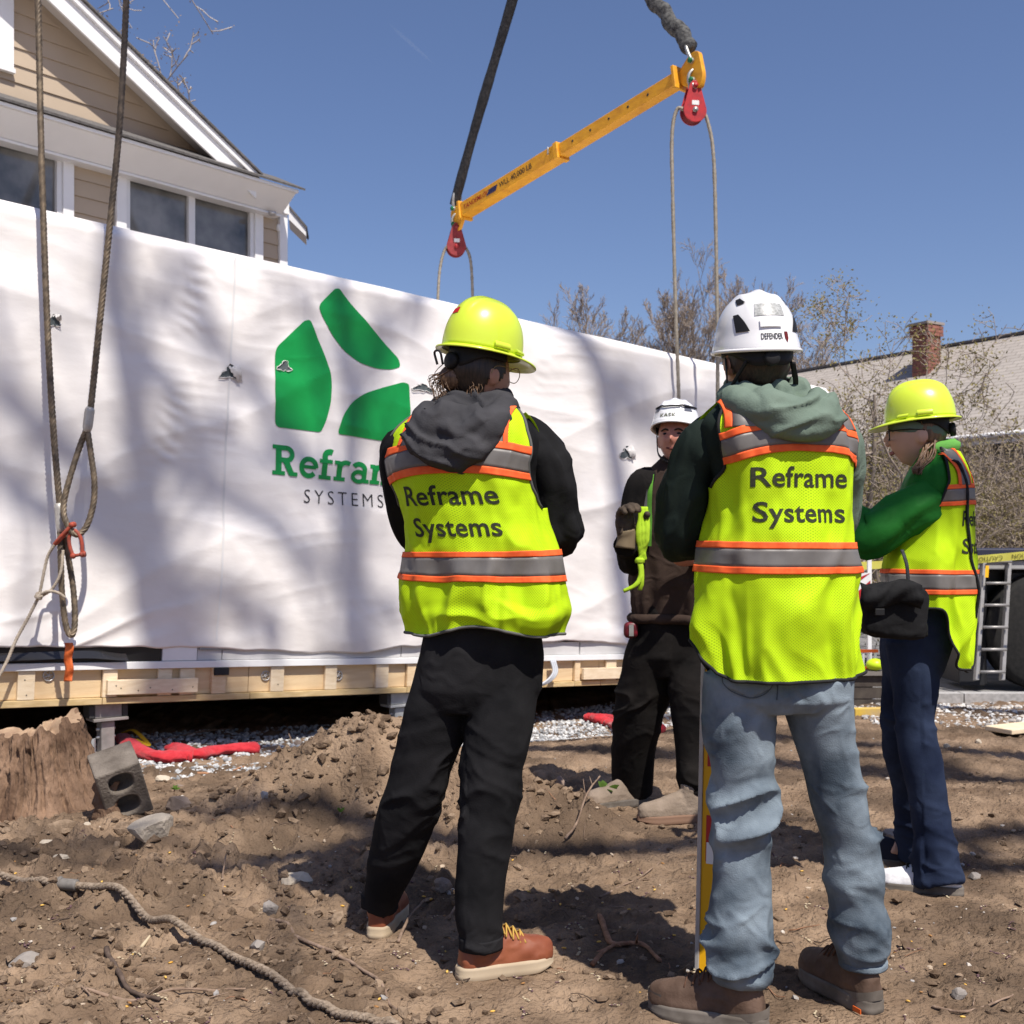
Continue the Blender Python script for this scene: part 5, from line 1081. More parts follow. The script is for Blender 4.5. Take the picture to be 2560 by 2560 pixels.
# ---- sticks and roots
stickm = mat("dry_stick", (0.17, 0.115, 0.08), (0.29, 0.205, 0.15), scale=30, rough=0.9, bump=0.5, bscale=80)
rootm = mat("red_brown_root", (0.20, 0.10, 0.055), (0.32, 0.17, 0.10), scale=30, rough=0.85, bump=0.5, bscale=80)
darkst = mat("dark_wet_stick", (0.06, 0.04, 0.03), (0.12, 0.085, 0.065), scale=30, rough=0.85)
def stick(pts, r, m, lab, lift=0.4, cat="stick", name="stick", twigs=0, seed=1):
    w = []
    for q in pts:
        x_, y_ = q[:2]; l_ = q[2] if len(q) > 2 else 0.0; b_ = GT(x_, y_); w.append(A(b_[0], b_[1], gz(b_[0], b_[1]) + r * lift + l_))
    p = spline(w, step=0.012); n_ = len(p); p[:, :] += 0.002 * np.stack([vnoise(np.stack([np.arange(n_) * .3, np.full(n_, k * 7.), np.full(n_, seed * 1.)], -1), 3) for k in range(3)], -1)
    mb = MB(); mb.add(*sweep(p, r * np.linspace(1.05, 0.55, n_) * (1 + 0.12 * vnoise(np.stack([np.arange(n_) * .5, np.zeros(n_), np.zeros(n_)], -1), seed)), 8)); rg = np.random.default_rng(seed)
    for k in range(twigs):
        i = rg.integers(n_ // 4, n_ - 2); d = norm(p[min(i + 1, n_ - 1)] - p[i]) + rg.normal(0, .6, 3) * A(1, 1, .3); mb.add(*sweep(np.array([p[i], p[i] + norm(d) * rg.uniform(.03, .09)]), [r * .5, r * .2], 5))
    tag(mb.build(name, m), lab, cat)
stick([(650, 2292), (715, 2322), (745, 2352), (830, 2395), (905, 2430), (950, 2465), (975, 2500), (1000, 2530)], 0.0065, stickm, "long pale root running from the grey stone past the brown boot", 0.7, "root", "root", 3, 1)
stick([(265, 2375, .02), (285, 2420), (300, 2465), (330, 2490), (400, 2510)], 0.0085, darkst, "dark curved stick standing out of the dirt below the rope", 0.8, twigs=1, seed=2)
stick([(210, 2500), (330, 2505), (430, 2492), (540, 2478), (620, 2476)], 0.005, stickm, "thin straight twig lying left to right in the lower left dirt", 0.8, twigs=4, seed=3)
stick([(385, 2516), (450, 2505), (520, 2490)], 0.004, stickm, "short twig crossing the thin straight twig", 0.8, twigs=2, seed=4)
stick([(100, 2472), (150, 2490), (205, 2505), (240, 2530)], 0.0035, stickm, "wispy twig at the far left of the lower dirt", 0.8, twigs=3, seed=5)
stick([(995, 2360), (1025, 2322, .03), (1062, 2294, .05)], 0.0055, stickm, "broken twig pointing up between the two brown boots", 0.6, seed=6)
stick([(1500, 2290), (1515, 2330), (1535, 2355), (1575, 2345), (1615, 2360), (1650, 2395)], 0.010, rootm, "forked red brown root lying in the shadow", 0.8, "root", "root", 3, 7)
stick([(1480, 2395), (1510, 2372), (1540, 2354)], 0.008, rootm, "side branch of red brown root in the shadow", 0.8, "root", "root", 1, 8)
stick([(1500, 2242), (1560, 2222), (1600, 2205), (1648, 2180)], 0.004, stickm, "slim twig on the sunny dirt behind the level", 0.9, twigs=1, seed=9)
stick([(1412, 2100, .01), (1440, 2082, .05), (1470, 2055, .11), (1500, 2030, .15)], 0.0055, stickm, "leaning brown stick at the right foot of the mound", 0.6, twigs=3, seed=10)
stick([(733, 1870, .0), (722, 1850, .05), (716, 1832, .08)], 0.005, stickm, "short twig sticking up from the mound's left shoulder", 0.6, seed=11)
stick([(492, 1934), (560, 1930), (600, 1925), (634, 1915)], 0.009, mat("orange_brown_stick", (0.33, 0.17, 0.09), rough=0.8), "orange brown stick lying on the gravel behind the mound", 1.0, seed=12)
stick([(383, 1872), (430, 1852), (500, 1838), (580, 1826)], 0.009, stickm, "long curved stick in the shade under the module", 1.0, seed=14)
stick([(1120, 2300), (1160, 2255), (1190, 2240)], 0.004, stickm, "thin twig in the shade between the brown boots", 0.8, twigs=2, seed=15)
stick([(560, 2230), (556, 2200, .02), (565, 2170, .06)], 0.004, stickm, "bent straw standing up in the open dirt", 0.6, seed=16)
stick([(530, 2060), (560, 2062), (580, 2090), (582, 2105)], 0.004, rootm, "hooked thin root on the dirt below the mound", 0.8, "root", "root", seed=17)
stick([(350, 2362), (375, 2352)], 0.006, MATS["catkin_tan"], "short pale piece of cane beside the rope", 0.9, seed=18)
stick([(2330, 2530), (2420, 2545), (2520, 2500), (2590, 2470)], 0.004, stickm, "thin twig in the bottom right dirt", 0.9, twigs=4, seed=19)
# ---- small weeds
leafm = mat("young_leaf", (0.10, 0.20, 0.03), (0.16, 0.27, 0.05), scale=20, rough=0.55, thin=0.3)
def weed(px, py, lab, n, L, seed, stemh=0.05):
    b_ = GT(px, py); b_[2] = gz(b_[0], b_[1]); o = empty("weed", b_); tag(o, lab, "weed"); rg = np.random.default_rng(seed)
    top = b_ + A(0.01, 0, stemh); mk("stem", *sweep(np.array([b_ - A(0, 0, .01), (b_ + top) / 2 + A(.004, 0, 0), top]), 0.004, 6), stickm, o)
    for k in range(n):
        a_ = rg.uniform(0, 6.28); e = rg.uniform(0.3, 1.2); d = A(math.cos(a_) * math.cos(e), math.sin(a_) * math.cos(e) * .6, math.sin(e)); sd = norm(np.cross(d, A(0, 1, .2))); l_ = L * rg.uniform(.6, 1.1); rows = []
        for i in range(6):
            t_ = i / 5; w_ = l_ * .17 * math.sin(math.pi * min(1, .08 + t_ * .92)) ; c_ = top + d * l_ * t_ - A(0, 0, .25 * l_ * t_ * t_); rows += [c_ - sd * w_, c_ - A(0, 0, w_ * .3), c_ + sd * w_]
        mk("leaf", np.array(rows), gridf(6, 3, False).tolist(), leafm, o)
weed(1512, 2015, "small green leafy weed at the right foot of the mound", 8, 0.075, 4, 0.06); weed(432, 1978, "tiny flat green weed at the gravel edge", 6, 0.035, 6, 0.01); weed(845, 2045, "pair of small green leaves on the shaded mound", 3, 0.035, 7, 0.02)
# ---- box level standing behind the jeans leg
lv0 = G(1762, 2362); Yl = 3.28; lv = empty("spirit_level", P(1768, 2370, Yl)); lv.location[2] = gz(lv0[0], Yl); tag(lv, "tall yellow box level with grey edge standing behind the jeans leg", "spirit level")
lb, lt = P(1764, 2372, Yl), P(1784, 1500, Yl); lb[2] = gz(lb[0], Yl) - 0.005
ax = norm(lt - lb); L_ = np.linalg.norm(lt - lb); ex = norm(A(0.93, -0.36, 0) - ax * np.dot(A(0.93, -0.36, 0), ax)); ey = np.cross(ax, ex)
greyed = mat("level_grey_edge", (0.42, 0.40, 0.38), (0.5, 0.48, 0.46), scale=20, rough=0.5, metal=0.3); yl = mat("level_yellow", (0.80, 0.42, 0.012), rough=0.4)
mk("edge_rail", boxv(lb - ex * .030 - ey * .012, ex * .012, ey * .026, ax * L_), BOXF, greyed, lv, False, bevel=0.002)
mk("edge_rail", boxv(lb + ex * .030 - ey * .012, ex * .022, ey * .026, ax * L_), BOXF, greyed, lv, False, bevel=0.002)
mk("web", boxv(lb - ex * .0175 - ey * .006, ex * .047, ey * .014, ax * L_), BOXF, yl, lv, False)
for k, (c_, h_) in enumerate(((0.34, 0.13), (0.62, 0.07))): mk("label_sticker", boxv(lb - ex * .006 - ey * .0075 + ax * c_ * L_ * 0.9, ex * .034, ey * .001, ax * h_), BOXF, redp, lv, False)
mk("vial_window", boxv(lb - ex * .004 - ey * .0078 + ax * L_ * .30, ex * .03, ey * .001, ax * .06), BOXF, sillw, lv, False)

# ---- litter of thin broken twigs and bark flakes, too many to pick apart
rr = np.random.default_rng(88); mb = MB()
for cx_, cy_ in rnd_xy(230, -4.0, 4.0, 2.35, 5.2, 89):
    a_ = rr.uniform(0, 6.28); L = rr.uniform(.03, .13); n_ = 5; b_ = rr.normal(0, .5); pts = []
    for k in range(n_):
        x = cx_ + L * k / n_ * math.cos(a_ + b_ * k / n_); y = cy_ + L * k / n_ * math.sin(a_ + b_ * k / n_); pts.append((x, y, gz(x, y) + .004 + .006 * rr.uniform()))
    r0 = rr.uniform(.0010, .0026); mb.add(*sweep(np.array(pts), np.linspace(r0, r0 * .5, n_), 5), int(rr.integers(0, 3)))
tag(mb.build("twig_litter", [stickm, rootm, darkst]), "litter of short thin broken twigs across the dirt", "twigs", kind="stuff")
# ================================================================ truck, ladder, tape and barricades at the roadside
tk = mat("truck_black_paint", (0.012, 0.012, 0.014), rough=0.35, spec=0.5); tyre = mat("tyre_rubber", (0.013, 0.013, 0.013), (0.022, 0.021, 0.02), scale=30, rough=0.85); rimm = mat("grey_wheel_rim", (0.30, 0.30, 0.30), (0.2, 0.19, 0.18), scale=9, rough=0.5)
YT = 10.35; RZ = -0.108
tr = empty("flatbed_truck", (5.0, YT + 1, RZ)); tag(tr, "black flatbed truck parked on the road behind the yellow tape", "truck")
def pb(name, x0, x1, ya, yb, Y0, Y1, m, parent=tr, bev=0.01):
    a_, b_ = P(x0, ya, Y0), P(x1, yb, Y0); return mk(name, boxv((a_[0], Y0, b_[2]), (b_[0] - a_[0], 0, 0), (0, Y1 - Y0, 0), (0, 0, a_[2] - b_[2])), BOXF, m, parent, False, bevel=bev)
pb("deck", 2385, 3300, 1372, 1400, YT - 0.15, YT + 2.3, mat("deck_blue_black", (0.03, 0.032, 0.055), rough=0.5)); pb("deck_rail", 2385, 3300, 1401, 1424, YT - 0.12, YT + 0.05, mat("rail_grey", (0.32, 0.32, 0.32), (0.38, 0.38, 0.38), scale=6, rough=0.5))
pb("chassis_beam", 2400, 3300, 1425, 1500, YT + 0.25, YT + 0.5, tk); pb("side_box", 2410, 2468, 1430, 1712, YT + 0.0, YT + 0.6, tk); pb("mud_flap", 2398, 2462, 1640, 1715, YT - 0.02, YT + 0.0, rubber); pb("tool_box", 2530, 3300, 1430, 1500, YT + 0.05, YT + 0.6, tk); pb("rear_axle_housing", 2468, 3300, 1500, 1560, YT + .9, YT + 1.2, tk)
def wheel(xc, zc, Yc, rr_):
    w = empty("wheel", (xc, Yc, zc)); w.parent = tr; w.location = tuple(A(xc, Yc, zc) - wloc(tr))
    prof = [(-.14, rr_ * .60), (-.14, rr_ * .90), (-.11, rr_), (.11, rr_), (.14, rr_ * .90), (.14, rr_ * .60)]
    mk("tyre", *sweep(np.array([(xc, Yc + a_, zc) for a_, _ in prof]), [b_ for _, b_ in prof], 64, caps=False), tyre, w)
    prof = [(-.13, rr_ * .60), (-.12, rr_ * .54), (-.02, rr_ * .50), (-.01, rr_ * .2), (-.07, rr_ * .18), (-.075, rr_ * .02)]
    mk("rim", *sweep(np.array([(xc, Yc + a_, zc) for a_, _ in prof]), [b_ for _, b_ in prof], 48), rimm, w)
    for k in range(8):
        a_ = k * math.pi / 4; q = A(xc + rr_ * .33 * math.cos(a_), Yc - .03, zc + rr_ * .33 * math.sin(a_)); mk("wheel_nut", *cyl(q, q + A(0, -.03, 0), 0.016, 6), chrome, w)
wc = P(2612, 1590, YT); wheel(wc[0], RZ + 0.53, YT + 0.03, 0.53); wheel(wc[0] + 1.25, RZ + 0.53, YT + 0.15, 0.53)
lad = empty("ladder", P(2480, 1720, YT - .3)); tag(lad, "grey aluminium ladder leaning against the black truck", "ladder"); lm = mat("ladder_aluminium", (0.30, 0.29, 0.28), (0.37, 0.36, 0.35), scale=10, rough=0.5, metal=0.5)
def rail(x0, y0, x1, y1): 
    a_, b_ = P(x0, y0, YT - .36), P(x1, y1, YT - .17); d = norm(b_ - a_); mk("rail", boxv(a_ - A(.014, 0, 0), A(.032, 0, 0), np.cross(d, A(1, 0, 0)) * .06, (b_ - a_)), BOXF, lm, lad, False, bevel=.003); return a_, b_
l0, l1 = rail(2443, 1700, 2462, 1402), rail(2508, 1700, 2525, 1402)
for k in range(6):
    t_ = 0.07 + k * 0.185; mk("rung", *cyl(lerp(l0[0], l0[1], t_) + A(.012, -.03, 0), lerp(l1[0], l1[1], t_) + A(0, -.03, 0), 0.013, 10), lm, lad)
mk("warning_sticker", boxv(lerp(l0[0], l0[1], .86) + A(-.016, -.062, 0), A(.03, 0, 0), A(0, -.002, 0), (l0[1] - l0[0]) * .1), BOXF, yl, lad, False)
# caution tape
tpm = mat("yellow_tape", (0.62, 0.58, 0.10), (0.68, 0.64, 0.14), scale=5, rough=0.4, thin=0.25); YC = YT - 0.75
tp = [P(x_, y_, YC) for x_, y_ in ((2060, 1419), (2090, 1418), (2128, 1416), (2165, 1414), (2420, 1400), (2500, 1394), (2600, 1386), (2900, 1370))]
c_ = spline(tp, 120); hgt = 0.065; rows = np.stack([c_ + A(0, 0, hgt / 2) + A(0, .004, 0) * np.sin(np.arange(120) * .4)[:, None], c_ - A(0, 0, hgt / 2)])
tape = mk("caution_tape", rows.reshape(-1, 3), gridf(2, 120, False).tolist(), tpm); tag(tape, "yellow caution tape stretched across the roadside before the truck", "tape")
for k in range(4):
    v, f = text_geo("CAUTION", 0.052, 0.006, 1.05, 0); x0 = P(2470 + k * 95, 1400, YC)[0]; v = -v; xx = x0 + v[:, 0]; zz = np.interp(xx, c_[:, 0], c_[:, 2]) + 0.017 + v[:, 1]; yy = np.interp(xx, c_[:, 0], c_[:, 1]) - 0.006
    mk("tape_lettering", np.stack([xx, yy, zz], -1), f, mat("tape_black", (0.14, 0.13, 0.03), rough=.5) if k == 0 else MATS["tape_black"], tape, False)
pst = MB(); 
for px in (2060, 2900):
    a_ = P(px, 1360, YC + .03); tag(mk("tape_post", *cyl(A(a_[0], a_[1], -.35), A(a_[0], a_[1], 1.35), .02, 8), steel), f"thin steel post at the {'barricade' if px < 2200 else 'truck'} end of the caution tape", "post")
# striped barricade
bar_ = empty("barricade", P(2150, 1690, 9.2)); tag(bar_, "white and red striped barricade panel behind the bag", "barricade"); bar_.location[2] = float(zbase(P(2150, 1690, 9.2)[0], 9.2))
a_, b_ = P(2108, 1432, 9.2), P(2176, 1575, 9.2); wdt, ht = b_[0] - a_[0], a_[2] - b_[2]
mk("panel", boxv((a_[0], 9.2, b_[2]), (wdt, 0, 0), (0, .03, 0), (0, 0, ht)), BOXF, sillw, bar_, False)
for k in range(3):
    z0 = b_[2] + ht * (k * .36 - .08); q = np.array([(a_[0] + wdt * c, 9.197, min(max(z0 + ht * (h_ + .42 * c), b_[2]), a_[2])) for c, h_ in ((0, 0), (1, 0), (1, .17), (0, .17))]); mk("stripe", q, [(0, 1, 2, 3)], redp, bar_, False)
for px in (2115, 2170): mk("leg", boxv(P(px, 1700, 9.24), (.03, 0, 0), (0, .03, 0), (0, 0, 1.0)), BOXF, sillw, bar_, False)
# low pile: crate with white-and-orange posts, helmet
cr = empty("wooden_crate", P(2175, 1755, 8.7)); cr.location[2] = -.14; tag(cr, "dark wooden crate on the dirt behind the jeans leg", "crate"); dw = mat("dark_wood", (0.05, 0.04, 0.035), (0.09, 0.075, 0.06), scale=10, rough=.9)
ca_, cb_ = P(2135, 1688, 8.7), P(2215, 1765, 8.7); hh = (ca_[2] + .14)
for k in range(4): mk("side_slat", boxv((ca_[0], 8.7, -.14 + k * hh / 4 + .003), (cb_[0] - ca_[0], 0, 0), (0, .02, 0), (0, 0, hh / 4 - .008)), BOXF, dw, cr, False)
mk("lid", boxv((ca_[0] - .02, 8.67, ca_[2]), (cb_[0] - ca_[0] + .04, 0, 0), (0, .4, 0), (0, 0, .03)), BOXF, mat("grey_wood", (0.2, 0.18, 0.16), rough=.9), cr, False); mk("back_slat", boxv((ca_[0], 9.02, -.14), (cb_[0] - ca_[0], 0, 0), (0, .02, 0), (0, 0, hh)), BOXF, dw, cr, False)
orp = mat("orange_plastic", (0.65, 0.12, 0.02), rough=.5)
zf = ca_[2] + .03
fr = empty("orange_rack", (P(2160, 1680, 8.8)[0], 8.8, zf)); tag(fr, "small orange and white rack standing on the dark crate", "rack")
xa, xb = P(2138, 1680, 8.8)[0], P(2196, 1680, 8.8)[0]
for z_ in (zf, zf + .13): mk("rack_rail", boxv((xa, 8.8, z_ + .001), (xb - xa, 0, 0), (0, .025, 0), (0, 0, .022)), BOXF, orp, fr, False)
for k in range(4): mk("rack_post", boxv((xa + .012 + k * (xb - xa - .04) / 3, 8.805, zf + .024), (.016, 0, 0), (0, .016, 0), (0, 0, .104)), BOXF, sillw, fr, False)
limep = mat("lime_plastic", (0.55, 0.75, 0.02), rough=.35); tag(mk("lime_helmet", *ellipsoid(P(2188, 1686, 8.72) * A(1, 1, 0) + A(0, 0, zf + .045), .07, .06, .05, 20, 10, lambda v, d: np.where(d[:, 2:3] < 0, v * A(1, 1, .85), v)), limep), "lime yellow helmet lying on the dark crate", "helmet")
# yellow-ended timber on the ground and pale board at the far right
tw = GT(2190, 1790); tag(mk("yellow_timber", cbox(A(tw[0], tw[1], gz(tw[0], tw[1]) + .03), .34, .07, .06, .15), BOXF, mat("yellow_timber_paint", (0.6, 0.4, 0.06), (0.35, 0.27, 0.18), scale=5, rough=.8), smooth=False, bevel=.004), "short yellow painted timber lying on the dirt", "timber")
tw = GT(2540, 1838); tag(mk("pale_board", cbox(A(tw[0] + .1, tw[1] + .1, gz(tw[0], tw[1]) + .03), .5, .2, .03, .5), BOXF, pine2, smooth=False, bevel=.004), "pale board lying on the dirt at the roadside", "board")
# thin contrail high in the sky
cA, cB = P(975, 62, 4000), P(1082, 158, 4000); n_ = 30; t_ = np.linspace(0, 1, n_); pth = cA + (cB - cA) * t_[:, None]
cm = bpy.data.materials.new("contrail_ice"); cm.use_nodes = True; nt = cm.node_tree; nt.nodes.remove(nt.nodes["Principled BSDF"]); pv = nt.nodes.new("ShaderNodeVolumePrincipled"); pv.inputs["Density"].default_value = 0.004; pv.inputs["Color"].default_value = (1, 1, 1, 1); nt.links.new(pv.outputs[0], nt.nodes["Material Output"].inputs["Volume"])
tag(mk("contrail", *sweep(pth, 7 * np.sin(np.pi * (0.06 + .92 * t_)) ** .6, 8), cm), "faint white contrail streak high in the blue sky", "contrail")
# ================================================================ people: building blocks
def rotz(v, a):
    c, s = math.cos(a), math.sin(a); v = np.asarray(v, float); return np.stack([v[..., 0] * c - v[..., 1] * s, v[..., 0] * s + v[..., 1] * c, v[..., 2]], -1)
def frame(yaw, pitch=0.0, roll=0.0):                             # local x right, y facing, z up
    return np.array(Matrix.Rotation(yaw, 3, 'Z') @ Matrix.Rotation(pitch, 3, 'X') @ Matrix.Rotation(roll, 3, 'Y'))
def spow(a, e): return np.sign(a) * np.abs(a) ** e
class Torso:
    """loft of superelliptic rings; th = 0 is the middle of the back, +90 deg the right side"""
    def __init__(s, rings, yaw, seed=1, fold=0.006):
        s.r = np.array(rings, float); s.yaw = yaw; s.n = len(rings); s.seed = seed; s.fold = fold
        s.extra = None; s.tab_v = np.linspace(0, s.n - 1, 400); s.tab_z = s._ev(s.tab_v)[:, 2]
    def _ev(s, v):                                               # ring columns: cx, cy, cz, hx, hy, p
        v = np.clip(np.asarray(v, float), 0, s.n - 1 - 1e-9); q = np.vstack([2 * s.r[0] - s.r[1], s.r, 2 * s.r[-1] - s.r[-2]])
        i = v.astype(int); f = (v - i)[..., None]; a, b, c, d = q[i], q[i + 1], q[i + 2], q[i + 3]
        return 0.5 * (2 * b + (c - a) * f + (2 * a - 5 * b + 4 * c - d) * f ** 2 + (3 * b - a - 3 * c + d) * f ** 3)
    def vz(s, z): return np.interp(z, s.tab_z, s.tab_v)
    def raw(s, th, v):
        e = s._ev(v); ex = 2.0 / e[..., 5]; x = e[..., 3] * spow(np.sin(th), ex); y = -e[..., 4] * spow(np.cos(th), ex)
        q = rotz(np.stack([x, y, np.zeros_like(x)], -1), s.yaw); q[..., 0] += e[..., 0]; q[..., 1] += e[..., 1]; q[..., 2] += e[..., 2]; return q
    def pt(s, th, v, off=0.0, fold=1.0):
        th, v = np.broadcast_arrays(np.asarray(th, float), np.asarray(v, float)); p = s.raw(th, v)
        n = np.cross(s.raw(th + .02, v) - s.raw(th - .02, v), s.raw(th, np.minimum(v + .03, s.n - 1)) - s.raw(th, np.maximum(v - .03, 0))); n = norm(n)
        d = off
        if fold:
            e = s._ev(v); z = p[..., 2]; xx = e[..., 3] * np.sin(th)
            w = 0.5 * vnoise(np.stack([xx * 5, z * 4, z * 0], -1), s.seed)
            a = ridged(np.stack([np.cos(th) * 2.1 + w, np.sin(th) * 2.1 + w, z * 2.2], -1), s.seed + 1)
            b = ridged(np.stack([np.cos(th) * 3 + z * 3, np.sin(th) * 3 + w, z * 5.5], -1), s.seed + 2)
            c = fbm(np.stack([np.cos(th) * 3, np.sin(th) * 3, z * 9], -1), 2, s.seed + 3)
            low = sstep(1.35, 1.0, z); big = vnoise(np.stack([np.cos(th) * 2.6 + 8, np.sin(th) * 2.6, z * 1.1], -1), s.seed + 4); d = d + fold * s.fold * (0.8 * a * (0.35 + low) + 0.7 * b * (0.45 + low) + 0.5 * c + 1.3 * big * low)
        if fold and s.extra is not None: d = d + s.extra(th, p[..., 2])
        return p + n * np.asarray(d)[..., None] if np.ndim(d) else p + n * d
    def th_x(s, x, v):
        e = s._ev(v); r = np.clip(np.abs(x) / e[..., 3], 0, 0.999); return np.sign(x) * np.arcsin(r ** (e[..., 5] / 2))
    def bx(s, x, z, off): v = s.vz(z); return s.pt(s.th_x(x, v), v, off)
def patch(T, th0, th1, v0, v1, nth, nv, off, fold=1.0):
    """th0/th1 may be functions of v, v0/v1 functions of th-fraction"""
    a = np.linspace(0, 1, nth); b = np.linspace(0, 1, nv); AA, BB = np.meshgrid(a, b)
    V0 = v0(AA) if callable(v0) else v0; V1 = v1(AA) if callable(v1) else v1; V = V0 + (V1 - V0) * BB
    T0 = th0(V) if callable(th0) else th0; T1 = th1(V) if callable(th1) else th1; TH = T0 + (T1 - T0) * AA
    return T.pt(TH.ravel(), V.ravel(), off, fold), gridf(nv, nth, False), np.stack([(T._ev(V.ravel())[:, 3] * np.maximum(np.abs(TH.ravel()), 0) * np.sign(TH.ravel())), T.raw(TH.ravel(), V.ravel())[:, 2]], -1)
def two_sided(o, t=0.003):
    m = o.modifiers.new("thick", 'SOLIDIFY'); m.thickness = t; m.offset = -1; return o
def tube(pts, radii, n=30, amp=0.006, freq=16, seed=1, step=0.012, flat=None, twist=0.6, up=None, caps=True):
    q = spline(np.column_stack([np.asarray(pts, float), np.asarray(radii, float)]), step=step); p, r = q[:, :3], q[:, 3]; N = len(p)
    v, f = sweep(p, r, n, caps=caps, flat=flat, up=up)
    c = np.repeat(p, n, 0); d = norm(v - c); L = np.repeat(np.arange(N) * step, n); th = np.tile(np.linspace(0, 2 * np.pi, n, endpoint=False), N)
    k = np.stack([np.cos(th) * 1.3 + L * twist * 3, np.sin(th) * 1.3, L * freq], -1); w = vnoise(k * .5, seed + 9)[:, None] * .7
    g = ridged(k + w, seed); g2 = ridged(k * A(1.7, 1.7, .55) + 3, seed + 3)
    return v + d * (amp * (0.7 * g + 0.6 * g2))[:, None], f
def cloth_disp(v, n, amp, seed, sx_=6.0, sz=12.0, slope=0.0):
    k = np.stack([v[:, 0] * sx_ + slope * v[:, 2] * 4, v[:, 1] * sx_, v[:, 2] * sz + slope * v[:, 0] * sx_ * 1.6], -1); w = np.stack([fbm(k * .45 + 5, 2, seed + 5), fbm(k * .45 + 9, 2, seed + 6), fbm(k * .45 + 13, 2, seed + 7)], -1) * .8
    g = ridged(k + w, seed); g = np.sign(g) * np.abs(g) ** 1.6                                    # sharp crests, broad hollows
    return v + n * (amp * (0.9 * g * sstep(-.5, .3, vnoise(k * .4 + 20, seed + 8)) + 0.45 * ridged(k * A(1.7, 1.7, 1.5) + w, seed + 1) * sstep(-.2, .5, vnoise(k * .5 + 30, seed + 9)) + .3 * vnoise(k * .5, seed + 2)))[:, None]
def head_geo(R3, c, sc=1.0, jaw=1.0, hi=True):
    def fn(v, d):
        x, y, z = d[:, 0], d[:, 1], d[:, 2]; v = v.copy()
        dn = np.clip(-z, 0, 1)
        v[:, 0] *= 1 - 0.30 * dn ** 1.6 + 0.04 * np.clip(z, 0, 1); v[:, 1] = np.where(y < 0, v[:, 1] * (1 - 0.42 * dn ** 1.2), v[:, 1] * (1 - 0.10 * dn ** 2))
        f_ = np.clip(y, 0, 1)
        g = lambda cx_, cz, sx_, sz: np.exp(-((x - cx_) / sx_) ** 2 - ((z - cz) / sz) ** 2) * (y > 0)
        v[:, 1] += 0.026 * g(0, -.16, .12, .12) + 0.014 * g(0, .04, .09, .18) + 0.006 * g(0, .25, .45, .08) - 0.010 * (g(.33, .10, .15, .10) + g(-.33, .10, .15, .10)) + 0.007 * (g(.42, -.15, .2, .16) + g(-.42, -.15, .2, .16)) + 0.008 * g(0, -.44, .22, .06) + 0.006 * g(0, -.55, .2, .05) - 0.005 * g(0, -.50, .25, .02) + 0.013 * jaw * g(0, -.85, .3, .16)
        v[:, 2] -= 0.010 * f_ * dn
        return v * sc
    v, f = ellipsoid((0, 0, 0), 0.077, 0.098, 0.118, 64, 48, fn); mb = MB(); mb.add(v @ R3.T + c, f)
    for s in (-1, 1):                                            # ears
        ev, ef = ellipsoid((0, 0, 0), 0.011, 0.021, 0.033, 16, 12, lambda v, d: v * (1 - .25 * (d[:, 0:1] * s > 0.2) * (np.abs(d[:, 1:2]) < .6)))
        mb.add((ev + A(0.079 * s, -0.012, -0.012)) * sc @ R3.T + c, ef)
    return mb
def hand_geo(w, d, nrm, side, curl=0.9, sc=1.0, r=0.0085):
    """hand from wrist w along d, palm facing nrm; side=+1 puts the thumb on cross(d, nrm)"""
    d = norm(d); nrm = norm(nrm - d * np.dot(nrm, d)); s = np.cross(d, nrm) * side; mb = MB()
    B = np.stack([s, d, nrm], 1)
    v, f = ellipsoid((0, 0, 0), .042, .052, .017, 20, 14, lambda v, q: spow(q, .8) * A(.042, .052, .017)); mb.add((v * sc) @ B.T + w + d * .05 * sc, f)
    mb.add(*sweep(np.array([w - d * .03, w + d * .02]), [.026 * sc, .026 * sc], 14))
    for k, (off, L, rr_) in enumerate(((.030, .072, 1.0), (.010, .082, 1.05), (-.011, .076, 1.0), (-.030, .058, .88))):
        p = w + (d * .092 + s * off) * sc; dd = d.copy(); pts = [p - d * .02 * sc, p]; a = 0.25 * curl
        for j, fr_ in enumerate((.44, .32, .26)):
            a += (0.25, .75, .65)[j] * curl; dd = d * math.cos(a) + nrm * math.sin(a); pts.append(pts[-1] + dd * L * fr_ * sc)
        mb.add(*sweep(spline(np.array(pts), 16), r * rr_ * sc * np.linspace(1.08, .85, 16), 12))
        mb.add(*ellipsoid(pts[-1], *(r * .85 * rr_ * sc,) * 3, 10, 8))
    p = w + (d * .022 + s * .034) * sc; dd = norm(s * .75 + d * .6 + nrm * .35); p2 = p + dd * .038 * sc; p3 = p2 + norm(d * .7 + s * .25 + nrm * .55 * curl) * .032 * sc; p4 = p3 + norm(d * .75 + nrm * .7 * curl - s * .1) * .026 * sc
    mb.add(*sweep(spline(np.array([p - dd * .02 * sc, p, p2, p3, p4]), 18), r * 1.25 * sc * np.linspace(1.2, .8, 18), 12)); mb.add(*ellipsoid(p4, *(r * sc,) * 3, 10, 8))
    return mb
def merge(mb, other): 
    for v in [np.concatenate(other.v)]: mb.add(v, other.f)
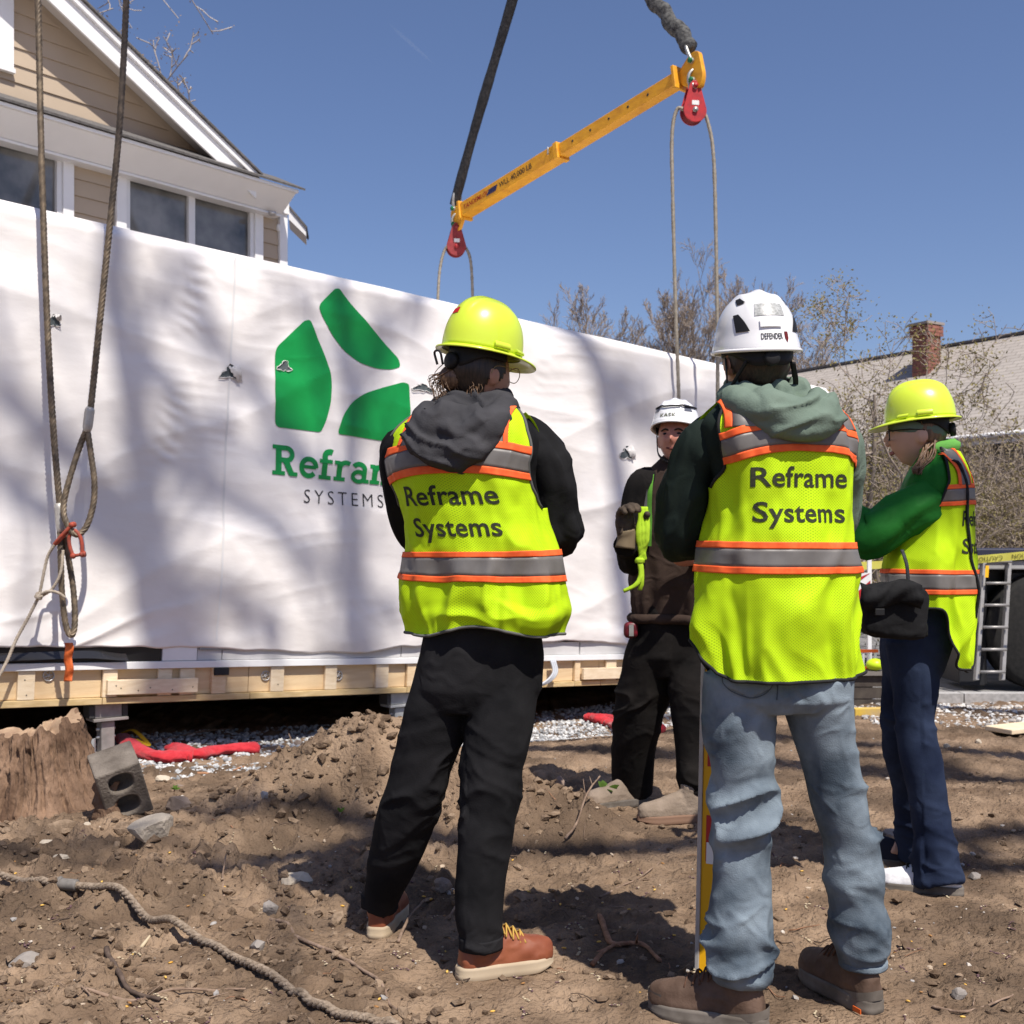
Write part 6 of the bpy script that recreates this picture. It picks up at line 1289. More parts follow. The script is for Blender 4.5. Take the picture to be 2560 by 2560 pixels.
def boot(person, heel, ang, L, upper_m, sole_m, sole_h=0.03, shaft=0.15, lace_m=None, name="boot", wide=1.0, pitch=0.0, low=False, toe_m=None):
    """heel: ground point under the heel's back; ang: facing direction in the ground plane"""
    fwd = A(math.cos(ang), math.sin(ang), 0); rt = A(fwd[1], -fwd[0], 0); up = A(0, 0, 1); B = np.stack([rt, fwd, up], 1)
    W = lambda q: np.asarray(q) @ B.T + heel
    tt = np.array([0, .03, .10, .22, .36, .5, .64, .78, .88, .95, .985]); ww = np.array([.020, .029, .034, .035, .034, .037, .043, .046, .042, .031, .018]) * wide
    hh = np.array([.050, .075, .088, .098, .100, .088, .070, .058, .052, .046, .036]) * (0.8 if low else 1)
    a = np.linspace(0, 2 * np.pi, 28, endpoint=False); rows = []
    for t_, w_, h_ in zip(tt, ww, hh):
        ca, sa = np.cos(a), np.sin(a); z = np.where(sa > 0, spow(sa, .9) * h_, sa * .012); rows.append(np.stack([spow(ca, .75) * w_ * np.where(sa > 0, 1 - .22 * sa ** 2, 1), np.full(28, t_ * L), z + sole_h + .006], -1))
    mb = MB(); mb.add(W(np.concatenate(rows)), gridf(len(tt), 28).tolist() + [tuple(range(27, -1, -1)), tuple(range((len(tt) - 1) * 28, len(tt) * 28))])
    if not low: mb.add(*sweep(W([(0, .20 * L, sole_h + .03), (0, .20 * L, sole_h + .08), (0, .185 * L, sole_h + shaft * .8), (0, .18 * L, sole_h + shaft)]), [.047, .046, .045, .047], 24, flat=(1.12, .86), up=fwd))
    v, f, n = remesh(mb, 0.006, 5); v = v + n * (.0025 * ridged(v * A(22, 22, 40), 3) * (1 if not low else .5))[:, None]
    up_o = mk(name, v, f, upper_m, person)
    n_o = 60; s = np.linspace(0, 1, n_o, endpoint=False); ou = []
    for k in s:                                                   # sole outline
        if k < .5: t_ = k * 2; sgn = 1
        else: t_ = (1 - k) * 2; sgn = -1
        tq = .5 - .5 * math.cos(math.pi * t_); ou.append((sgn * (np.interp(tq, tt, ww) + .007) * (math.sin(math.pi * min(max(t_, .0), 1)) ** .25 if 0 < t_ < 1 else 0), -.010 + tq * (L + .010)))
    ou = np.array(ou); lev = [(0, .96), (.004, 1.0), (sole_h * .55, 1.0), (sole_h * .6, .985), (sole_h, 1.0), (sole_h + .008, .97)]
    rows = [np.column_stack([ou[:, 0] * k, (ou[:, 1] - L / 2) * k + L / 2, z + .012 * sstep(.75, 1, ou[:, 1] / L) * (z <= .004)]) for z, k in lev]
    mk("sole", W(np.concatenate(rows)), gridf(len(lev), n_o).tolist() + [tuple(range(n_o - 1, -1, -1)), tuple(range((len(lev) - 1) * n_o, len(lev) * n_o))], sole_m, up_o)
    if lace_m:
        mb = MB()
        for i in range(5):
            t_ = .30 + i * .075; z = sole_h + .002 + np.interp(t_, tt, hh) + (.012 * (1 - i / 4) if not low else 0)
            mb.add(*sweep(spline(W([(-.030, t_ * L, z - .020), (0, t_ * L + .012, z + .004), (.030, (t_ + .06) * L, z - .022)]), 8), .0028, 6)); mb.add(*sweep(spline(W([(.030, t_ * L, z - .020), (0, t_ * L + .012, z + .007), (-.030, (t_ + .06) * L, z - .022)]), 8), .0028, 6))
        for s in (-1, 1):
            z = sole_h + .12; mb.add(*sweep(spline(W([(0, .33 * L, z), (s * .03, .36 * L, z + .018), (s * .045, .34 * L, z - .01), (s * .02, .33 * L, z - .004)]), 12), .0028, 6))
        mb.build("laces", lace_m, up_o)
    if toe_m: mk("toe_cap", *ellipsoid(W([(0, .86 * L, sole_h + .012)])[0], .046 * wide, .046, .045, 24, 14), toe_m, up_o)
    return up_o
def legs(person, name, m, rings, leg_l, leg_r, seed, amp=0.009, voxel=0.0065, thin=0.42, hem=True, knee=None):
    """rings: pelvis (px left, px right, py, Y, half depth); legs: (py, px left, px right, Y)"""
    mb = MB(); a = np.linspace(0, 2 * np.pi, 40, endpoint=False); rows = []
    for xl, xr, py, Y, hy in rings:
        c = P((xl + xr) / 2, py, Y); hx = (xr - xl) / 2 / F * Y; rows.append(c + np.stack([hx * spow(np.cos(a), .85), hy * spow(np.sin(a), .85), a * 0], -1))
    rows = rows[::-1]; mb.add(np.concatenate(rows), gridf(len(rows), 40).tolist() + [tuple(range(39, -1, -1)), tuple(range((len(rows) - 1) * 40, len(rows) * 40))])
    for lg in (leg_l, leg_r):
        pts = np.array([P((xl + xr) / 2, py, Y) for py, xl, xr, Y in lg]); r = np.array([(xr - xl) / 2 / F * Y for py, xl, xr, Y in lg])
        q = spline(np.column_stack([pts, r]), n=40); mb.add(*sweep(q[:, :3], q[:, 3], 32, up=A(0, 1, 0), flat=(1.0, 1.0)))
    v, f, n = remesh(mb, voxel, 3)
    kz = knee or (0.50, 0.06); split_x = (P((leg_l[2][1] + leg_l[2][2]) / 2, 1800, leg_l[2][3])[0] + P((leg_r[2][1] + leg_r[2][2]) / 2, 1800, leg_r[2][3])[0]) / 2
    msk = 0.36 + 1.0 * np.exp(-((v[:, 2] - kz[0]) / .11) ** 2) + 1.15 * sstep(.30, .14, v[:, 2]) - .2 * sstep(.7, .8, v[:, 2])
    sd = np.where(v[:, 0] > split_x, 1.0, -1.0)
    d = np.where(sd[:, None] > 0, cloth_disp(v, n, 1.0, seed, 6, 13, .45), cloth_disp(v, n, 1.0, seed + 50, 6, 13, -.45)) - v
    v = v + d * (amp * msk)[:, None]
    return mk(name, v, f, m, person)
# ---- vest from a torso
def vest(person, T, z_hem, z_arm, z_top, lime, grey, orange, upper, waist, strips, text, seed, hem_fn=None, edge=None, front=True, trim_m=None):
    va, vt = T.vz(z_arm), T.vz(z_top)
    hem = (lambda a: T.vz(z_hem + (hem_fn((a * 2 - 1) * math.radians(174)) if hem_fn else 0 * a)))
    eTH = edge or (lambda V: np.radians(np.interp(V, [va, va + (vt - va) * .12, va + (vt - va) * .35, va + (vt - va) * .7, vt], [92, 76, 66, 66, 72])))
    nlo, nhi, ncol = 80, 60, 181; thc = np.linspace(-R(174), R(174), ncol); fr_c = (thc / R(174) + 1) / 2; V0 = hem(fr_c); rws = [(thc, V0 + (va - V0) * t_) for t_ in np.linspace(0, 1, nlo)]
    ea = float(eTH(np.array([va]))[0]); ci = np.where(np.abs(thc) <= ea)[0]; tc_ = thc[ci]
    TH_ = np.concatenate([r_[0] for r_ in rws]); V_ = np.concatenate([r_[1] for r_ in rws]); f_ = gridf(nlo, ncol, False).tolist(); up_rows = []
    for t_ in np.linspace(0, 1, nhi)[1:]:
        vv = va + (vt - va) * t_; up_rows.append(len(TH_)); TH_ = np.concatenate([TH_, tc_ / np.abs(tc_).max() * float(eTH(np.array([vv]))[0])]); V_ = np.concatenate([V_, np.full(len(tc_), vv)])
    prev = (nlo - 1) * ncol + ci
    for st0 in up_rows:
        cur = st0 + np.arange(len(ci)); f_ += [(int(prev[i]), int(prev[i + 1]), int(cur[i + 1]), int(cur[i])) for i in range(len(ci) - 1)]; prev = cur
    raw_ = T.raw(TH_, V_); ve = mk("safety_vest", T.pt(TH_, V_, .010), f_, lime, person, uv=np.stack([T._ev(V_)[:, 3] * TH_, raw_[:, 2]], -1)); two_sided(ve)
    if front:
        q = patch(T, lambda V: np.pi - (np.pi - eTH(V)) * .0 - R(70), lambda V: np.pi * 1.0 - R(8), va, vt, 40, 40, .010); mk("front_yoke", q[0], q[1], lime, ve, uv=q[2])
        q = patch(T, lambda V: -np.pi + R(8), lambda V: -np.pi + R(70), va, vt, 40, 40, .010); mk("front_yoke", q[0], q[1], lime, ve, uv=q[2])
    for sg in (-1, 1):                                            # bound armhole edges
        V = np.linspace(va, vt, 40); mk("edge_binding", *sweep(T.pt(sg * eTH(V), V, .011), .0045, 8), trim_m or grey, ve)
    a_ = np.linspace(0, 1, 200); mk("edge_binding", *sweep(T.pt((a_ * 2 - 1) * R(174), hem(a_), .010), .0045, 8), trim_m or grey, ve)
    def hband(name, z0, z1, m, off, wide, curve):
        nth, nv = 120, 6; b = np.linspace(0, 1, nv); A2, B2 = np.meshgrid(np.linspace(-1, 1, nth), b)
        lim = (lambda V: eTH(V) * .995) if not wide else (lambda V: np.full_like(V, R(172)))
        zc = z0 + (z1 - z0) * B2; th = A2 * lim(T.vz(zc)); zc = zc - curve * (np.sin(np.clip(th, -1.57, 1.57)) ** 2); V = T.vz(zc); th = A2 * lim(V)
        o = mk(name, T.pt(th.ravel(), V.ravel(), off), gridf(nv, nth, False), m, ve, uv=np.stack([th.ravel() * .2, zc.ravel()], -1)); two_sided(o, .0015)
    for (z0, z1, z2, z3), wide, cur in ((upper, False, upper[4] if len(upper) > 4 else .0), (waist, True, 0.0)) if False else ():
        pass
    for spec, wide in ((upper, False), (waist, True)):
        z0, z1, z2, z3, cur = spec
        hband("reflective_band", z1, z2, grey, .0145, wide, cur); hband("orange_trim", z2 - .001, z3, orange, .0155, wide, cur); hband("orange_trim", z0, z1 + .001, orange, .0155, wide, cur)
    for sg in (-1, 1):
        for nm, x0, x1, m, off in (("orange_trim", strips[0], strips[1], orange, .0155), ("shoulder_band", strips[1] - .001, strips[2] + .001, grey, .0145), ("orange_trim", strips[2], strips[3], orange, .0155)):
            X = np.linspace(x0, x1, 6); Z = np.linspace(upper[3] - .004 - upper[4] * .35, z_top, 30); ZZ, XX = np.meshgrid(Z, X, indexing='ij'); shear = (ZZ - Z[0]) * strips[4]
            V = T.vz(ZZ); th = T.th_x(sg * (XX - shear), V); ok = T._ev(V)[..., 3] > np.abs(XX - shear) * 1.01
            p = T.pt(th.ravel(), V.ravel(), off); f = [q for q in gridf(30, 6, False).tolist() if all(ok.ravel()[i] for i in q)]
            used = sorted({i for q in f for i in q}); mp = {i: k for k, i in enumerate(used)}
            if f: two_sided(mk(nm, p[used], [tuple(mp[i] for i in q) for q in f], m, ve), .0015)
    for body, xc, zb, size, m, ws in text:
        tv, tf = text_geo(body, size, .014, 1.02, 3); mk("lettering", T.bx(xc + tv[:, 0] * ws, zb + tv[:, 1], .0116), tf, m, ve, False)
    return ve
# ---- helmets
def hat_fn(rx, ry, H, e=0.78, ridge=0.0):
    def W(ph, t):                                                # ph 0 = front(+y), 90deg = right(+x); t 0 rim .. pi/2 crown
        c, s = np.cos(t) ** e, np.sin(t) ** e; x, y, z = rx * c * np.sin(ph), ry * c * np.cos(ph), H * s
        if ridge: z = z + ridge * (sstep(.036, .028, np.abs(x)) * sstep(.95, .8, np.abs(y) / ry) * .8 + sstep(.012, .008, np.abs(x)) * .6) * sstep(.4, .8, s)
        return np.stack([x, y, z], -1)
    return W
def hard_hat(person, R3, c, m, rx=.116, ry=.140, H=.155, sticker=None, dark=None, inner_m=None, band=(75, 285)):
    W = hat_fn(rx, ry, H, .80, .007); nph, nt_ = 120, 40; PH, TT = np.meshgrid(np.linspace(0, 2 * np.pi, nph, endpoint=False), np.linspace(0, np.pi / 2 - 1e-3, nt_))
    tr_ = lambda q: np.asarray(q).reshape(-1, 3) @ R3.T + c
    hat = mk("hard_hat", tr_(W(PH, TT)), gridf(nt_, nph, True, True).tolist() + [tuple(range((nt_ - 1) * nph, nt_ * nph))[::-1]], m, person); two_sided(hat, .003)
    ph = np.linspace(0, 2 * np.pi, nph, endpoint=False); fr = np.clip(np.cos(ph), 0, 1) ** 2.2; ext = .016 + .042 * fr; drop = .004 + .012 * fr
    def ring(k, dz): r = 1; return np.stack([(rx + ext * k) * np.sin(ph), (ry + ext * k) * np.cos(ph), -drop * k ** 1.3 + dz], -1)
    rows = [ring(-.15, .004), ring(.1, .001), ring(.5, .0), ring(1, 0), ring(1.04, -.003), ring(1, -.006), ring(.5, -.005), ring(-.1, -.004)]
    mk("brim", tr_(np.concatenate(rows)), gridf(len(rows), nph).tolist(), m, hat)
    for sg in (-1, 1):                                            # accessory slots low on both sides
        for p0, hw, hh in ((100, 11, .020), (66, 9, .013)):
            pp = np.radians(np.linspace(p0 - hw, p0 + hw, 10)) * sg; q = []
            for dz, k in ((.004, 1.0), (.006, 1.07), (hh, 1.07), (hh + .005, 1.0)): q.append(np.stack([(rx * k + .003) * np.sin(pp), (ry * k + .003) * np.cos(pp), np.full(10, dz)], -1))
            mk("accessory_slot", tr_(np.concatenate(q)), gridf(4, 10, False).tolist(), m, hat)
    if sticker:
        ph0, t0, sz = sticker; a, b = np.meshgrid(np.linspace(-1, 1, 8), np.linspace(-1, 1, 8)); q = W(ph0 + a * sz / (rx * math.cos(t0)), t0 + b * sz * .62 / H); nn = norm(q * A(1 / rx ** 2, 1 / ry ** 2, 1 / H ** 2)); mk("red_sticker", tr_(q + nn * .0015), gridf(8, 8, False).tolist(), MATS["hat_sticker"], hat)
    vph = np.radians(np.arange(-40, 41, 14))
    # suspension band and ratchet
    rp = np.radians(np.linspace(band[0], band[1], 60)); back_ = sstep(110, 165, np.degrees(np.abs(rp - np.pi))*-1 + 180); b = np.concatenate([np.stack([(rx - .022) * np.sin(rp), (ry - .024) * np.cos(rp), lerp(.004, -.022 - .036 * back_, k)], -1) for k in np.linspace(0, 1, 5)]); two_sided(mk("suspension_band", tr_(b), gridf(5, 60, False).tolist(), inner_m, hat), .004)
    mk("ratchet_knob", *sweep(tr_([(0, -(ry - .026) - k, -.045) for k in (0, .016, .020)]), [.024, .024, .018], 20), inner_m, hat)
    return hat, tr_
def climb_helmet(person, R3, c, m, vent_m, inner_m, rx=.102, ry=.125, H=.165, strap_m=None):
    W0 = hat_fn(rx, ry, H, .84, .0)
    def W(ph, t): q = W0(ph, t); rim = sstep(.35, 0, t); q[..., 2] += rim * (.022 * np.cos(ph) - .014 * np.abs(np.sin(ph)) * 0) ; q[..., :2] *= (1 + .05 * rim * sstep(.25, .0, t))[..., None]; q[..., 2] += .006 * np.exp(-(q[..., 0] / .012) ** 2) * sstep(.5, 1.0, t) + .004 * np.exp(-((np.abs(q[..., 0]) - .045) / .008) ** 2) * sstep(.3, .6, t); return q
    tr_ = lambda q: np.asarray(q).reshape(-1, 3) @ R3.T + c; nph, nt_ = 120, 50
    PH, TT = np.meshgrid(np.linspace(0, 2 * np.pi, nph, endpoint=False), np.linspace(0, np.pi / 2 - 1e-3, nt_)); hat = mk("climbing_helmet", tr_(W(PH, TT)), gridf(nt_, nph, True, True).tolist() + [tuple(range((nt_ - 1) * nph, nt_ * nph))[::-1]], m, person); two_sided(hat, .006)
    ph = np.linspace(0, 2 * np.pi, nph, endpoint=False); mk("rim_edge", *sweep(tr_(W(np.append(ph, ph[0]), np.zeros(nph + 1))), .0045, 8, caps=False), m, hat)
    def patch_(name, ph0, t0, dp, dt, mm, off=.0015, skew=0.0, pinch=0.0):
        a, b = np.meshgrid(np.linspace(-1, 1, 10), np.linspace(-1, 1, 10)); q = W(ph0 + dp * a * (1 - pinch * (b + 1) / 2) + skew * b, t0 + dt * b); nn = norm(q * A(1 / rx ** 2, 1 / ry ** 2, 1 / H ** 2)); return mk(name, tr_(q + nn * off), gridf(10, 10, False).tolist(), mm, hat)
    rp = np.radians(np.linspace(85, 275, 60)); back_ = sstep(100, 160, 180 - np.degrees(np.abs(rp - np.pi))); b = np.concatenate([np.stack([(rx - .014) * np.sin(rp), (ry - .010) * np.cos(rp), lerp(.012, -.012 - .045 * back_, k)], -1) for k in np.linspace(0, 1, 5)]); two_sided(mk("suspension_band", tr_(b), gridf(5, 60, False).tolist(), inner_m, hat), .004)
    mk("ratchet_knob", *sweep(tr_([(0, -(ry - .018) - k, -.040) for k in (0, .014, .018)]), [.020, .020, .015], 20), inner_m, hat)
    return hat, W, tr_, patch_
def add_crease(m, strength=.5, scale=13, dist=.012):
    """mid-scale crumpling in the normal, on top of the weave"""
    nt = m.node_tree; b = nt.nodes["Principled BSDF"]; tc = nt.nodes.new("ShaderNodeTexCoord"); n = nt.nodes.new("ShaderNodeTexNoise"); n.noise_type = 'RIDGED_MULTIFRACTAL'; n.inputs["Scale"].default_value = scale; n.inputs["Detail"].default_value = 3; n.inputs["Distortion"].default_value = 1.2
    bp = nt.nodes.new("ShaderNodeBump"); bp.inputs["Strength"].default_value = strength; bp.inputs["Distance"].default_value = dist; nt.links.new(tc.outputs["Object"], n.inputs["Vector"]); nt.links.new(n.outputs["Fac"], bp.inputs["Height"])
    if b.inputs["Normal"].is_linked: nt.links.new(b.inputs["Normal"].links[0].from_socket, bp.inputs["Normal"])
    nt.links.new(bp.outputs[0], b.inputs["Normal"]); return m
def cloth_mat(name, c1, c2, bump=0.35, bscale=220, rough=0.95, sheen=0.0, scale=6, crease=.45): return add_crease(mat(name, c1, c2, scale=scale, rough=rough, bump=bump, bscale=bscale, spec=0.08, sheen=sheen, bdist=0.002), crease)
def mesh_fabric(name, c1, c2):
    m = mat(name, c1, None, rough=0.75, spec=0.2, thin=0.18); nt = m.node_tree; b = nt.nodes["Principled BSDF"]
    uv = nt.nodes.new("ShaderNodeUVMap"); mp = nt.nodes.new("ShaderNodeMapping"); mp.inputs["Scale"].default_value = (195, 195, 1); mp.inputs["Rotation"].default_value = (0, 0, R(45)); nt.links.new(uv.outputs[0], mp.inputs[0])
    vo = nt.nodes.new("ShaderNodeTexVoronoi"); vo.inputs["Scale"].default_value = 1.0; vo.inputs["Randomness"].default_value = 0.0; nt.links.new(mp.outputs[0], vo.inputs["Vector"])
    rp = nt.nodes.new("ShaderNodeValToRGB"); rp.color_ramp.elements[0].position = .20; rp.color_ramp.elements[1].position = .34; rp.color_ramp.elements[0].color = (*c2, 1); rp.color_ramp.elements[1].color = (*c1, 1); nt.links.new(vo.outputs["Distance"], rp.inputs[0]); dn = nt.nodes.new("ShaderNodeTexNoise"); dn.inputs["Scale"].default_value = 7; dn.inputs["Detail"].default_value = 7; dr = nt.nodes.new("ShaderNodeValToRGB"); dr.color_ramp.elements[0].position = .42; dr.color_ramp.elements[1].position = .72; dr.color_ramp.elements[0].color = (1, 1, 1, 1); dr.color_ramp.elements[1].color = (.80, .78, .70, 1)
    tcn = nt.nodes.new("ShaderNodeTexCoord"); nt.links.new(tcn.outputs["Object"], dn.inputs["Vector"]); nt.links.new(dn.outputs["Fac"], dr.inputs[0]); mu = nt.nodes.new("ShaderNodeMixRGB"); mu.blend_type = 'MULTIPLY'; mu.inputs[0].default_value = 1; nt.links.new(rp.outputs[0], mu.inputs[1]); nt.links.new(dr.outputs[0], mu.inputs[2]); nt.links.new(mu.outputs[0], b.inputs["Base Color"])   # light soiling
    bp = nt.nodes.new("ShaderNodeBump"); bp.inputs["Strength"].default_value = .4; bp.inputs["Distance"].default_value = .001; nt.links.new(vo.outputs["Distance"], bp.inputs["Height"]); nt.links.new(bp.outputs[0], b.inputs["Normal"]); return m
def hood(person, name, m, c_neck, Rn, folds_, pouch, seed, voxel=.0065, tilt_=0.0):
    mb = MB(); a = np.linspace(0, 2 * np.pi, 40)
    for dz, rad, r in Rn: 
        q = c_neck + np.stack([rad * np.cos(a), rad * .95 * np.sin(a), dz - .018 * np.sin(a) * -1], -1); mb.add(*sweep(q, r, 14, caps=True))
    for pts, r in folds_: mb.add(*sweep(spline(np.array(pts), 26), r * (0.8 + .3 * np.sin(np.linspace(0, np.pi, 26))), 14))
    for c, rx, ry, rz, tilt in pouch:
        v, f = ellipsoid((0, 0, 0), rx, ry, rz, 30, 20); ct, st_ = math.cos(tilt), math.sin(tilt); v = np.stack([v[:, 0] * ct - v[:, 2] * st_, v[:, 1], v[:, 0] * st_ + v[:, 2] * ct], -1); mb.add(v + c, f)
    v, f, n = remesh(mb, voxel, 2); dv = v - c_neck; rad_ = np.sqrt((dv[:, 0] * .8 + tilt_ * dv[:, 2]) ** 2 + (dv[:, 2] * 1.1) ** 2 + (dv[:, 1] * .35) ** 2); phi_ = np.arctan2(dv[:, 0], -dv[:, 2] + .05)
    w_ = .9 * vnoise(v * 9, seed + 4); g_ = ridged(np.stack([phi_ * 1.1 + w_, rad_ * 21 + .6 * w_, phi_ * 0], -1), seed); g_ = np.sign(g_) * np.abs(g_) ** 1.3
    v = v + n * (.0105 * g_ + .004 * ridged(v * A(13, 13, 13) + w_[:, None], seed + 3) + .0015 * fbm(v * 40, 2, seed + 1))[:, None]
    return mk(name, v, f, m, person)
# ================================================================ the four people
lime = mesh_fabric("hivis_mesh_lime", (0.64, 0.92, 0.012), (0.34, 0.56, 0.008)); reflg = mat("reflective_tape", (0.13, 0.122, 0.115), (0.165, 0.155, 0.145), scale=14, rough=0.45, spec=0.4, bump=.1, bscale=300, bdist=.001); orng = mat("orange_vest_trim", (0.85, 0.11, 0.025), (0.9, 0.15, 0.035), scale=60, rough=0.7); prt = mat("vest_print_black", (0.018, 0.02, 0.015), (0.04, 0.045, 0.02), scale=200, rough=0.8)
dbind = mat("vest_dark_binding", (0.10, 0.10, 0.095), rough=.8); kbind = mat("vest_black_binding", (0.015, 0.015, 0.016), rough=.8)
skin = mat("skin", (0.40, 0.20, 0.13), (0.46, 0.24, 0.165), scale=12, rough=0.5, spec=0.4, bump=.1, bscale=150, bdist=.002); skin_r = mat("ruddy_skin", (0.42, 0.17, 0.12), (0.50, 0.23, 0.16), scale=10, rough=.5, spec=.4); skin_p = mat("fair_skin", (0.54, 0.31, 0.22), (0.60, 0.36, 0.265), scale=10, rough=.5, spec=.4)
hairk = mat("dark_hair", (0.016, 0.011, 0.008), (0.045, 0.028, 0.018), scale=60, rough=.45, spec=.4, stretch=(3, 3, .4)); hairb = mat("brown_hair", (0.09, 0.05, 0.028), (0.21, 0.125, 0.07), scale=50, rough=.45, spec=.4, stretch=(3, 3, .4)); beardm = mat("dark_beard", (0.02, 0.012, 0.009), (0.05, 0.03, 0.02), scale=90, rough=.7)
limehat = mat("lime_hard_hat", (0.60, 0.74, 0.045), (0.62, 0.76, 0.05), scale=4, rough=.32, spec=.5, coat=.25); mat("hat_sticker", (0.55, 0.015, 0.015), rough=.4); whitehat = mat("white_helmet_shell", (0.80, 0.80, 0.80), rough=.25, spec=.5, coat=.3); innerk = mat("helmet_harness_black", (0.010, 0.010, 0.011), rough=.6)
blackw = cloth_mat("black_fleece", (0.010, 0.010, 0.011), (0.016, 0.016, 0.017)); blackj = cloth_mat("black_denim", (0.009, 0.009, 0.010), (0.020, 0.0195, 0.021)); charc = cloth_mat("charcoal_fleece", (0.040, 0.040, 0.044), (0.060, 0.059, 0.064), bump=.5); denim = cloth_mat("light_blue_denim", (0.060, 0.080, 0.102), (0.215, 0.262, 0.300), bump=.7, bscale=300, scale=7, crease=.7); navy = cloth_mat("navy_denim", (0.012, 0.018, 0.040), (0.028, 0.040, 0.075), bump=.4); sage = cloth_mat("sage_fleece", (0.125, 0.17, 0.135), (0.16, 0.21, 0.17), bump=.5); forest = cloth_mat("dark_green_shell", (0.012, 0.019, 0.016), (0.018, 0.027, 0.022), bump=.2, rough=.75); gjack = cloth_mat("green_jacket_nylon", (0.014, 0.125, 0.018), (0.022, 0.165, 0.026), bump=.25, rough=.6); brownj = cloth_mat("brown_duck_canvas", (0.036, 0.024, 0.019), (0.058, 0.040, 0.032), bump=.5); blackc = cloth_mat("black_canvas", (0.008, 0.0075, 0.0075), (0.016, 0.014, 0.013), bump=.5)
leath = mat("russet_leather", (0.20, 0.055, 0.025), (0.27, 0.085, 0.04), scale=12, rough=.5, spec=.4, bump=.2, bscale=120, bdist=.002); cream = mat("cream_wedge_sole", (0.36, 0.28, 0.185), (0.44, 0.355, 0.25), scale=8, rough=.8); brbt = mat("brown_hiking_leather", (0.075, 0.045, 0.030), (0.13, 0.082, 0.058), scale=14, rough=.7, bump=.4, bscale=120, bdist=.003); grsole = mat("grey_tread_sole", (0.10, 0.085, 0.07), (0.16, 0.14, 0.12), scale=20, rough=.9); tansh = mat("dusty_tan_leather", (0.20, 0.155, 0.115), (0.28, 0.22, 0.17), scale=10, rough=.85, bump=.3, bscale=80); whsh = mat("white_knit_shoe", (0.62, 0.62, 0.64), (0.72, 0.72, 0.73), scale=120, rough=.8); lacey = mat("yellow_lace", (0.45, 0.28, 0.06), rough=.8); lacek = mat("black_lace", (.02, .02, .02), rough=.8); laceb = mat("brown_lace", (.10, .05, .03), rough=.8)
glovem = mat("brown_work_glove", (0.045, 0.032, 0.022), (0.085, 0.062, 0.042), scale=25, rough=.8, bump=.5, bscale=120, bdist=.003); wiref = mat("gold_wire_frame", (.35, .25, .12), rough=.3, metal=.9)
def ringR(yaw):
    def f(py, xl, xr, Y, hy, p=2.5):
        c = P((xl + xr) / 2, py, Y); w = (xr - xl) / 2 / F * Y; hx = math.sqrt(max(w * w - (hy * math.sin(yaw)) ** 2, .03 ** 2)) / math.cos(yaw); return [c[0], c[1], c[2], hx, hy, p]
    return f
def body(name, lab, base, sk, head, T, arms, leg_lines, hands, neck):
    mb = MB()
    if head: merge(mb, head)
    a = np.linspace(0, 2 * np.pi, 30, endpoint=False); V = np.linspace(2.9, T.n - 1.35, 14); c0_ = T.raw(a, np.full(30, 3.1)).mean(0); rows = []
    for v_ in V: q = T.raw(a, np.full(30, v_)); c = q.mean(0); rows.append(c + (q - c) * .84)
    rows = [r_[::-1] for r_ in rows]; mb.add(np.concatenate(rows), gridf(len(rows), 30).tolist() + [tuple(range(29, -1, -1)), tuple(range(13 * 30, 14 * 30))])
    mb.add(*sweep(spline(np.array(neck), 10), .052, 20))
    for pts, r in arms: mb.add(*sweep(spline(np.array(pts), 24), np.interp(np.linspace(0, 1, 24), [0, .5, 1], r), 14))
    for pts in leg_lines: mb.add(*sweep(spline(np.array([c0_] + list(pts)), 24), np.interp(np.linspace(0, 1, 24), [0, .5, 1], [.055, .040, .030]), 14))
    for h in hands: merge(mb, h)
    v, f, n = remesh(mb, .0065, 2)
    o = mk("person", v, f, sk, None, origin=np.asarray(base)); tag(o, lab, "person"); return o
def leg_line(lg, ankle): return [P((l[1] + l[2]) / 2, l[0], l[3]) for l in lg[::2]] + [ankle]
def hair_cap(person, R3, c, m, sc, zmin, front, seed, low=0.0, name="hair"):
    """close hair shell over the back and sides of the skull"""
    def fn(v, d):
        x, y, z = d.T; v = v.copy(); dn = np.clip(-z, 0, 1); v[:, 0] *= 1 - .28 * dn ** 1.6; v[:, 1] = np.where(y < 0, v[:, 1] * (1 - .36 * dn ** 1.2), v[:, 1]); return v * sc * (1 + .02 * ridged(d * A(14, 14, 2.5), seed))[:, None]
    v, f = ellipsoid((0, 0, 0), .0835, .105, .124, 72, 50, fn); d = v / (np.linalg.norm(v, axis=1, keepdims=True) + 1e-9)
    yv = v[:, 1]; keep = (yv < front - .06 * np.clip(-v[:, 2], 0, 1) / .1) & (v[:, 2] > zmin + low * (yv > -.03)); f = [q for q in f if len(q) == 4 and all(keep[i] for i in q)]
    return two_sided(mk(name, v @ R3.T + c, f, m, person), .004)

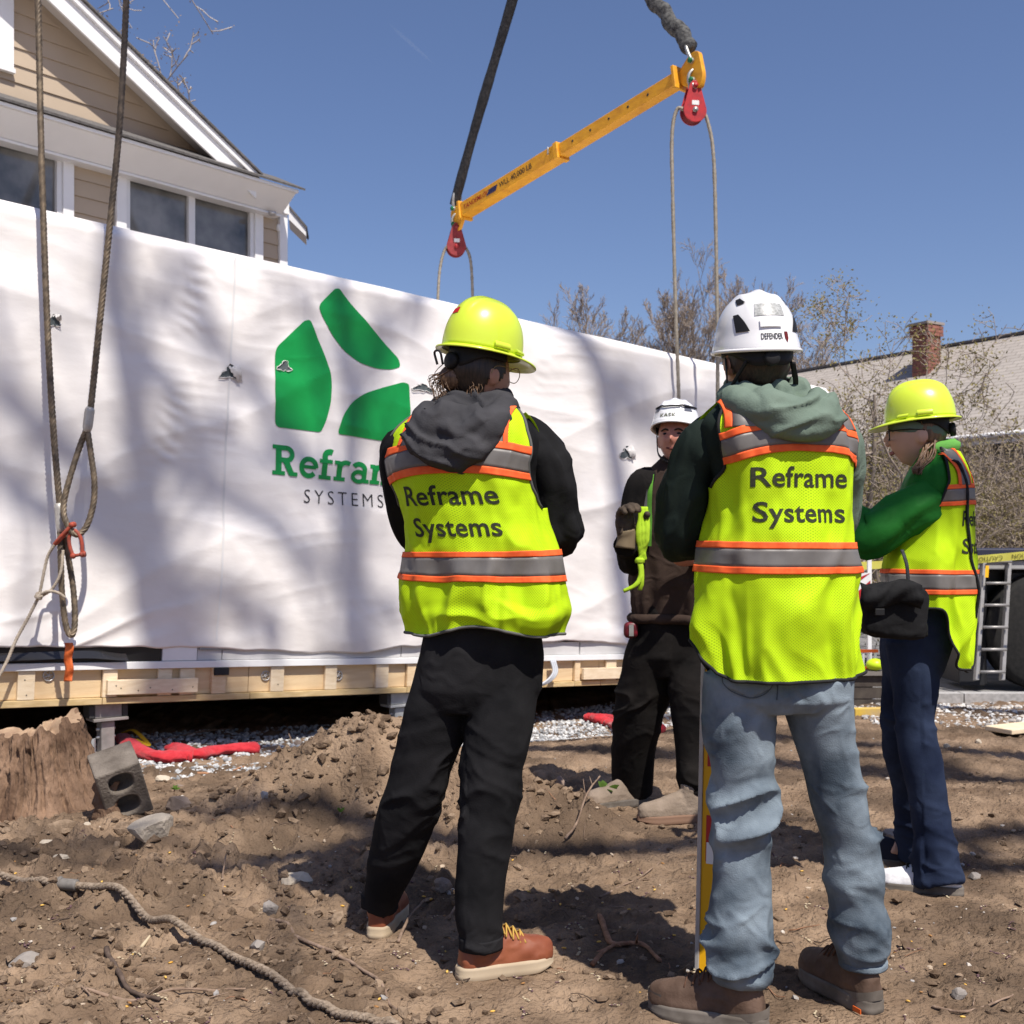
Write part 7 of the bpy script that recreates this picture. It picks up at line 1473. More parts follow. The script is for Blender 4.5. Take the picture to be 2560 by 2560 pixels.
# ---------------------------------------------------------------- 1: black trousers, lime hard hat, ponytail
yaw = R(-19); rg_ = ringR(yaw); Y0 = 3.36
T1 = Torso([rg_(1640, 1040, 1375, Y0, .125, 2.4), rg_(1570, 1030, 1380, Y0, .135, 2.4), rg_(1500, 1017, 1388, Y0, .145, 2.4), rg_(1400, 1032, 1382, Y0, .135), rg_(1300, 1022, 1352, Y0, .128), rg_(1200, 990, 1338, Y0, .128), rg_(1135, 975, 1350, Y0, .118, 2.6), rg_(1080, 1000, 1338, Y0 - .005, .100, 2.4), rg_(1035, 1060, 1305, Y0 + .01, .080, 2.2), rg_(1000, 1115, 1265, Y0 + .02, .062, 2.0), rg_(975, 1135, 1250, Y0 + .03, .056, 2.0)], yaw, 7, .013)
def ex1(th, z):
    g = ridged(np.stack([th * .9, (z - .05 * np.exp(-((th - .2) / .6) ** 2)) * 15 + .5 * np.sin(th * 2.3), z * 0], -1), 77); return .013 * np.maximum(g, -.25) * sstep(1.06, 1.0, z) + .006 * ridged(np.stack([th * 2.4 + z * 5, z * 7 - th * 2, z * 0], -1), 78) * sstep(1.2, 1.05, z)
T1.extra = ex1
L1l = [(1640, 1050, 1200, Y0), (1720, 1030, 1190, 3.37), (1800, 1008, 1172, 3.38), (1900, 983, 1138, 3.40), (2000, 952, 1105, 3.43), (2100, 930, 1068, 3.47), (2200, 912, 1018, 3.52), (2258, 904, 992, 3.56)]
L1r = [(1640, 1185, 1358, Y0), (1720, 1180, 1346, 3.34), (1800, 1165, 1335, 3.32), (1900, 1155, 1312, 3.30), (2000, 1148, 1296, 3.29), (2100, 1145, 1278, 3.28), (2200, 1140, 1264, 3.27), (2300, 1140, 1258, 3.26), (2362, 1148, 1254, 3.26)]
hc1 = P(1198, 935, Y0 + .02); H1 = frame(R(-46), R(-4), R(0))
f1l, f1r = A(-0.412, 3.52, 0), A(-0.145, 3.235, 0)
f1l[2] = gz(*f1l[:2]) - .004; f1r[2] = gz(*f1r[:2]) - .004
sh_r, el_r, wr_r = P(1338, 1120, Y0 + .02), P(1392, 1335, Y0 + .07), P(1250, 1330, Y0 + .24)
sh_l, el_l, wr_l = P(1012, 1140, Y0 + .05), P(1045, 1335, Y0 + .20), P(1180, 1300, Y0 + .26)
p1 = body("person", "person in black trousers, charcoal hood and lime hard hat, brown hair tied back", A(-.25, Y0, 0), skin, head_geo(H1, hc1, 1.0), T1,
          [([sh_r, el_r, wr_r], [.05, .042, .03]), ([sh_l, el_l, wr_l], [.05, .042, .03])], [leg_line(L1l, f1l + A(0, .06, .08)), leg_line(L1r, f1r + A(.05, .03, .08))],
          [hand_geo(wr_r, wr_r - el_r, A(0, -.6, .8), -1), hand_geo(wr_l, wr_l - el_l, A(0, .6, .8), 1)], [P(1185, 1030, Y0 + .03), P(1192, 990, Y0 + .03), hc1 - A(0, 0, .06)])
legs(p1, "trousers", blackj, [(1062, 1352, 1560, Y0, .108), (1050, 1360, 1640, Y0, .118), (1040, 1356, 1720, Y0, .122), (1060, 1330, 1775, Y0, .10)], L1l, L1r, 11, .010)
for lg in (L1l, L1r): mk("trouser_cuff", *tube([P((lg[-1][1] + lg[-1][2]) / 2, lg[-1][0] + d_, lg[-1][3]) for d_ in (-24, -10, 6)], [(lg[-1][2] - lg[-1][1]) / 2 / F * lg[-1][3] * 1.05] * 3, 28, .002, 10, 4, .006), blackj, p1)
a = np.linspace(0, 2 * np.pi, 60, endpoint=False)
a = np.linspace(0, 2 * np.pi, 120, endpoint=False); V = np.linspace(2.4, T1.n - 1.01, 110); TH, VV_ = np.meshgrid(a, V); mk("hooded_jacket", T1.pt(TH.ravel(), VV_.ravel(), -.005), gridf(110, 120), blackw, p1)
mk("sleeve", *tube([sh_r - A(.05, 0, -.01), sh_r + A(-.004, 0, -.01), P(1373, 1200, Y0 + .03), P(1386, 1290, Y0 + .05), el_r, lerp(el_r, wr_r, .35), wr_r], [.075, .077, .068, .064, .062, .060, .045], 34, .014, 12, 21), blackw, p1)
mk("sleeve", *tube([sh_l + A(.05, 0, 0), sh_l, el_l, wr_l], [.07, .072, .06, .045], 34, .006, 14, 22), blackw, p1)
vest(p1, T1, .935, 1.30, 1.575, lime, reflg, orng, (1.396, 1.416, 1.468, 1.487, .022), (1.092, 1.108, 1.163, 1.178, .0), (.082, .094, .150, .162, .22), [("Reframe", -.012, 1.312, .0765, prt, 1.06), ("Systems", -.010, 1.222, .0765, prt, 1.02)], 5,
     hem_fn=lambda th: .050 * np.exp(-((th - .15) / .55) ** 2) - .012 * np.cos(2 * th), trim_m=dbind)
nk = P(1185, 1008, Y0 + .02)
hood(p1, "hood", charc, nk, [(-.012, .088, .030), (.014, .080, .026)],
     [([P(1100, 1010, Y0 - .02), P(1050, 1060, Y0 - .10), P(1062, 1115, Y0 - .145), P(1150, 1120, Y0 - .165), P(1230, 1070, Y0 - .145), P(1272, 1010, Y0 - .04)], .030), ([P(1085, 1015, Y0 - .04), P(1030, 1090, Y0 - .11), P(1060, 1130, Y0 - .14), P(1140, 1150, Y0 - .160), P(1215, 1105, Y0 - .155), P(1278, 1022, Y0 - .03)], .026), ([P(1120, 1005, Y0 - .06), P(1110, 1060, Y0 - .145), P(1150, 1085, Y0 - .165), P(1215, 1045, Y0 - .14), P(1262, 1000, Y0 - .03)], .026)],
     [(P(1135, 1082, Y0 - .125), .118, .048, .085, .12), (P(1160, 1140, Y0 - .140), .055, .03, .040, .5)], 31, tilt_=.5)
hat1, tr1 = hard_hat(p1, frame(R(-46), R(-6), R(6)), hc1 + A(.008, -.005, .060), limehat, .107, .127, .152, sticker=(R(-172), .60, .014), inner_m=innerk)
v, f = sweep(tr1(spline([(-.028, -.135, -.062), (-.030, -.15, -.03), (.0, -.155, -.03), (.002, -.14, -.062)], 16)), .0035, 6); mk("adjuster_loop", v, f, innerk, hat1)
hair_cap(p1, H1, hc1, hairk, 1.02, -.085, .035, 3, .05)
bn = P(1128, 945, Y0 - .03); mk("ponytail", *ellipsoid(bn, .036, .032, .034, 30, 20, lambda v, d: v * (1 + .10 * ridged(d * A(5, 5, 8), 4))[:, None]), hairb, p1)
hb = MB(); rg = np.random.default_rng(3)
for k in range(46):
    st = bn + rg.normal(0, .012, 3) + A(-.012, 0, .006); e_ = P(1085 + rg.uniform(-6, 45), 1000 + rg.uniform(-35, 16), Y0 - .05 + rg.uniform(-.02, .02)); mid = (st + e_) / 2 + A(-.026 * rg.uniform(.4, 1.3), 0, .012); hb.add(*sweep(spline([st, mid, e_], 8), np.linspace(.0015, .0005, 8), 4))
for k in range(45):                                               # loose neck hair
    st = hc1 + (A(rg.uniform(-.06, .05), -.085 + rg.uniform(0, .02), -.03 - rg.uniform(0, .05))) @ frame(R(-30)).T; hb.add(*sweep(spline([st, st + A(rg.normal(0, .01), -.012, -.015), st + A(rg.normal(-.004, .012), -.004, -.034)], 6), np.linspace(.0011, .0005, 6), 4))
hb.build("loose_strands", hairb, p1)["kind"] = "stuff"
bd_v, bd_f = ellipsoid((0, 0, 0), .068, .088, .075, 40, 26, lambda v, d: v * (1 + .04 * ridged(d * 9, 2))[:, None]); keep = (bd_v[:, 1] > -.02) & (bd_v[:, 2] < .035 - .25 * np.abs(bd_v[:, 0]) * 0); mk("beard", (bd_v + A(0, .020, -.072)) @ H1.T + hc1, [q for q in bd_f if len(q) == 4 and all(keep[i] for i in q)], beardm, p1)
gl = MB(); a2 = np.linspace(0, 2 * np.pi, 26)
for s in (-1, 1):
    gl.add(*sweep(np.stack([s * .034 + .026 * np.cos(a2), .112 + .006 * np.sin(a2) * 0 - .006 * np.abs(np.cos(a2)), .010 + .022 * np.sin(a2)], -1) @ H1.T + hc1, .0013, 6, caps=False)); gl.add(*sweep(spline(np.array([(s * .060, .106, .016), (s * .080, .05, .016), (s * .086, -.012, .012), (s * .084, -.03, -.012)]) @ H1.T + hc1, 16), .0013, 6))
gl.add(*sweep(np.array([(-.008, .113, .016), (.008, .113, .016)]) @ H1.T + hc1, .0013, 6)); gl.build("glasses", wiref, p1)
boot(p1, f1l, R(82), .285, leath, cream, .031, .12, lacey); boot(p1, f1r, R(24), .285, leath, cream, .031, .12, lacey)

# ---------------------------------------------------------------- 2: light jeans, white vented helmet, arms folded
yaw = R(17); rg_ = ringR(yaw); Y0 = 2.97
T2 = Torso([rg_(1730, 1762, 2130, Y0, .120, 2.4), rg_(1680, 1768, 2128, Y0, .118, 2.4), rg_(1570, 1762, 2126, Y0, .126, 2.4), rg_(1450, 1764, 2122, Y0, .130, 2.4), rg_(1320, 1784, 2114, Y0, .126), rg_(1200, 1784, 2118, Y0, .124), rg_(1120, 1758, 2126, Y0, .118, 2.6), rg_(1065, 1758, 2118, Y0 - .005, .104, 2.5), rg_(1025, 1790, 2080, Y0 + .005, .084, 2.2), rg_(990, 1830, 2005, Y0 + .02, .066, 2.0), rg_(962, 1850, 1965, Y0 + .025, .056, 2.0)], yaw, 19, .0125)
T2.extra = lambda th, z: .008 * np.clip(ridged(np.stack([th * 2.2 + .4 * vnoise(np.stack([th * 2, z * 6, z * 0], -1), 4), z * 1.6, z * 0], -1), 91), -.4, 1) * sstep(1.15, .95, z) + .004 * ridged(np.stack([th * 2 + z * 6, z * 6 - th, z * 0], -1), 92)
L2l = [(1690, 1760, 1950, Y0), (1768, 1756, 1940, 2.97), (1879, 1768, 1930, 2.96), (1991, 1783, 1927, 2.95), (2103, 1786, 1926, 2.95), (2214, 1783, 1925, 2.94), (2315, 1768, 1926, 2.93), (2382, 1774, 1918, 2.92), (2440, 1790, 1916, 2.92)]
L2r = [(1690, 1940, 2134, Y0), (1768, 1960, 2133, 2.98), (1879, 1995, 2143, 2.99), (1991, 2030, 2163, 3.0), (2103, 2062, 2188, 3.01), (2187, 2066, 2211, 3.01), (2250, 2080, 2206, 3.01), (2326, 2082, 2226, 3.01), (2380, 2092, 2218, 3.01), (2405, 2100, 2214, 3.01)]
hc2 = P(1888, 902, Y0 + .0); H2 = frame(R(10), R(-2))
f2l = A(.628, 2.885, 0); f2r = A(.925, 2.955, 0); f2l[2] = gz(*f2l[:2]) - .004; f2r[2] = gz(*f2r[:2]) - .004
sh_l, el_l, wr_l = P(1758, 1115, Y0 + .02), P(1692, 1335, Y0 + .08), P(1800, 1345, Y0 + .24); sh_r, el_r, wr_r = P(2098, 1112, Y0 + .06), P(2080, 1320, Y0 + .19), P(1960, 1290, Y0 + .26)
p2 = body("person", "person in light blue jeans and white vented helmet with arms folded, seen from behind", A(.70, Y0, 0), skin, head_geo(H2, hc2, 1.0), T2,
          [([sh_r, el_r, wr_r], [.05, .042, .03]), ([sh_l, el_l, wr_l], [.05, .042, .03])], [leg_line(L2l, f2l + A(-.04, .03, .08)), leg_line(L2r, f2r + A(0, .05, .08))],
          [hand_geo(wr_r, wr_r - el_r, A(0, -.6, .8), -1), hand_geo(wr_l, wr_l - el_l, A(0, .6, .8), 1)], [P(1915, 1000, Y0 + .03), P(1902, 960, Y0 + .02), hc2 - A(0, 0, .06)])
j2 = legs(p2, "jeans", denim, [(1785, 2110, 1630, Y0, .100), (1774, 2122, 1700, Y0, .110), (1764, 2130, 1745, Y0, .112), (1800, 2100, 1775, Y0, .09)], L2l, L2r, 27, .021)
stitch = mat("denim_seam", (0.07, 0.09, 0.11), rough=.9)
for lg in (L2l, L2r): mk("jeans_hem", *tube([P((lg[-1][1] + lg[-1][2]) / 2, lg[-1][0] + d_, lg[-1][3]) for d_ in (-6, 2, 9)], [(lg[-1][2] - lg[-1][1]) / 2 / F * lg[-1][3] * 1.04] * 3, 28, .002, 10, 4, .005), denim, j2)
V = np.linspace(2.2, T2.n - 1.01, 110); TH, VV_ = np.meshgrid(a, V); mk("hooded_jacket", T2.pt(TH.ravel(), VV_.ravel(), -.005), gridf(110, 120), forest, p2)
mk("sleeve", *tube([sh_l + A(.05, 0, .01), sh_l + A(.006, 0, -.005), P(1733, 1180, Y0 + .03), P(1706, 1270, Y0 + .05), el_l, lerp(el_l, wr_l, .4), wr_l], [.070, .070, .064, .061, .058, .056, .048], 36, .012, 11, 41), forest, p2)
mk("sleeve", *tube([sh_r - A(.05, 0, 0), sh_r, P(2102, 1200, Y0 + .11), el_r, wr_r], [.064, .060, .054, .052, .045], 34, .007, 13, 42), sage, p2)
vest(p2, T2, .862, 1.345, 1.56, lime, reflg, orng, (1.424, 1.440, 1.482, 1.497, .03), (1.126, 1.142, 1.188, 1.204, .0), (.086, .099, .160, .173, .20), [("Reframe", -.016, 1.340, .0690, prt, 1.02), ("Systems", -.014, 1.254, .0690, prt, 1.02)], 6,
     hem_fn=lambda th: .10 * np.exp(-((th + 1.75) / .35) ** 2) + .08 * np.exp(-((th - 1.9) / .35) ** 2), trim_m=kbind)
nk = P(1912, 985, Y0 + .02)
hood(p2, "hood", sage, nk, [(-.014, .088, .030), (.012, .080, .027)],
     [([P(1825, 985, Y0 - .03), P(1850, 1010, Y0 - .10), P(1930, 1035, Y0 - .150), P(2010, 1050, Y0 - .150), P(2075, 1030, Y0 - .10), P(2070, 1010, Y0 - .05)], .030), ([P(1815, 990, Y0 - .03), P(1850, 1030, Y0 - .11), P(1940, 1062, Y0 - .150), P(2020, 1080, Y0 - .150), P(2080, 1060, Y0 - .11), P(2088, 1025, Y0 - .06)], .024), ([P(1860, 975, Y0 - .06), P(1930, 1005, Y0 - .14), P(2000, 1015, Y0 - .14), P(2045, 1000, Y0 - .07)], .028)],
     [(P(1985, 1040, Y0 - .118), .095, .042, .046, -.25), (P(2050, 1050, Y0 - .115), .040, .036, .040, 0)], 37, tilt_=-.5)
hat2, W2, tr2, hp2 = climb_helmet(p2, frame(R(6), R(-3), R(-2)), hc2 + A(.002, .0, .022), whitehat, innerk, innerk, .103, .128, .150)
hexm = mat("hex_reflector", (0.26, 0.27, 0.26), (0.46, 0.47, 0.46), scale=160, rough=.35, spec=.5)
hp2("reflector_patch", R(179), .52, .40, .135, hexm); 
for sg in (-1, 1): hp2("vent", R(176) + sg * .84, .33, .17, .14, innerk, .0022, sg * .10, .55); hp2("vent", R(176) + sg * .92, .80, .13, .10, innerk, .0022, sg * .1, .3)
hp2("rear_clip", R(180), .27, .26, .05, whitehat, .005)
tv, tf = text_geo("DEFENDER", .013, .01, 1.0, 0); q = W2(R(180) - tv[:, 0] / .118, .10 + tv[:, 1] / .15); mk("helmet_lettering", tr2(q + norm(q * A(1, 1, 0)) * .0016), tf, innerk, hat2, False)
shd = np.array([(-.006, .008), (.006, .008), (.006, -.002), (0, -.009), (-.006, -.002)]); q = W2(R(180) - (shd[:, 0] + .045) / .118, .125 + shd[:, 1] / .15); mk("helmet_emblem", tr2(q + norm(q * A(1, 1, 0)) * .0016), [(0, 1, 2, 3, 4)], mat("dark_red_emblem", (.12, .01, .01), rough=.5), hat2, False)
hair_cap(p2, H2, hc2, hairk, 1.01, -.075, .02, 5, .045)
for s in (-1, 1):
    mk("chin_strap", *sweep(spline(np.array([(s * .088, -.02, .0), (s * .088, -.03, -.05), (s * .080, -.005, -.10), (s * .05, .05, -.125)]) @ H2.T + hc2, 20), .006, 6, flat=(.4, 1.3)), innerk, hat2); mk("chin_strap", *sweep(spline(np.array([(s * .06, -.095, -.02), (s * .082, -.06, -.07), (s * .080, -.008, -.10)]) @ H2.T + hc2, 16), .006, 6, flat=(.4, 1.3)), innerk, hat2)

for hl_, an_, L_ in ((f2l, R(155), .30), (f2r, R(112), .295)):
    bt_ = boot(p2, hl_, an_, L_, brbt, grsole, .032, .115, laceb, wide=1.05); fw = A(math.cos(an_), math.sin(an_), 0); rt = A(fw[1], -fw[0], 0)
    for k_, (t0, t1, z0, z1, m_) in enumerate(((-.012, .30, .040, .066, MATS["grey_tread_sole"]), (.86, 1.0, .036, .064, MATS["grey_tread_sole"]))):   # rubber heel counter and toe guard
        n1 = 30; aa = np.linspace(-1, 1, n1); rows = []
        for z_ in np.linspace(z0, z1, 4):
            if k_ == 0: rows.append(np.array([hl_ + fw * (t0 + (t1 - t0) * L_ * abs(q_) ** 1.5) + rt * (.0395 * np.sign(q_) * min(1, abs(q_) * 1.9) ** .6) + A(0, 0, z_ * (1 - .35 * abs(q_))) for q_ in aa]))
            else: rows.append(np.array([hl_ + fw * (L_ * (1.008 - .16 * abs(q_) ** 2)) + rt * (.047 * q_ * (1.02 - .12 * q_ * q_)) + A(0, 0, z_) for q_ in aa]))
        mk("rubber_guard", np.concatenate(rows), gridf(4, n1, False).tolist(), m_, bt_)
    for s_k in (.05, .62): mk("orange_insert", boxv(hl_ + fw * (s_k * L_) + rt * .0445 * (-1) + A(0, 0, .006) - fw * .012, fw * .030, rt * .003, A(0, 0, .012)), BOXF, orp, bt_, False)

for hp_, an in ((f2l, R(155)), (f2r, R(112))):
    fw = A(math.cos(an), math.sin(an), 0); mk("pull_tab", boxv(hp_ - fw * .004 + A(0, 0, .135) - A(fw[1], -fw[0], 0) * .009, A(fw[1], -fw[0], 0) * .018, fw * .006, A(0, 0, .03)), BOXF, orp, p2, False, bevel=.002)
# back pockets, seams and side stitching laid on the jeans
from mathutils.bvhtree import BVHTree
def bvh_of(o):
    vv = np.zeros(len(o.data.vertices) * 3, np.float32); o.data.vertices.foreach_get("co", vv); vv = vv.reshape(-1, 3) + wloc(o); return BVHTree.FromPolygons([Vector(q_) for q_ in vv.tolist()], [tuple(q_.vertices) for q_ in o.data.polygons])
jb = bvh_of(j2)
def on_mesh(bv, px, py, off=.003):
    d = Vector(((px - CX) / F, 1.0, -(py - HOR) / F)).normalized(); h = bv.ray_cast(Vector((0, 0, CAMH)), d); return None if h[0] is None else np.array(h[0]) + np.array(h[1]) * off * (1 if h[1].dot(d) < 0 else -1)
for pk in ([(1808, 1650), (1932, 1650), (1930, 1718), (1878, 1746), (1811, 1712)], [(2020, 1650), (2128, 1650), (2128, 1712), (2096, 1738), (2024, 1722)]):
    v2, f2 = poly_patch(np.array(pk, float), 14); q3 = [on_mesh(jb, x_, y_, .0045) for x_, y_ in v2]
    if all(q_ is not None for q_ in q3):
        pko = two_sided(mk("back_pocket", np.array(q3), f2, denim, j2), .002)
        ol = spline(np.array(pk[1:] + pk[:1], float), 40); ol = [on_mesh(jb, x_ * .97 + np.mean([k_[0] for k_ in pk]) * .03, y_ * .97 + np.mean([k_[1] for k_ in pk]) * .03, .006) for x_, y_ in ol]
        mk("pocket_stitching", *sweep(np.array(ol), .0012, 5), stitch, pko)
for sm_ in ([(1946, 1690), (1944, 1720), (1942, 1750)],):
    ol = [on_mesh(jb, x_, y_, .0015) for x_, y_ in spline(np.array(sm_, float), 40)]; ol = [q_ for q_ in ol if q_ is not None]
    if len(ol) > 6: mk("seam", *sweep(np.array(ol), .0013, 6), stitch, j2)
# ---------------------------------------------------------------- 3: green jacket, navy jeans, shoulder bag
yaw = R(64); Y0 = 4.05; X3 = lambda px: (px - CX) / F * Y0; Z3 = lambda py: CAMH - (py - HOR) / F * Y0
def r3(py, px, hx, hy, p=2.4, dy=0.0): return [X3(px), Y0 + dy, Z3(py), hx, hy, p]
T3 = Torso([r3(1700, 2318, .175, .125), r3(1640, 2320, .180, .128), r3(1540, 2318, .185, .135), r3(1450, 2318, .180, .135), r3(1360, 2325, .172, .128), r3(1280, 2332, .168, .122), r3(1215, 2338, .172, .112, 2.5), r3(1175, 2342, .160, .092, 2.3), r3(1148, 2342, .115, .074, 2.1), r3(1125, 2338, .070, .062, 2.0), r3(1105, 2334, .054, .056, 2.0)], yaw, 33, .009)
T3.extra = lambda th, z: .010 * ridged(np.stack([th * 2.0 + z * 3, z * 3.2 - th, z * 0], -1), 93) * sstep(1.3, 1.05, z)
L3n = [(1600, 2215, 2350, 4.03), (1700, 2232, 2345, 4.02), (1800, 2240, 2332, 4.02), (1880, 2250, 2340, 4.01), (1990, 2272, 2366, 4.0), (2100, 2283, 2380, 3.99), (2160, 2284, 2392, 3.99), (2205, 2290, 2402, 3.98)]
L3f = [(1600, 2205, 2330, 4.12), (1700, 2208, 2316, 4.14), (1800, 2208, 2306, 4.17), (1880, 2212, 2306, 4.2), (1990, 2236, 2326, 4.24), (2080, 2243, 2340, 4.28), (2140, 2236, 2350, 4.3)]
hc3 = P(2292, 1085, Y0); H3 = frame(R(76), R(-3))
f3n, f3f = A(1.535, 3.965, 0), A(1.45, 4.30, 0); f3n[2] = gz(*f3n[:2]) - .004; f3f[2] = gz(*f3f[:2]) - .004
sh, el, wr = P(2296, 1268, Y0 - .125), P(2172, 1345, Y0 - .11), P(2105, 1270, Y0 - .02); sh2, el2, wr2 = P(2330, 1240, Y0 + .17), P(2230, 1330, Y0 + .20), P(2120, 1290, Y0 + .12)
p3 = body("person", "person in green jacket, navy jeans and lime hard hat standing side on with shoulder bag", A(1.46, Y0, 0), skin_p, head_geo(H3, hc3, .94, .7), T3, [([sh, el, wr], [.044, .036, .027]), ([sh2, el2, wr2], [.044, .036, .027])],
          [leg_line(L3n, f3n + A(-.05, .01, .08)), leg_line(L3f, f3f + A(-.04, .01, .08))], [hand_geo(wr, wr - el, A(.6, .5, -.2), 1, .9, .9), hand_geo(wr2, wr2 - el2, A(.2, -.9, 0), -1, .9, .9)], [P(2336, 1140, Y0), P(2326, 1120, Y0), hc3 - A(-.01, 0, .06)])
legs(p3, "jeans", navy, [(2232, 2395, 1440, Y0 + .01, .140), (2225, 2390, 1500, Y0 + .02, .150), (2214, 2380, 1560, Y0 + .03, .155), (2208, 2366, 1620, Y0 + .04, .155), (2212, 2350, 1670, Y0 + .05, .14), (2225, 2330, 1710, Y0 + .06, .11)], L3n, L3f, 43, .010)
V = np.linspace(1.5, T3.n - 1.01, 60); V = np.linspace(3.0, T3.n - 1.01, 60); TH, VV_ = np.meshgrid(a, V); mk("jacket", T3.pt(TH.ravel(), VV_.ravel(), -.004), gridf(60, 120), gjack, p3)
mk("sleeve", *tube([P(2335, 1245, Y0 - .05), sh, lerp(sh, el, .45) + A(0, 0, .005), el, lerp(el, wr, .5), wr], [.070, .076, .074, .070, .060, .045], 36, .011, 11, 51), gjack, p3)
mk("sleeve", *tube([sh2, el2, wr2], [.072, .062, .045], 30, .007, 13, 52), gjack, p3)
mk("jacket_collar", *tube([P(2336, 1120, Y0) + A(.062 * math.cos(t_), .062 * math.sin(t_), .012 * math.sin(t_ + 1)) for t_ in np.linspace(0, 6.28, 14)], [.022] * 14, 16, .004, 20, 3, .01), cloth_mat("light_green_lining", (0.10, 0.30, 0.06), (0.14, 0.36, 0.08)), p3)
vest(p3, T3, .985, 1.285, 1.515, lime, reflg, orng, (1.335, 1.349, 1.392, 1.405, .01), (1.030, 1.045, 1.098, 1.112, .0), (.070, .082, .128, .140, .15), [("Reframe", -.005, 1.262, .072, prt, .9), ("Systems", -.005, 1.168, .072, prt, .9)], 8,
     hem_fn=lambda th: -.235 * np.exp(-((th + .30) / .62) ** 4) * (1 + .12 * np.sin(th * 4)), trim_m=kbind, front=False)
lb_ = T3.bx(A(.055, .085, .085, .055), A(1.452, 1.452, 1.482, 1.482), .019); mk("vest_label", lb_, [(0, 1, 2, 3)], kbind, bpy.data.objects[[o.name for o in p3.children if o.name.startswith("safety_vest")][0]], False)
hat3, tr3 = hard_hat(p3, frame(R(68), R(-5), R(0)), hc3 + A(.012, 0, .048), limehat, .101, .119, .132, sticker=(R(158), .60, .013), inner_m=innerk)
hair_cap(p3, H3, hc3, hairb, .955, -.10, .0, 9, .06)
hb = MB(); rg = np.random.default_rng(8)
for k in range(60):
    s0 = P(2325 + rg.uniform(-12, 25), 1095 + rg.uniform(-10, 10), Y0 - .05 + rg.uniform(-.02, .05)); s1 = P(2318 + rg.uniform(-18, 20), 1140, Y0 - .085 + rg.uniform(-.02, .03)); s2 = P(2290 + rg.uniform(-12, 16), 1178 + rg.uniform(-8, 10), Y0 - .135 + rg.uniform(-.02, .02)); hb.add(*sweep(spline([s0, s1, s2], 10), np.linspace(.005, .0015, 10), 5))
hb.build("side_hair", hairb, p3)["kind"] = "stuff"
bv, bf = ellipsoid((0, 0, 0), .0815, .103, .040, 60, 16, lambda v, d: v * (1 + .012 * ridged(np.stack([d[:, 1] * 2, d[:, 0] * 2, d[:, 2] * 6 + d[:, 1] * 3], -1), 6))[:, None]); mk("headband", (spow(bv / A(.0815, .103, .040), .9) * A(.0785, .099, .043) + A(0, 0, .012)) @ frame(R(76), R(10)).T + hc3 + A(0, 0, .004), bf, sage, p3)
gl = MB()
for s in (-1, 1):
    sq = np.array([(s * .034 + x_, .096, .002 + z_) for x_, z_ in ((-.024, .015), (.024, .015), (.024, -.017), (-.024, -.017), (-.024, .015))]); gl.add(*sweep(spline(sq, 30) @ H3.T + hc3, .0026, 6)); gl.add(*sweep(np.array([(s * .058, .094, .012), (s * .076, .03, .012), (s * .078, -.02, .006)]) @ H3.T + hc3, .0024, 6))
gl.build("glasses", mat("dark_glasses_frame", (.02, .012, .01), rough=.3), p3)
mk("nose", *ellipsoid((A(0, .100, -.026)) @ H3.T * .97 + hc3, .011, .011, .014, 16, 10), skin_p, p3); mk("lips", *ellipsoid((A(0, .086, -.062)) @ H3.T + hc3, .010, .010, .007, 14, 8), mat("lip_pink", (.42, .16, .13), rough=.5), p3)
boot(p3, f3n, R(163), .27, whsh, grsole, .026, .09, lacek, "shoe", low=True); boot(p3, f3f, R(150), .265, mat("navy_knit_shoe", (.02, .022, .035), rough=.85), grsole, .026, .09, None, "shoe", low=True)
# bag, a thing she carries
bg = mat("black_bag_nylon", (0.006, 0.006, 0.007), (0.012, 0.012, 0.013), scale=10, rough=.8, spec=.2, bump=.4, bscale=30, bdist=.006); bo = empty("shoulder_bag", P(2235, 1605, Y0 - .23)); tag(bo, "soft black shoulder bag hanging on the green jacketed person's side", "bag")
bc = P(2232, 1530, Y0 - .22); mb = MB(); v, f = ellipsoid((0, 0, 0), .128, .055, .105, 60, 40, lambda v, d: spow(d, .5) * A(.104, .044, .090)); v[:, 0] += -.02 * v[:, 2] / .1 * 0 + .25 * np.clip(-v[:, 2], 0, 1) * (v[:, 0] > 0) * .6; v = v + norm(v) * (.008 * ridged(v * A(14, 14, 22), 5) + .004 * ridged(v * 40, 6))[:, None]; mk("pouch", v + bc, f, bg, bo)
fl = np.array([[bc + A(-.128 + .20 * j / 14, -.062 - .018 * math.sin(math.pi * i / 9) - .006 * math.sin(j * 1.1 + i), .098 - .075 * i / 9 - .012 * math.sin(j * .5)) for j in range(15)] for i in range(10)]).reshape(-1, 3); two_sided(mk("flap", fl, gridf(10, 15, False), bg, bo), .004)
mk("buckle", cbox(bc + A(-.07, -.085, .005), .03, .008, .022), BOXF, innerk, bo, False, bevel=.002)
strapm = mat("bag_strap_webbing", (0.010, 0.010, 0.012), (0.03, 0.035, 0.045), scale=60, rough=.7)
def strap(pts): v, f = sweep(spline(pts, 60), .0062, 8, flat=(.4, 1.0), up=A(0, -1, 0)); mk("strap", v, f, strapm, bo)
zz = np.linspace(1.47, .95, 12); bk = [T3.bx(-.120 + .060 * t_, z_, .018) for t_, z_ in zip(np.linspace(0, 1, 12), zz)]
strap([P(2318, 1205, Y0 - .08), *[np.asarray(b_).reshape(3) for b_ in bk]]); strap([P(2255, 1375, Y0 - .19), P(2262, 1395, Y0 - .215), P(2268, 1420, Y0 - .23), P(2272, 1480, Y0 - .24), P(2276, 1540, Y0 - .25)])
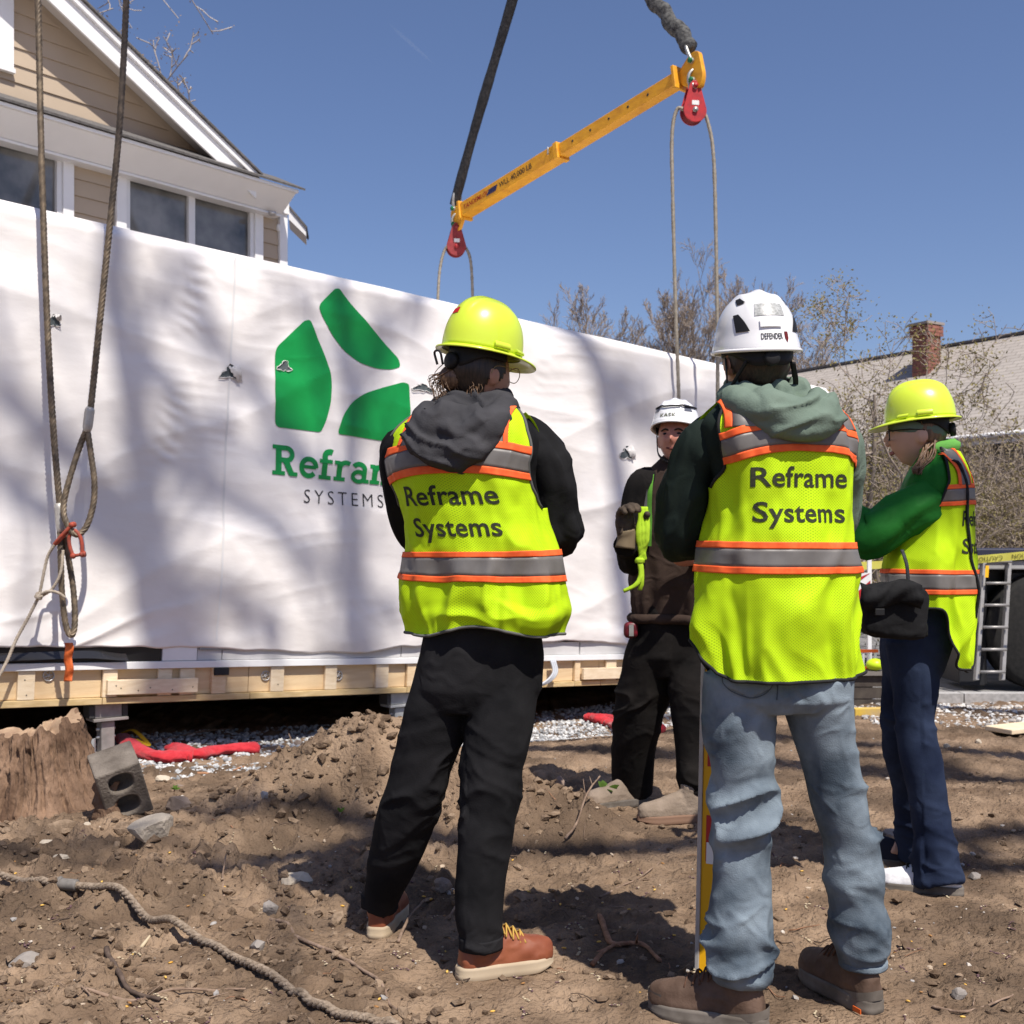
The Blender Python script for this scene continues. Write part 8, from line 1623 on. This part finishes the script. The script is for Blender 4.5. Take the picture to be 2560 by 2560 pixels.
# ---------------------------------------------------------------- 4: brown canvas jacket, white helmet, facing the viewer
yaw = R(163); Y0 = 5.2; X4 = lambda px: (px - CX) / F * Y0; Z4 = lambda py: CAMH - (py - HOR) / F * Y0
def r4(py, px, hx, hy, p=2.4): return [X4(px), Y0, Z4(py), hx, hy, p]
T4 = Torso([r4(1560, 1700, .195, .13), r4(1500, 1700, .205, .15), r4(1420, 1700, .205, .16), r4(1340, 1702, .200, .155), r4(1270, 1702, .195, .14), r4(1220, 1702, .190, .125, 2.6), r4(1185, 1704, .165, .10, 2.3), r4(1160, 1704, .115, .08, 2.1), r4(1135, 1704, .070, .066, 2.0), r4(1120, 1704, .056, .058, 2.0)], yaw, 61, .008)
L4l = [(1560, 1595, 1715, Y0), (1640, 1562, 1690, 5.22), (1720, 1545, 1670, 5.25), (1800, 1533, 1655, 5.28), (1870, 1530, 1640, 5.32), (1940, 1530, 1635, 5.36), (1985, 1540, 1632, 5.38)]
L4r = [(1560, 1690, 1800, Y0), (1640, 1682, 1800, 5.17), (1720, 1672, 1790, 5.13), (1800, 1680, 1790, 5.1), (1870, 1688, 1785, 5.08), (1940, 1696, 1780, 5.05), (1985, 1705, 1775, 5.04)]
hc4 = P(1690, 1096, Y0 - .03); H4 = frame(R(160), R(4))
fl4, fr4 = G(1610, 2010), G(1760, 2052)
sh, el, wr = P(1612, 1222, Y0), P(1585, 1398, Y0 - .05), P(1566, 1345, Y0 - .20); sh2, el2, wr2 = P(1792, 1225, Y0), P(1812, 1390, Y0 - .08), P(1745, 1400, Y0 - .22)
hnd = hand_geo(wr, A(-.10, -.10, 1), A(.55, -.8, .0), 1, 1.25, 1.12, .0098)
p4 = body("person", "bearded smiling person in brown canvas jacket and white helmet raising a gloved hand", A(.75, Y0, 0), skin_r, head_geo(H4, hc4, 1.0), T4, [([sh, el, wr], [.05, .042, .03]), ([sh2, el2, wr2], [.05, .042, .03])], [leg_line(L4l, fl4 + A(-.05, -.05, .08)), leg_line(L4r, fr4 + A(-.05, 0, .08))],
          [hand_geo(wr2, wr2 - el2, A(0, .4, .8), 1)], [P(1704, 1150, Y0 + .01), P(1703, 1135, Y0), hc4 - A(0, 0, .06)])
p4["label"] = "person in brown canvas jacket and white helmet facing the viewer with raised gloved hand"
v, f, n = remesh(hnd, .0048, 2); mk("work_glove", v + n * (.0018 * ridged(v * A(60, 60, 90), 3) + .003)[:, None], f, glovem, p4)
mk("glove_cuff", *tube([wr - A(.005, 0, .045), wr, wr + A(-.004, -.004, .035)], [.044, .040, .038], 24, .003, 20, 3, .008), mat("tan_glove_leather", (.16, .12, .07), rough=.85), p4)
legs(p4, "work_trousers", blackc, [(1592, 1805, 1500, Y0, .13), (1590, 1805, 1560, Y0, .135), (1585, 1800, 1640, Y0, .13), (1610, 1780, 1690, Y0, .10)], L4l, L4r, 71, .012)
V = np.linspace(.3, T4.n - 1.01, 60); TH, VV_ = np.meshgrid(a, V); mk("canvas_jacket", T4.pt(TH.ravel(), VV_.ravel(), .006), gridf(60, 120), brownj, p4)
mk("jacket_hem", *sweep(T4.pt(np.append(a, a[0]), np.full(121, .3), .01), .022, 10, caps=False), brownj, p4)
mk("sleeve", *tube([sh + A(.05, 0, .01), sh, P(1590, 1310, Y0 - .01), el, lerp(el, wr, .6), wr - A(0, 0, .03)], [.075, .080, .070, .066, .058, .050], 34, .008, 13, 81), blackc, p4)
mk("sleeve", *tube([sh2 - A(.05, 0, 0), sh2, el2, wr2], [.075, .078, .066, .046], 34, .008, 13, 82), blackc, p4)
mk("jacket_collar", *tube([P(1704, 1150, Y0) + A(.075 * math.cos(t_), .070 * math.sin(t_), .015 * math.cos(t_)) for t_ in np.linspace(0, 6.28, 14)], [.026] * 14, 16, .004, 20, 3, .01), brownj, p4)
tb_ = T4.bx(A(.0, .045, .045, .0), A(1.15, 1.15, 1.18, 1.18), .02)
# open lime vest strip on his right side with knotted tail
grn = mat("hivis_green_strip", (0.10, 0.30, 0.03), (0.13, 0.36, 0.04), scale=20, rough=.75); V = np.linspace(T4.vz(1.19), T4.vz(1.50), 30)
def fstrip(name, x0, x1, m, off):
    Xg, Vg = np.meshgrid(np.linspace(x0, x1, 6), V); th = T4.th_x(Xg, Vg); th = np.pi - th; mk(name, T4.pt(th.ravel(), Vg.ravel(), off), gridf(30, 6, False), m, p4)
fstrip("vest_strip", .100, .172, grn, .014); fstrip("vest_reflector", .120, .150, reflg, .018)
k0 = P(1608, 1285, Y0 - .19); kn = MB()
for dx, e_ in ((0, (1612, 1400)), (10, (1598, 1405)), (-8, (1606, 1395))): kn.add(*tube([k0 + A(dx / 558 * .5, 0, .03), P(1606 + dx, 1330, Y0 - .21), P(1604 + dx * .5, 1370, Y0 - .205), P(*e_, Y0 - .20)], [.011, .013, .011, .009], 16, .004, 24, 5, .008)[:2])
kn.add(*ellipsoid(P(1600, 1402, Y0 - .21), .020, .016, .015, 20, 12, lambda v, d: v * (1 + .2 * ridged(d * 3, 2))[:, None])); kn.add(*tube([P(1600, 1405, Y0 - .21), P(1602, 1440, Y0 - .22), P(1590, 1462, Y0 - .225), P(1558, 1478, Y0 - .22)], [.011, .010, .009, .007], 14, .003, 20, 7, .008)); kn.add(*tube([P(1602, 1405, Y0 - .205), P(1604, 1450, Y0 - .215), P(1600, 1475, Y0 - .21)], [.010, .010, .008], 14, .003, 20, 8, .008)); kn.build("knotted_vest_tail", cloth_mat("faded_hivis_cloth", (0.30, 0.48, 0.02), (0.40, 0.60, 0.04)), p4)
hat4, W4, tr4, hp4 = climb_helmet(p4, frame(R(160), R(2)), hc4 + A(0, 0, .038), whitehat, innerk, innerk, .104, .128, .135)
visor = mat("clear_visor", (.55, .57, .6), rough=.08, spec=.8, trans=.6); mk("visor_frame", *sweep(tr4(W4(np.linspace(R(-95), R(95), 40), np.full(40, .62))) + A(0, -.006, .006), .004, 8), innerk, hat4)
for sg in (-1, 1): hp4("vent", sg * .85, .62, .22, .16, mat("smoke_vent", (.10, .11, .14), rough=.3) if sg < 0 else MATS["smoke_vent"], .0015, 0, .3)
tv, tf = text_geo("KASK", .036, .012, 1.1, 0); q = W4(-tv[:, 0] / .128 + .12, .20 + tv[:, 1] / .135); mk("helmet_lettering", tr4(q + norm(q * A(1, 1, .3)) * .002), tf, mat("olive_letter", (.10, .11, .06), rough=.5), hat4, False)
sm = MB()
for s in (-1, 1): mk("chin_strap", *sweep(spline(np.array([(s * .082, .02, .03), (s * .078, .03, -.03), (s * .066, .045, -.08), (s * .02, .07, -.118)]) @ H4.T + hc4, 20), .007, 6, flat=(.4, 1.3)), innerk, hat4)
ey = MB()
for s in (-1, 1):
    mk("eye", *ellipsoid(A(s * .030, .083, .008) @ H4.T + hc4, .011, .007, .006, 14, 8), innerk, p4); mk("eyebrow", *sweep(spline(np.array([(s * .012, .094, .022), (s * .030, .094, .027), (s * .048, .085, .020)]) @ H4.T + hc4, 10), .004, 6), beardm, p4)
mk("mouth", *sweep(spline(np.array([(-.024, .083, -.054), (0, .094, -.060), (.024, .083, -.054)]) @ H4.T + hc4, 12), .004, 6), mat("mouth_dark", (.12, .03, .025), rough=.6), p4)
boot(p4, fl4, R(205), .30, tansh, grsole, .03, .13, None, wide=1.1); boot(p4, fr4, R(190), .30, tansh, mat("rust_sole", (.2, .12, .08), rough=.9), .03, .13, None, wide=1.1)
tape_c = empty("tape_measure", P(1577, 1575, Y0 - .1)); tag(tape_c, "dark red tape measure clipped at the brown jacketed person's hip", "tape measure"); c_ = P(1577, 1575, Y0 - .06)
mk("case", *ellipsoid(c_, .034, .022, .038, 24, 16, lambda v, d: spow(d, .6) * A(.032, .022, .036)), mat("tape_case_red", (.16, .01, .02), (.04, .01, .012), scale=40, rough=.4), tape_c); mk("clip", cbox(c_ + A(.0, -.024, .0), .02, .004, .05), BOXF, chrome, tape_c, False)
add_crease(wrapm, .22, 2.6, .03); add_crease(MATS['black_bag_nylon'], .5, 12, .012); add_crease(MATS['hivis_mesh_lime'], .25, 9, .010)
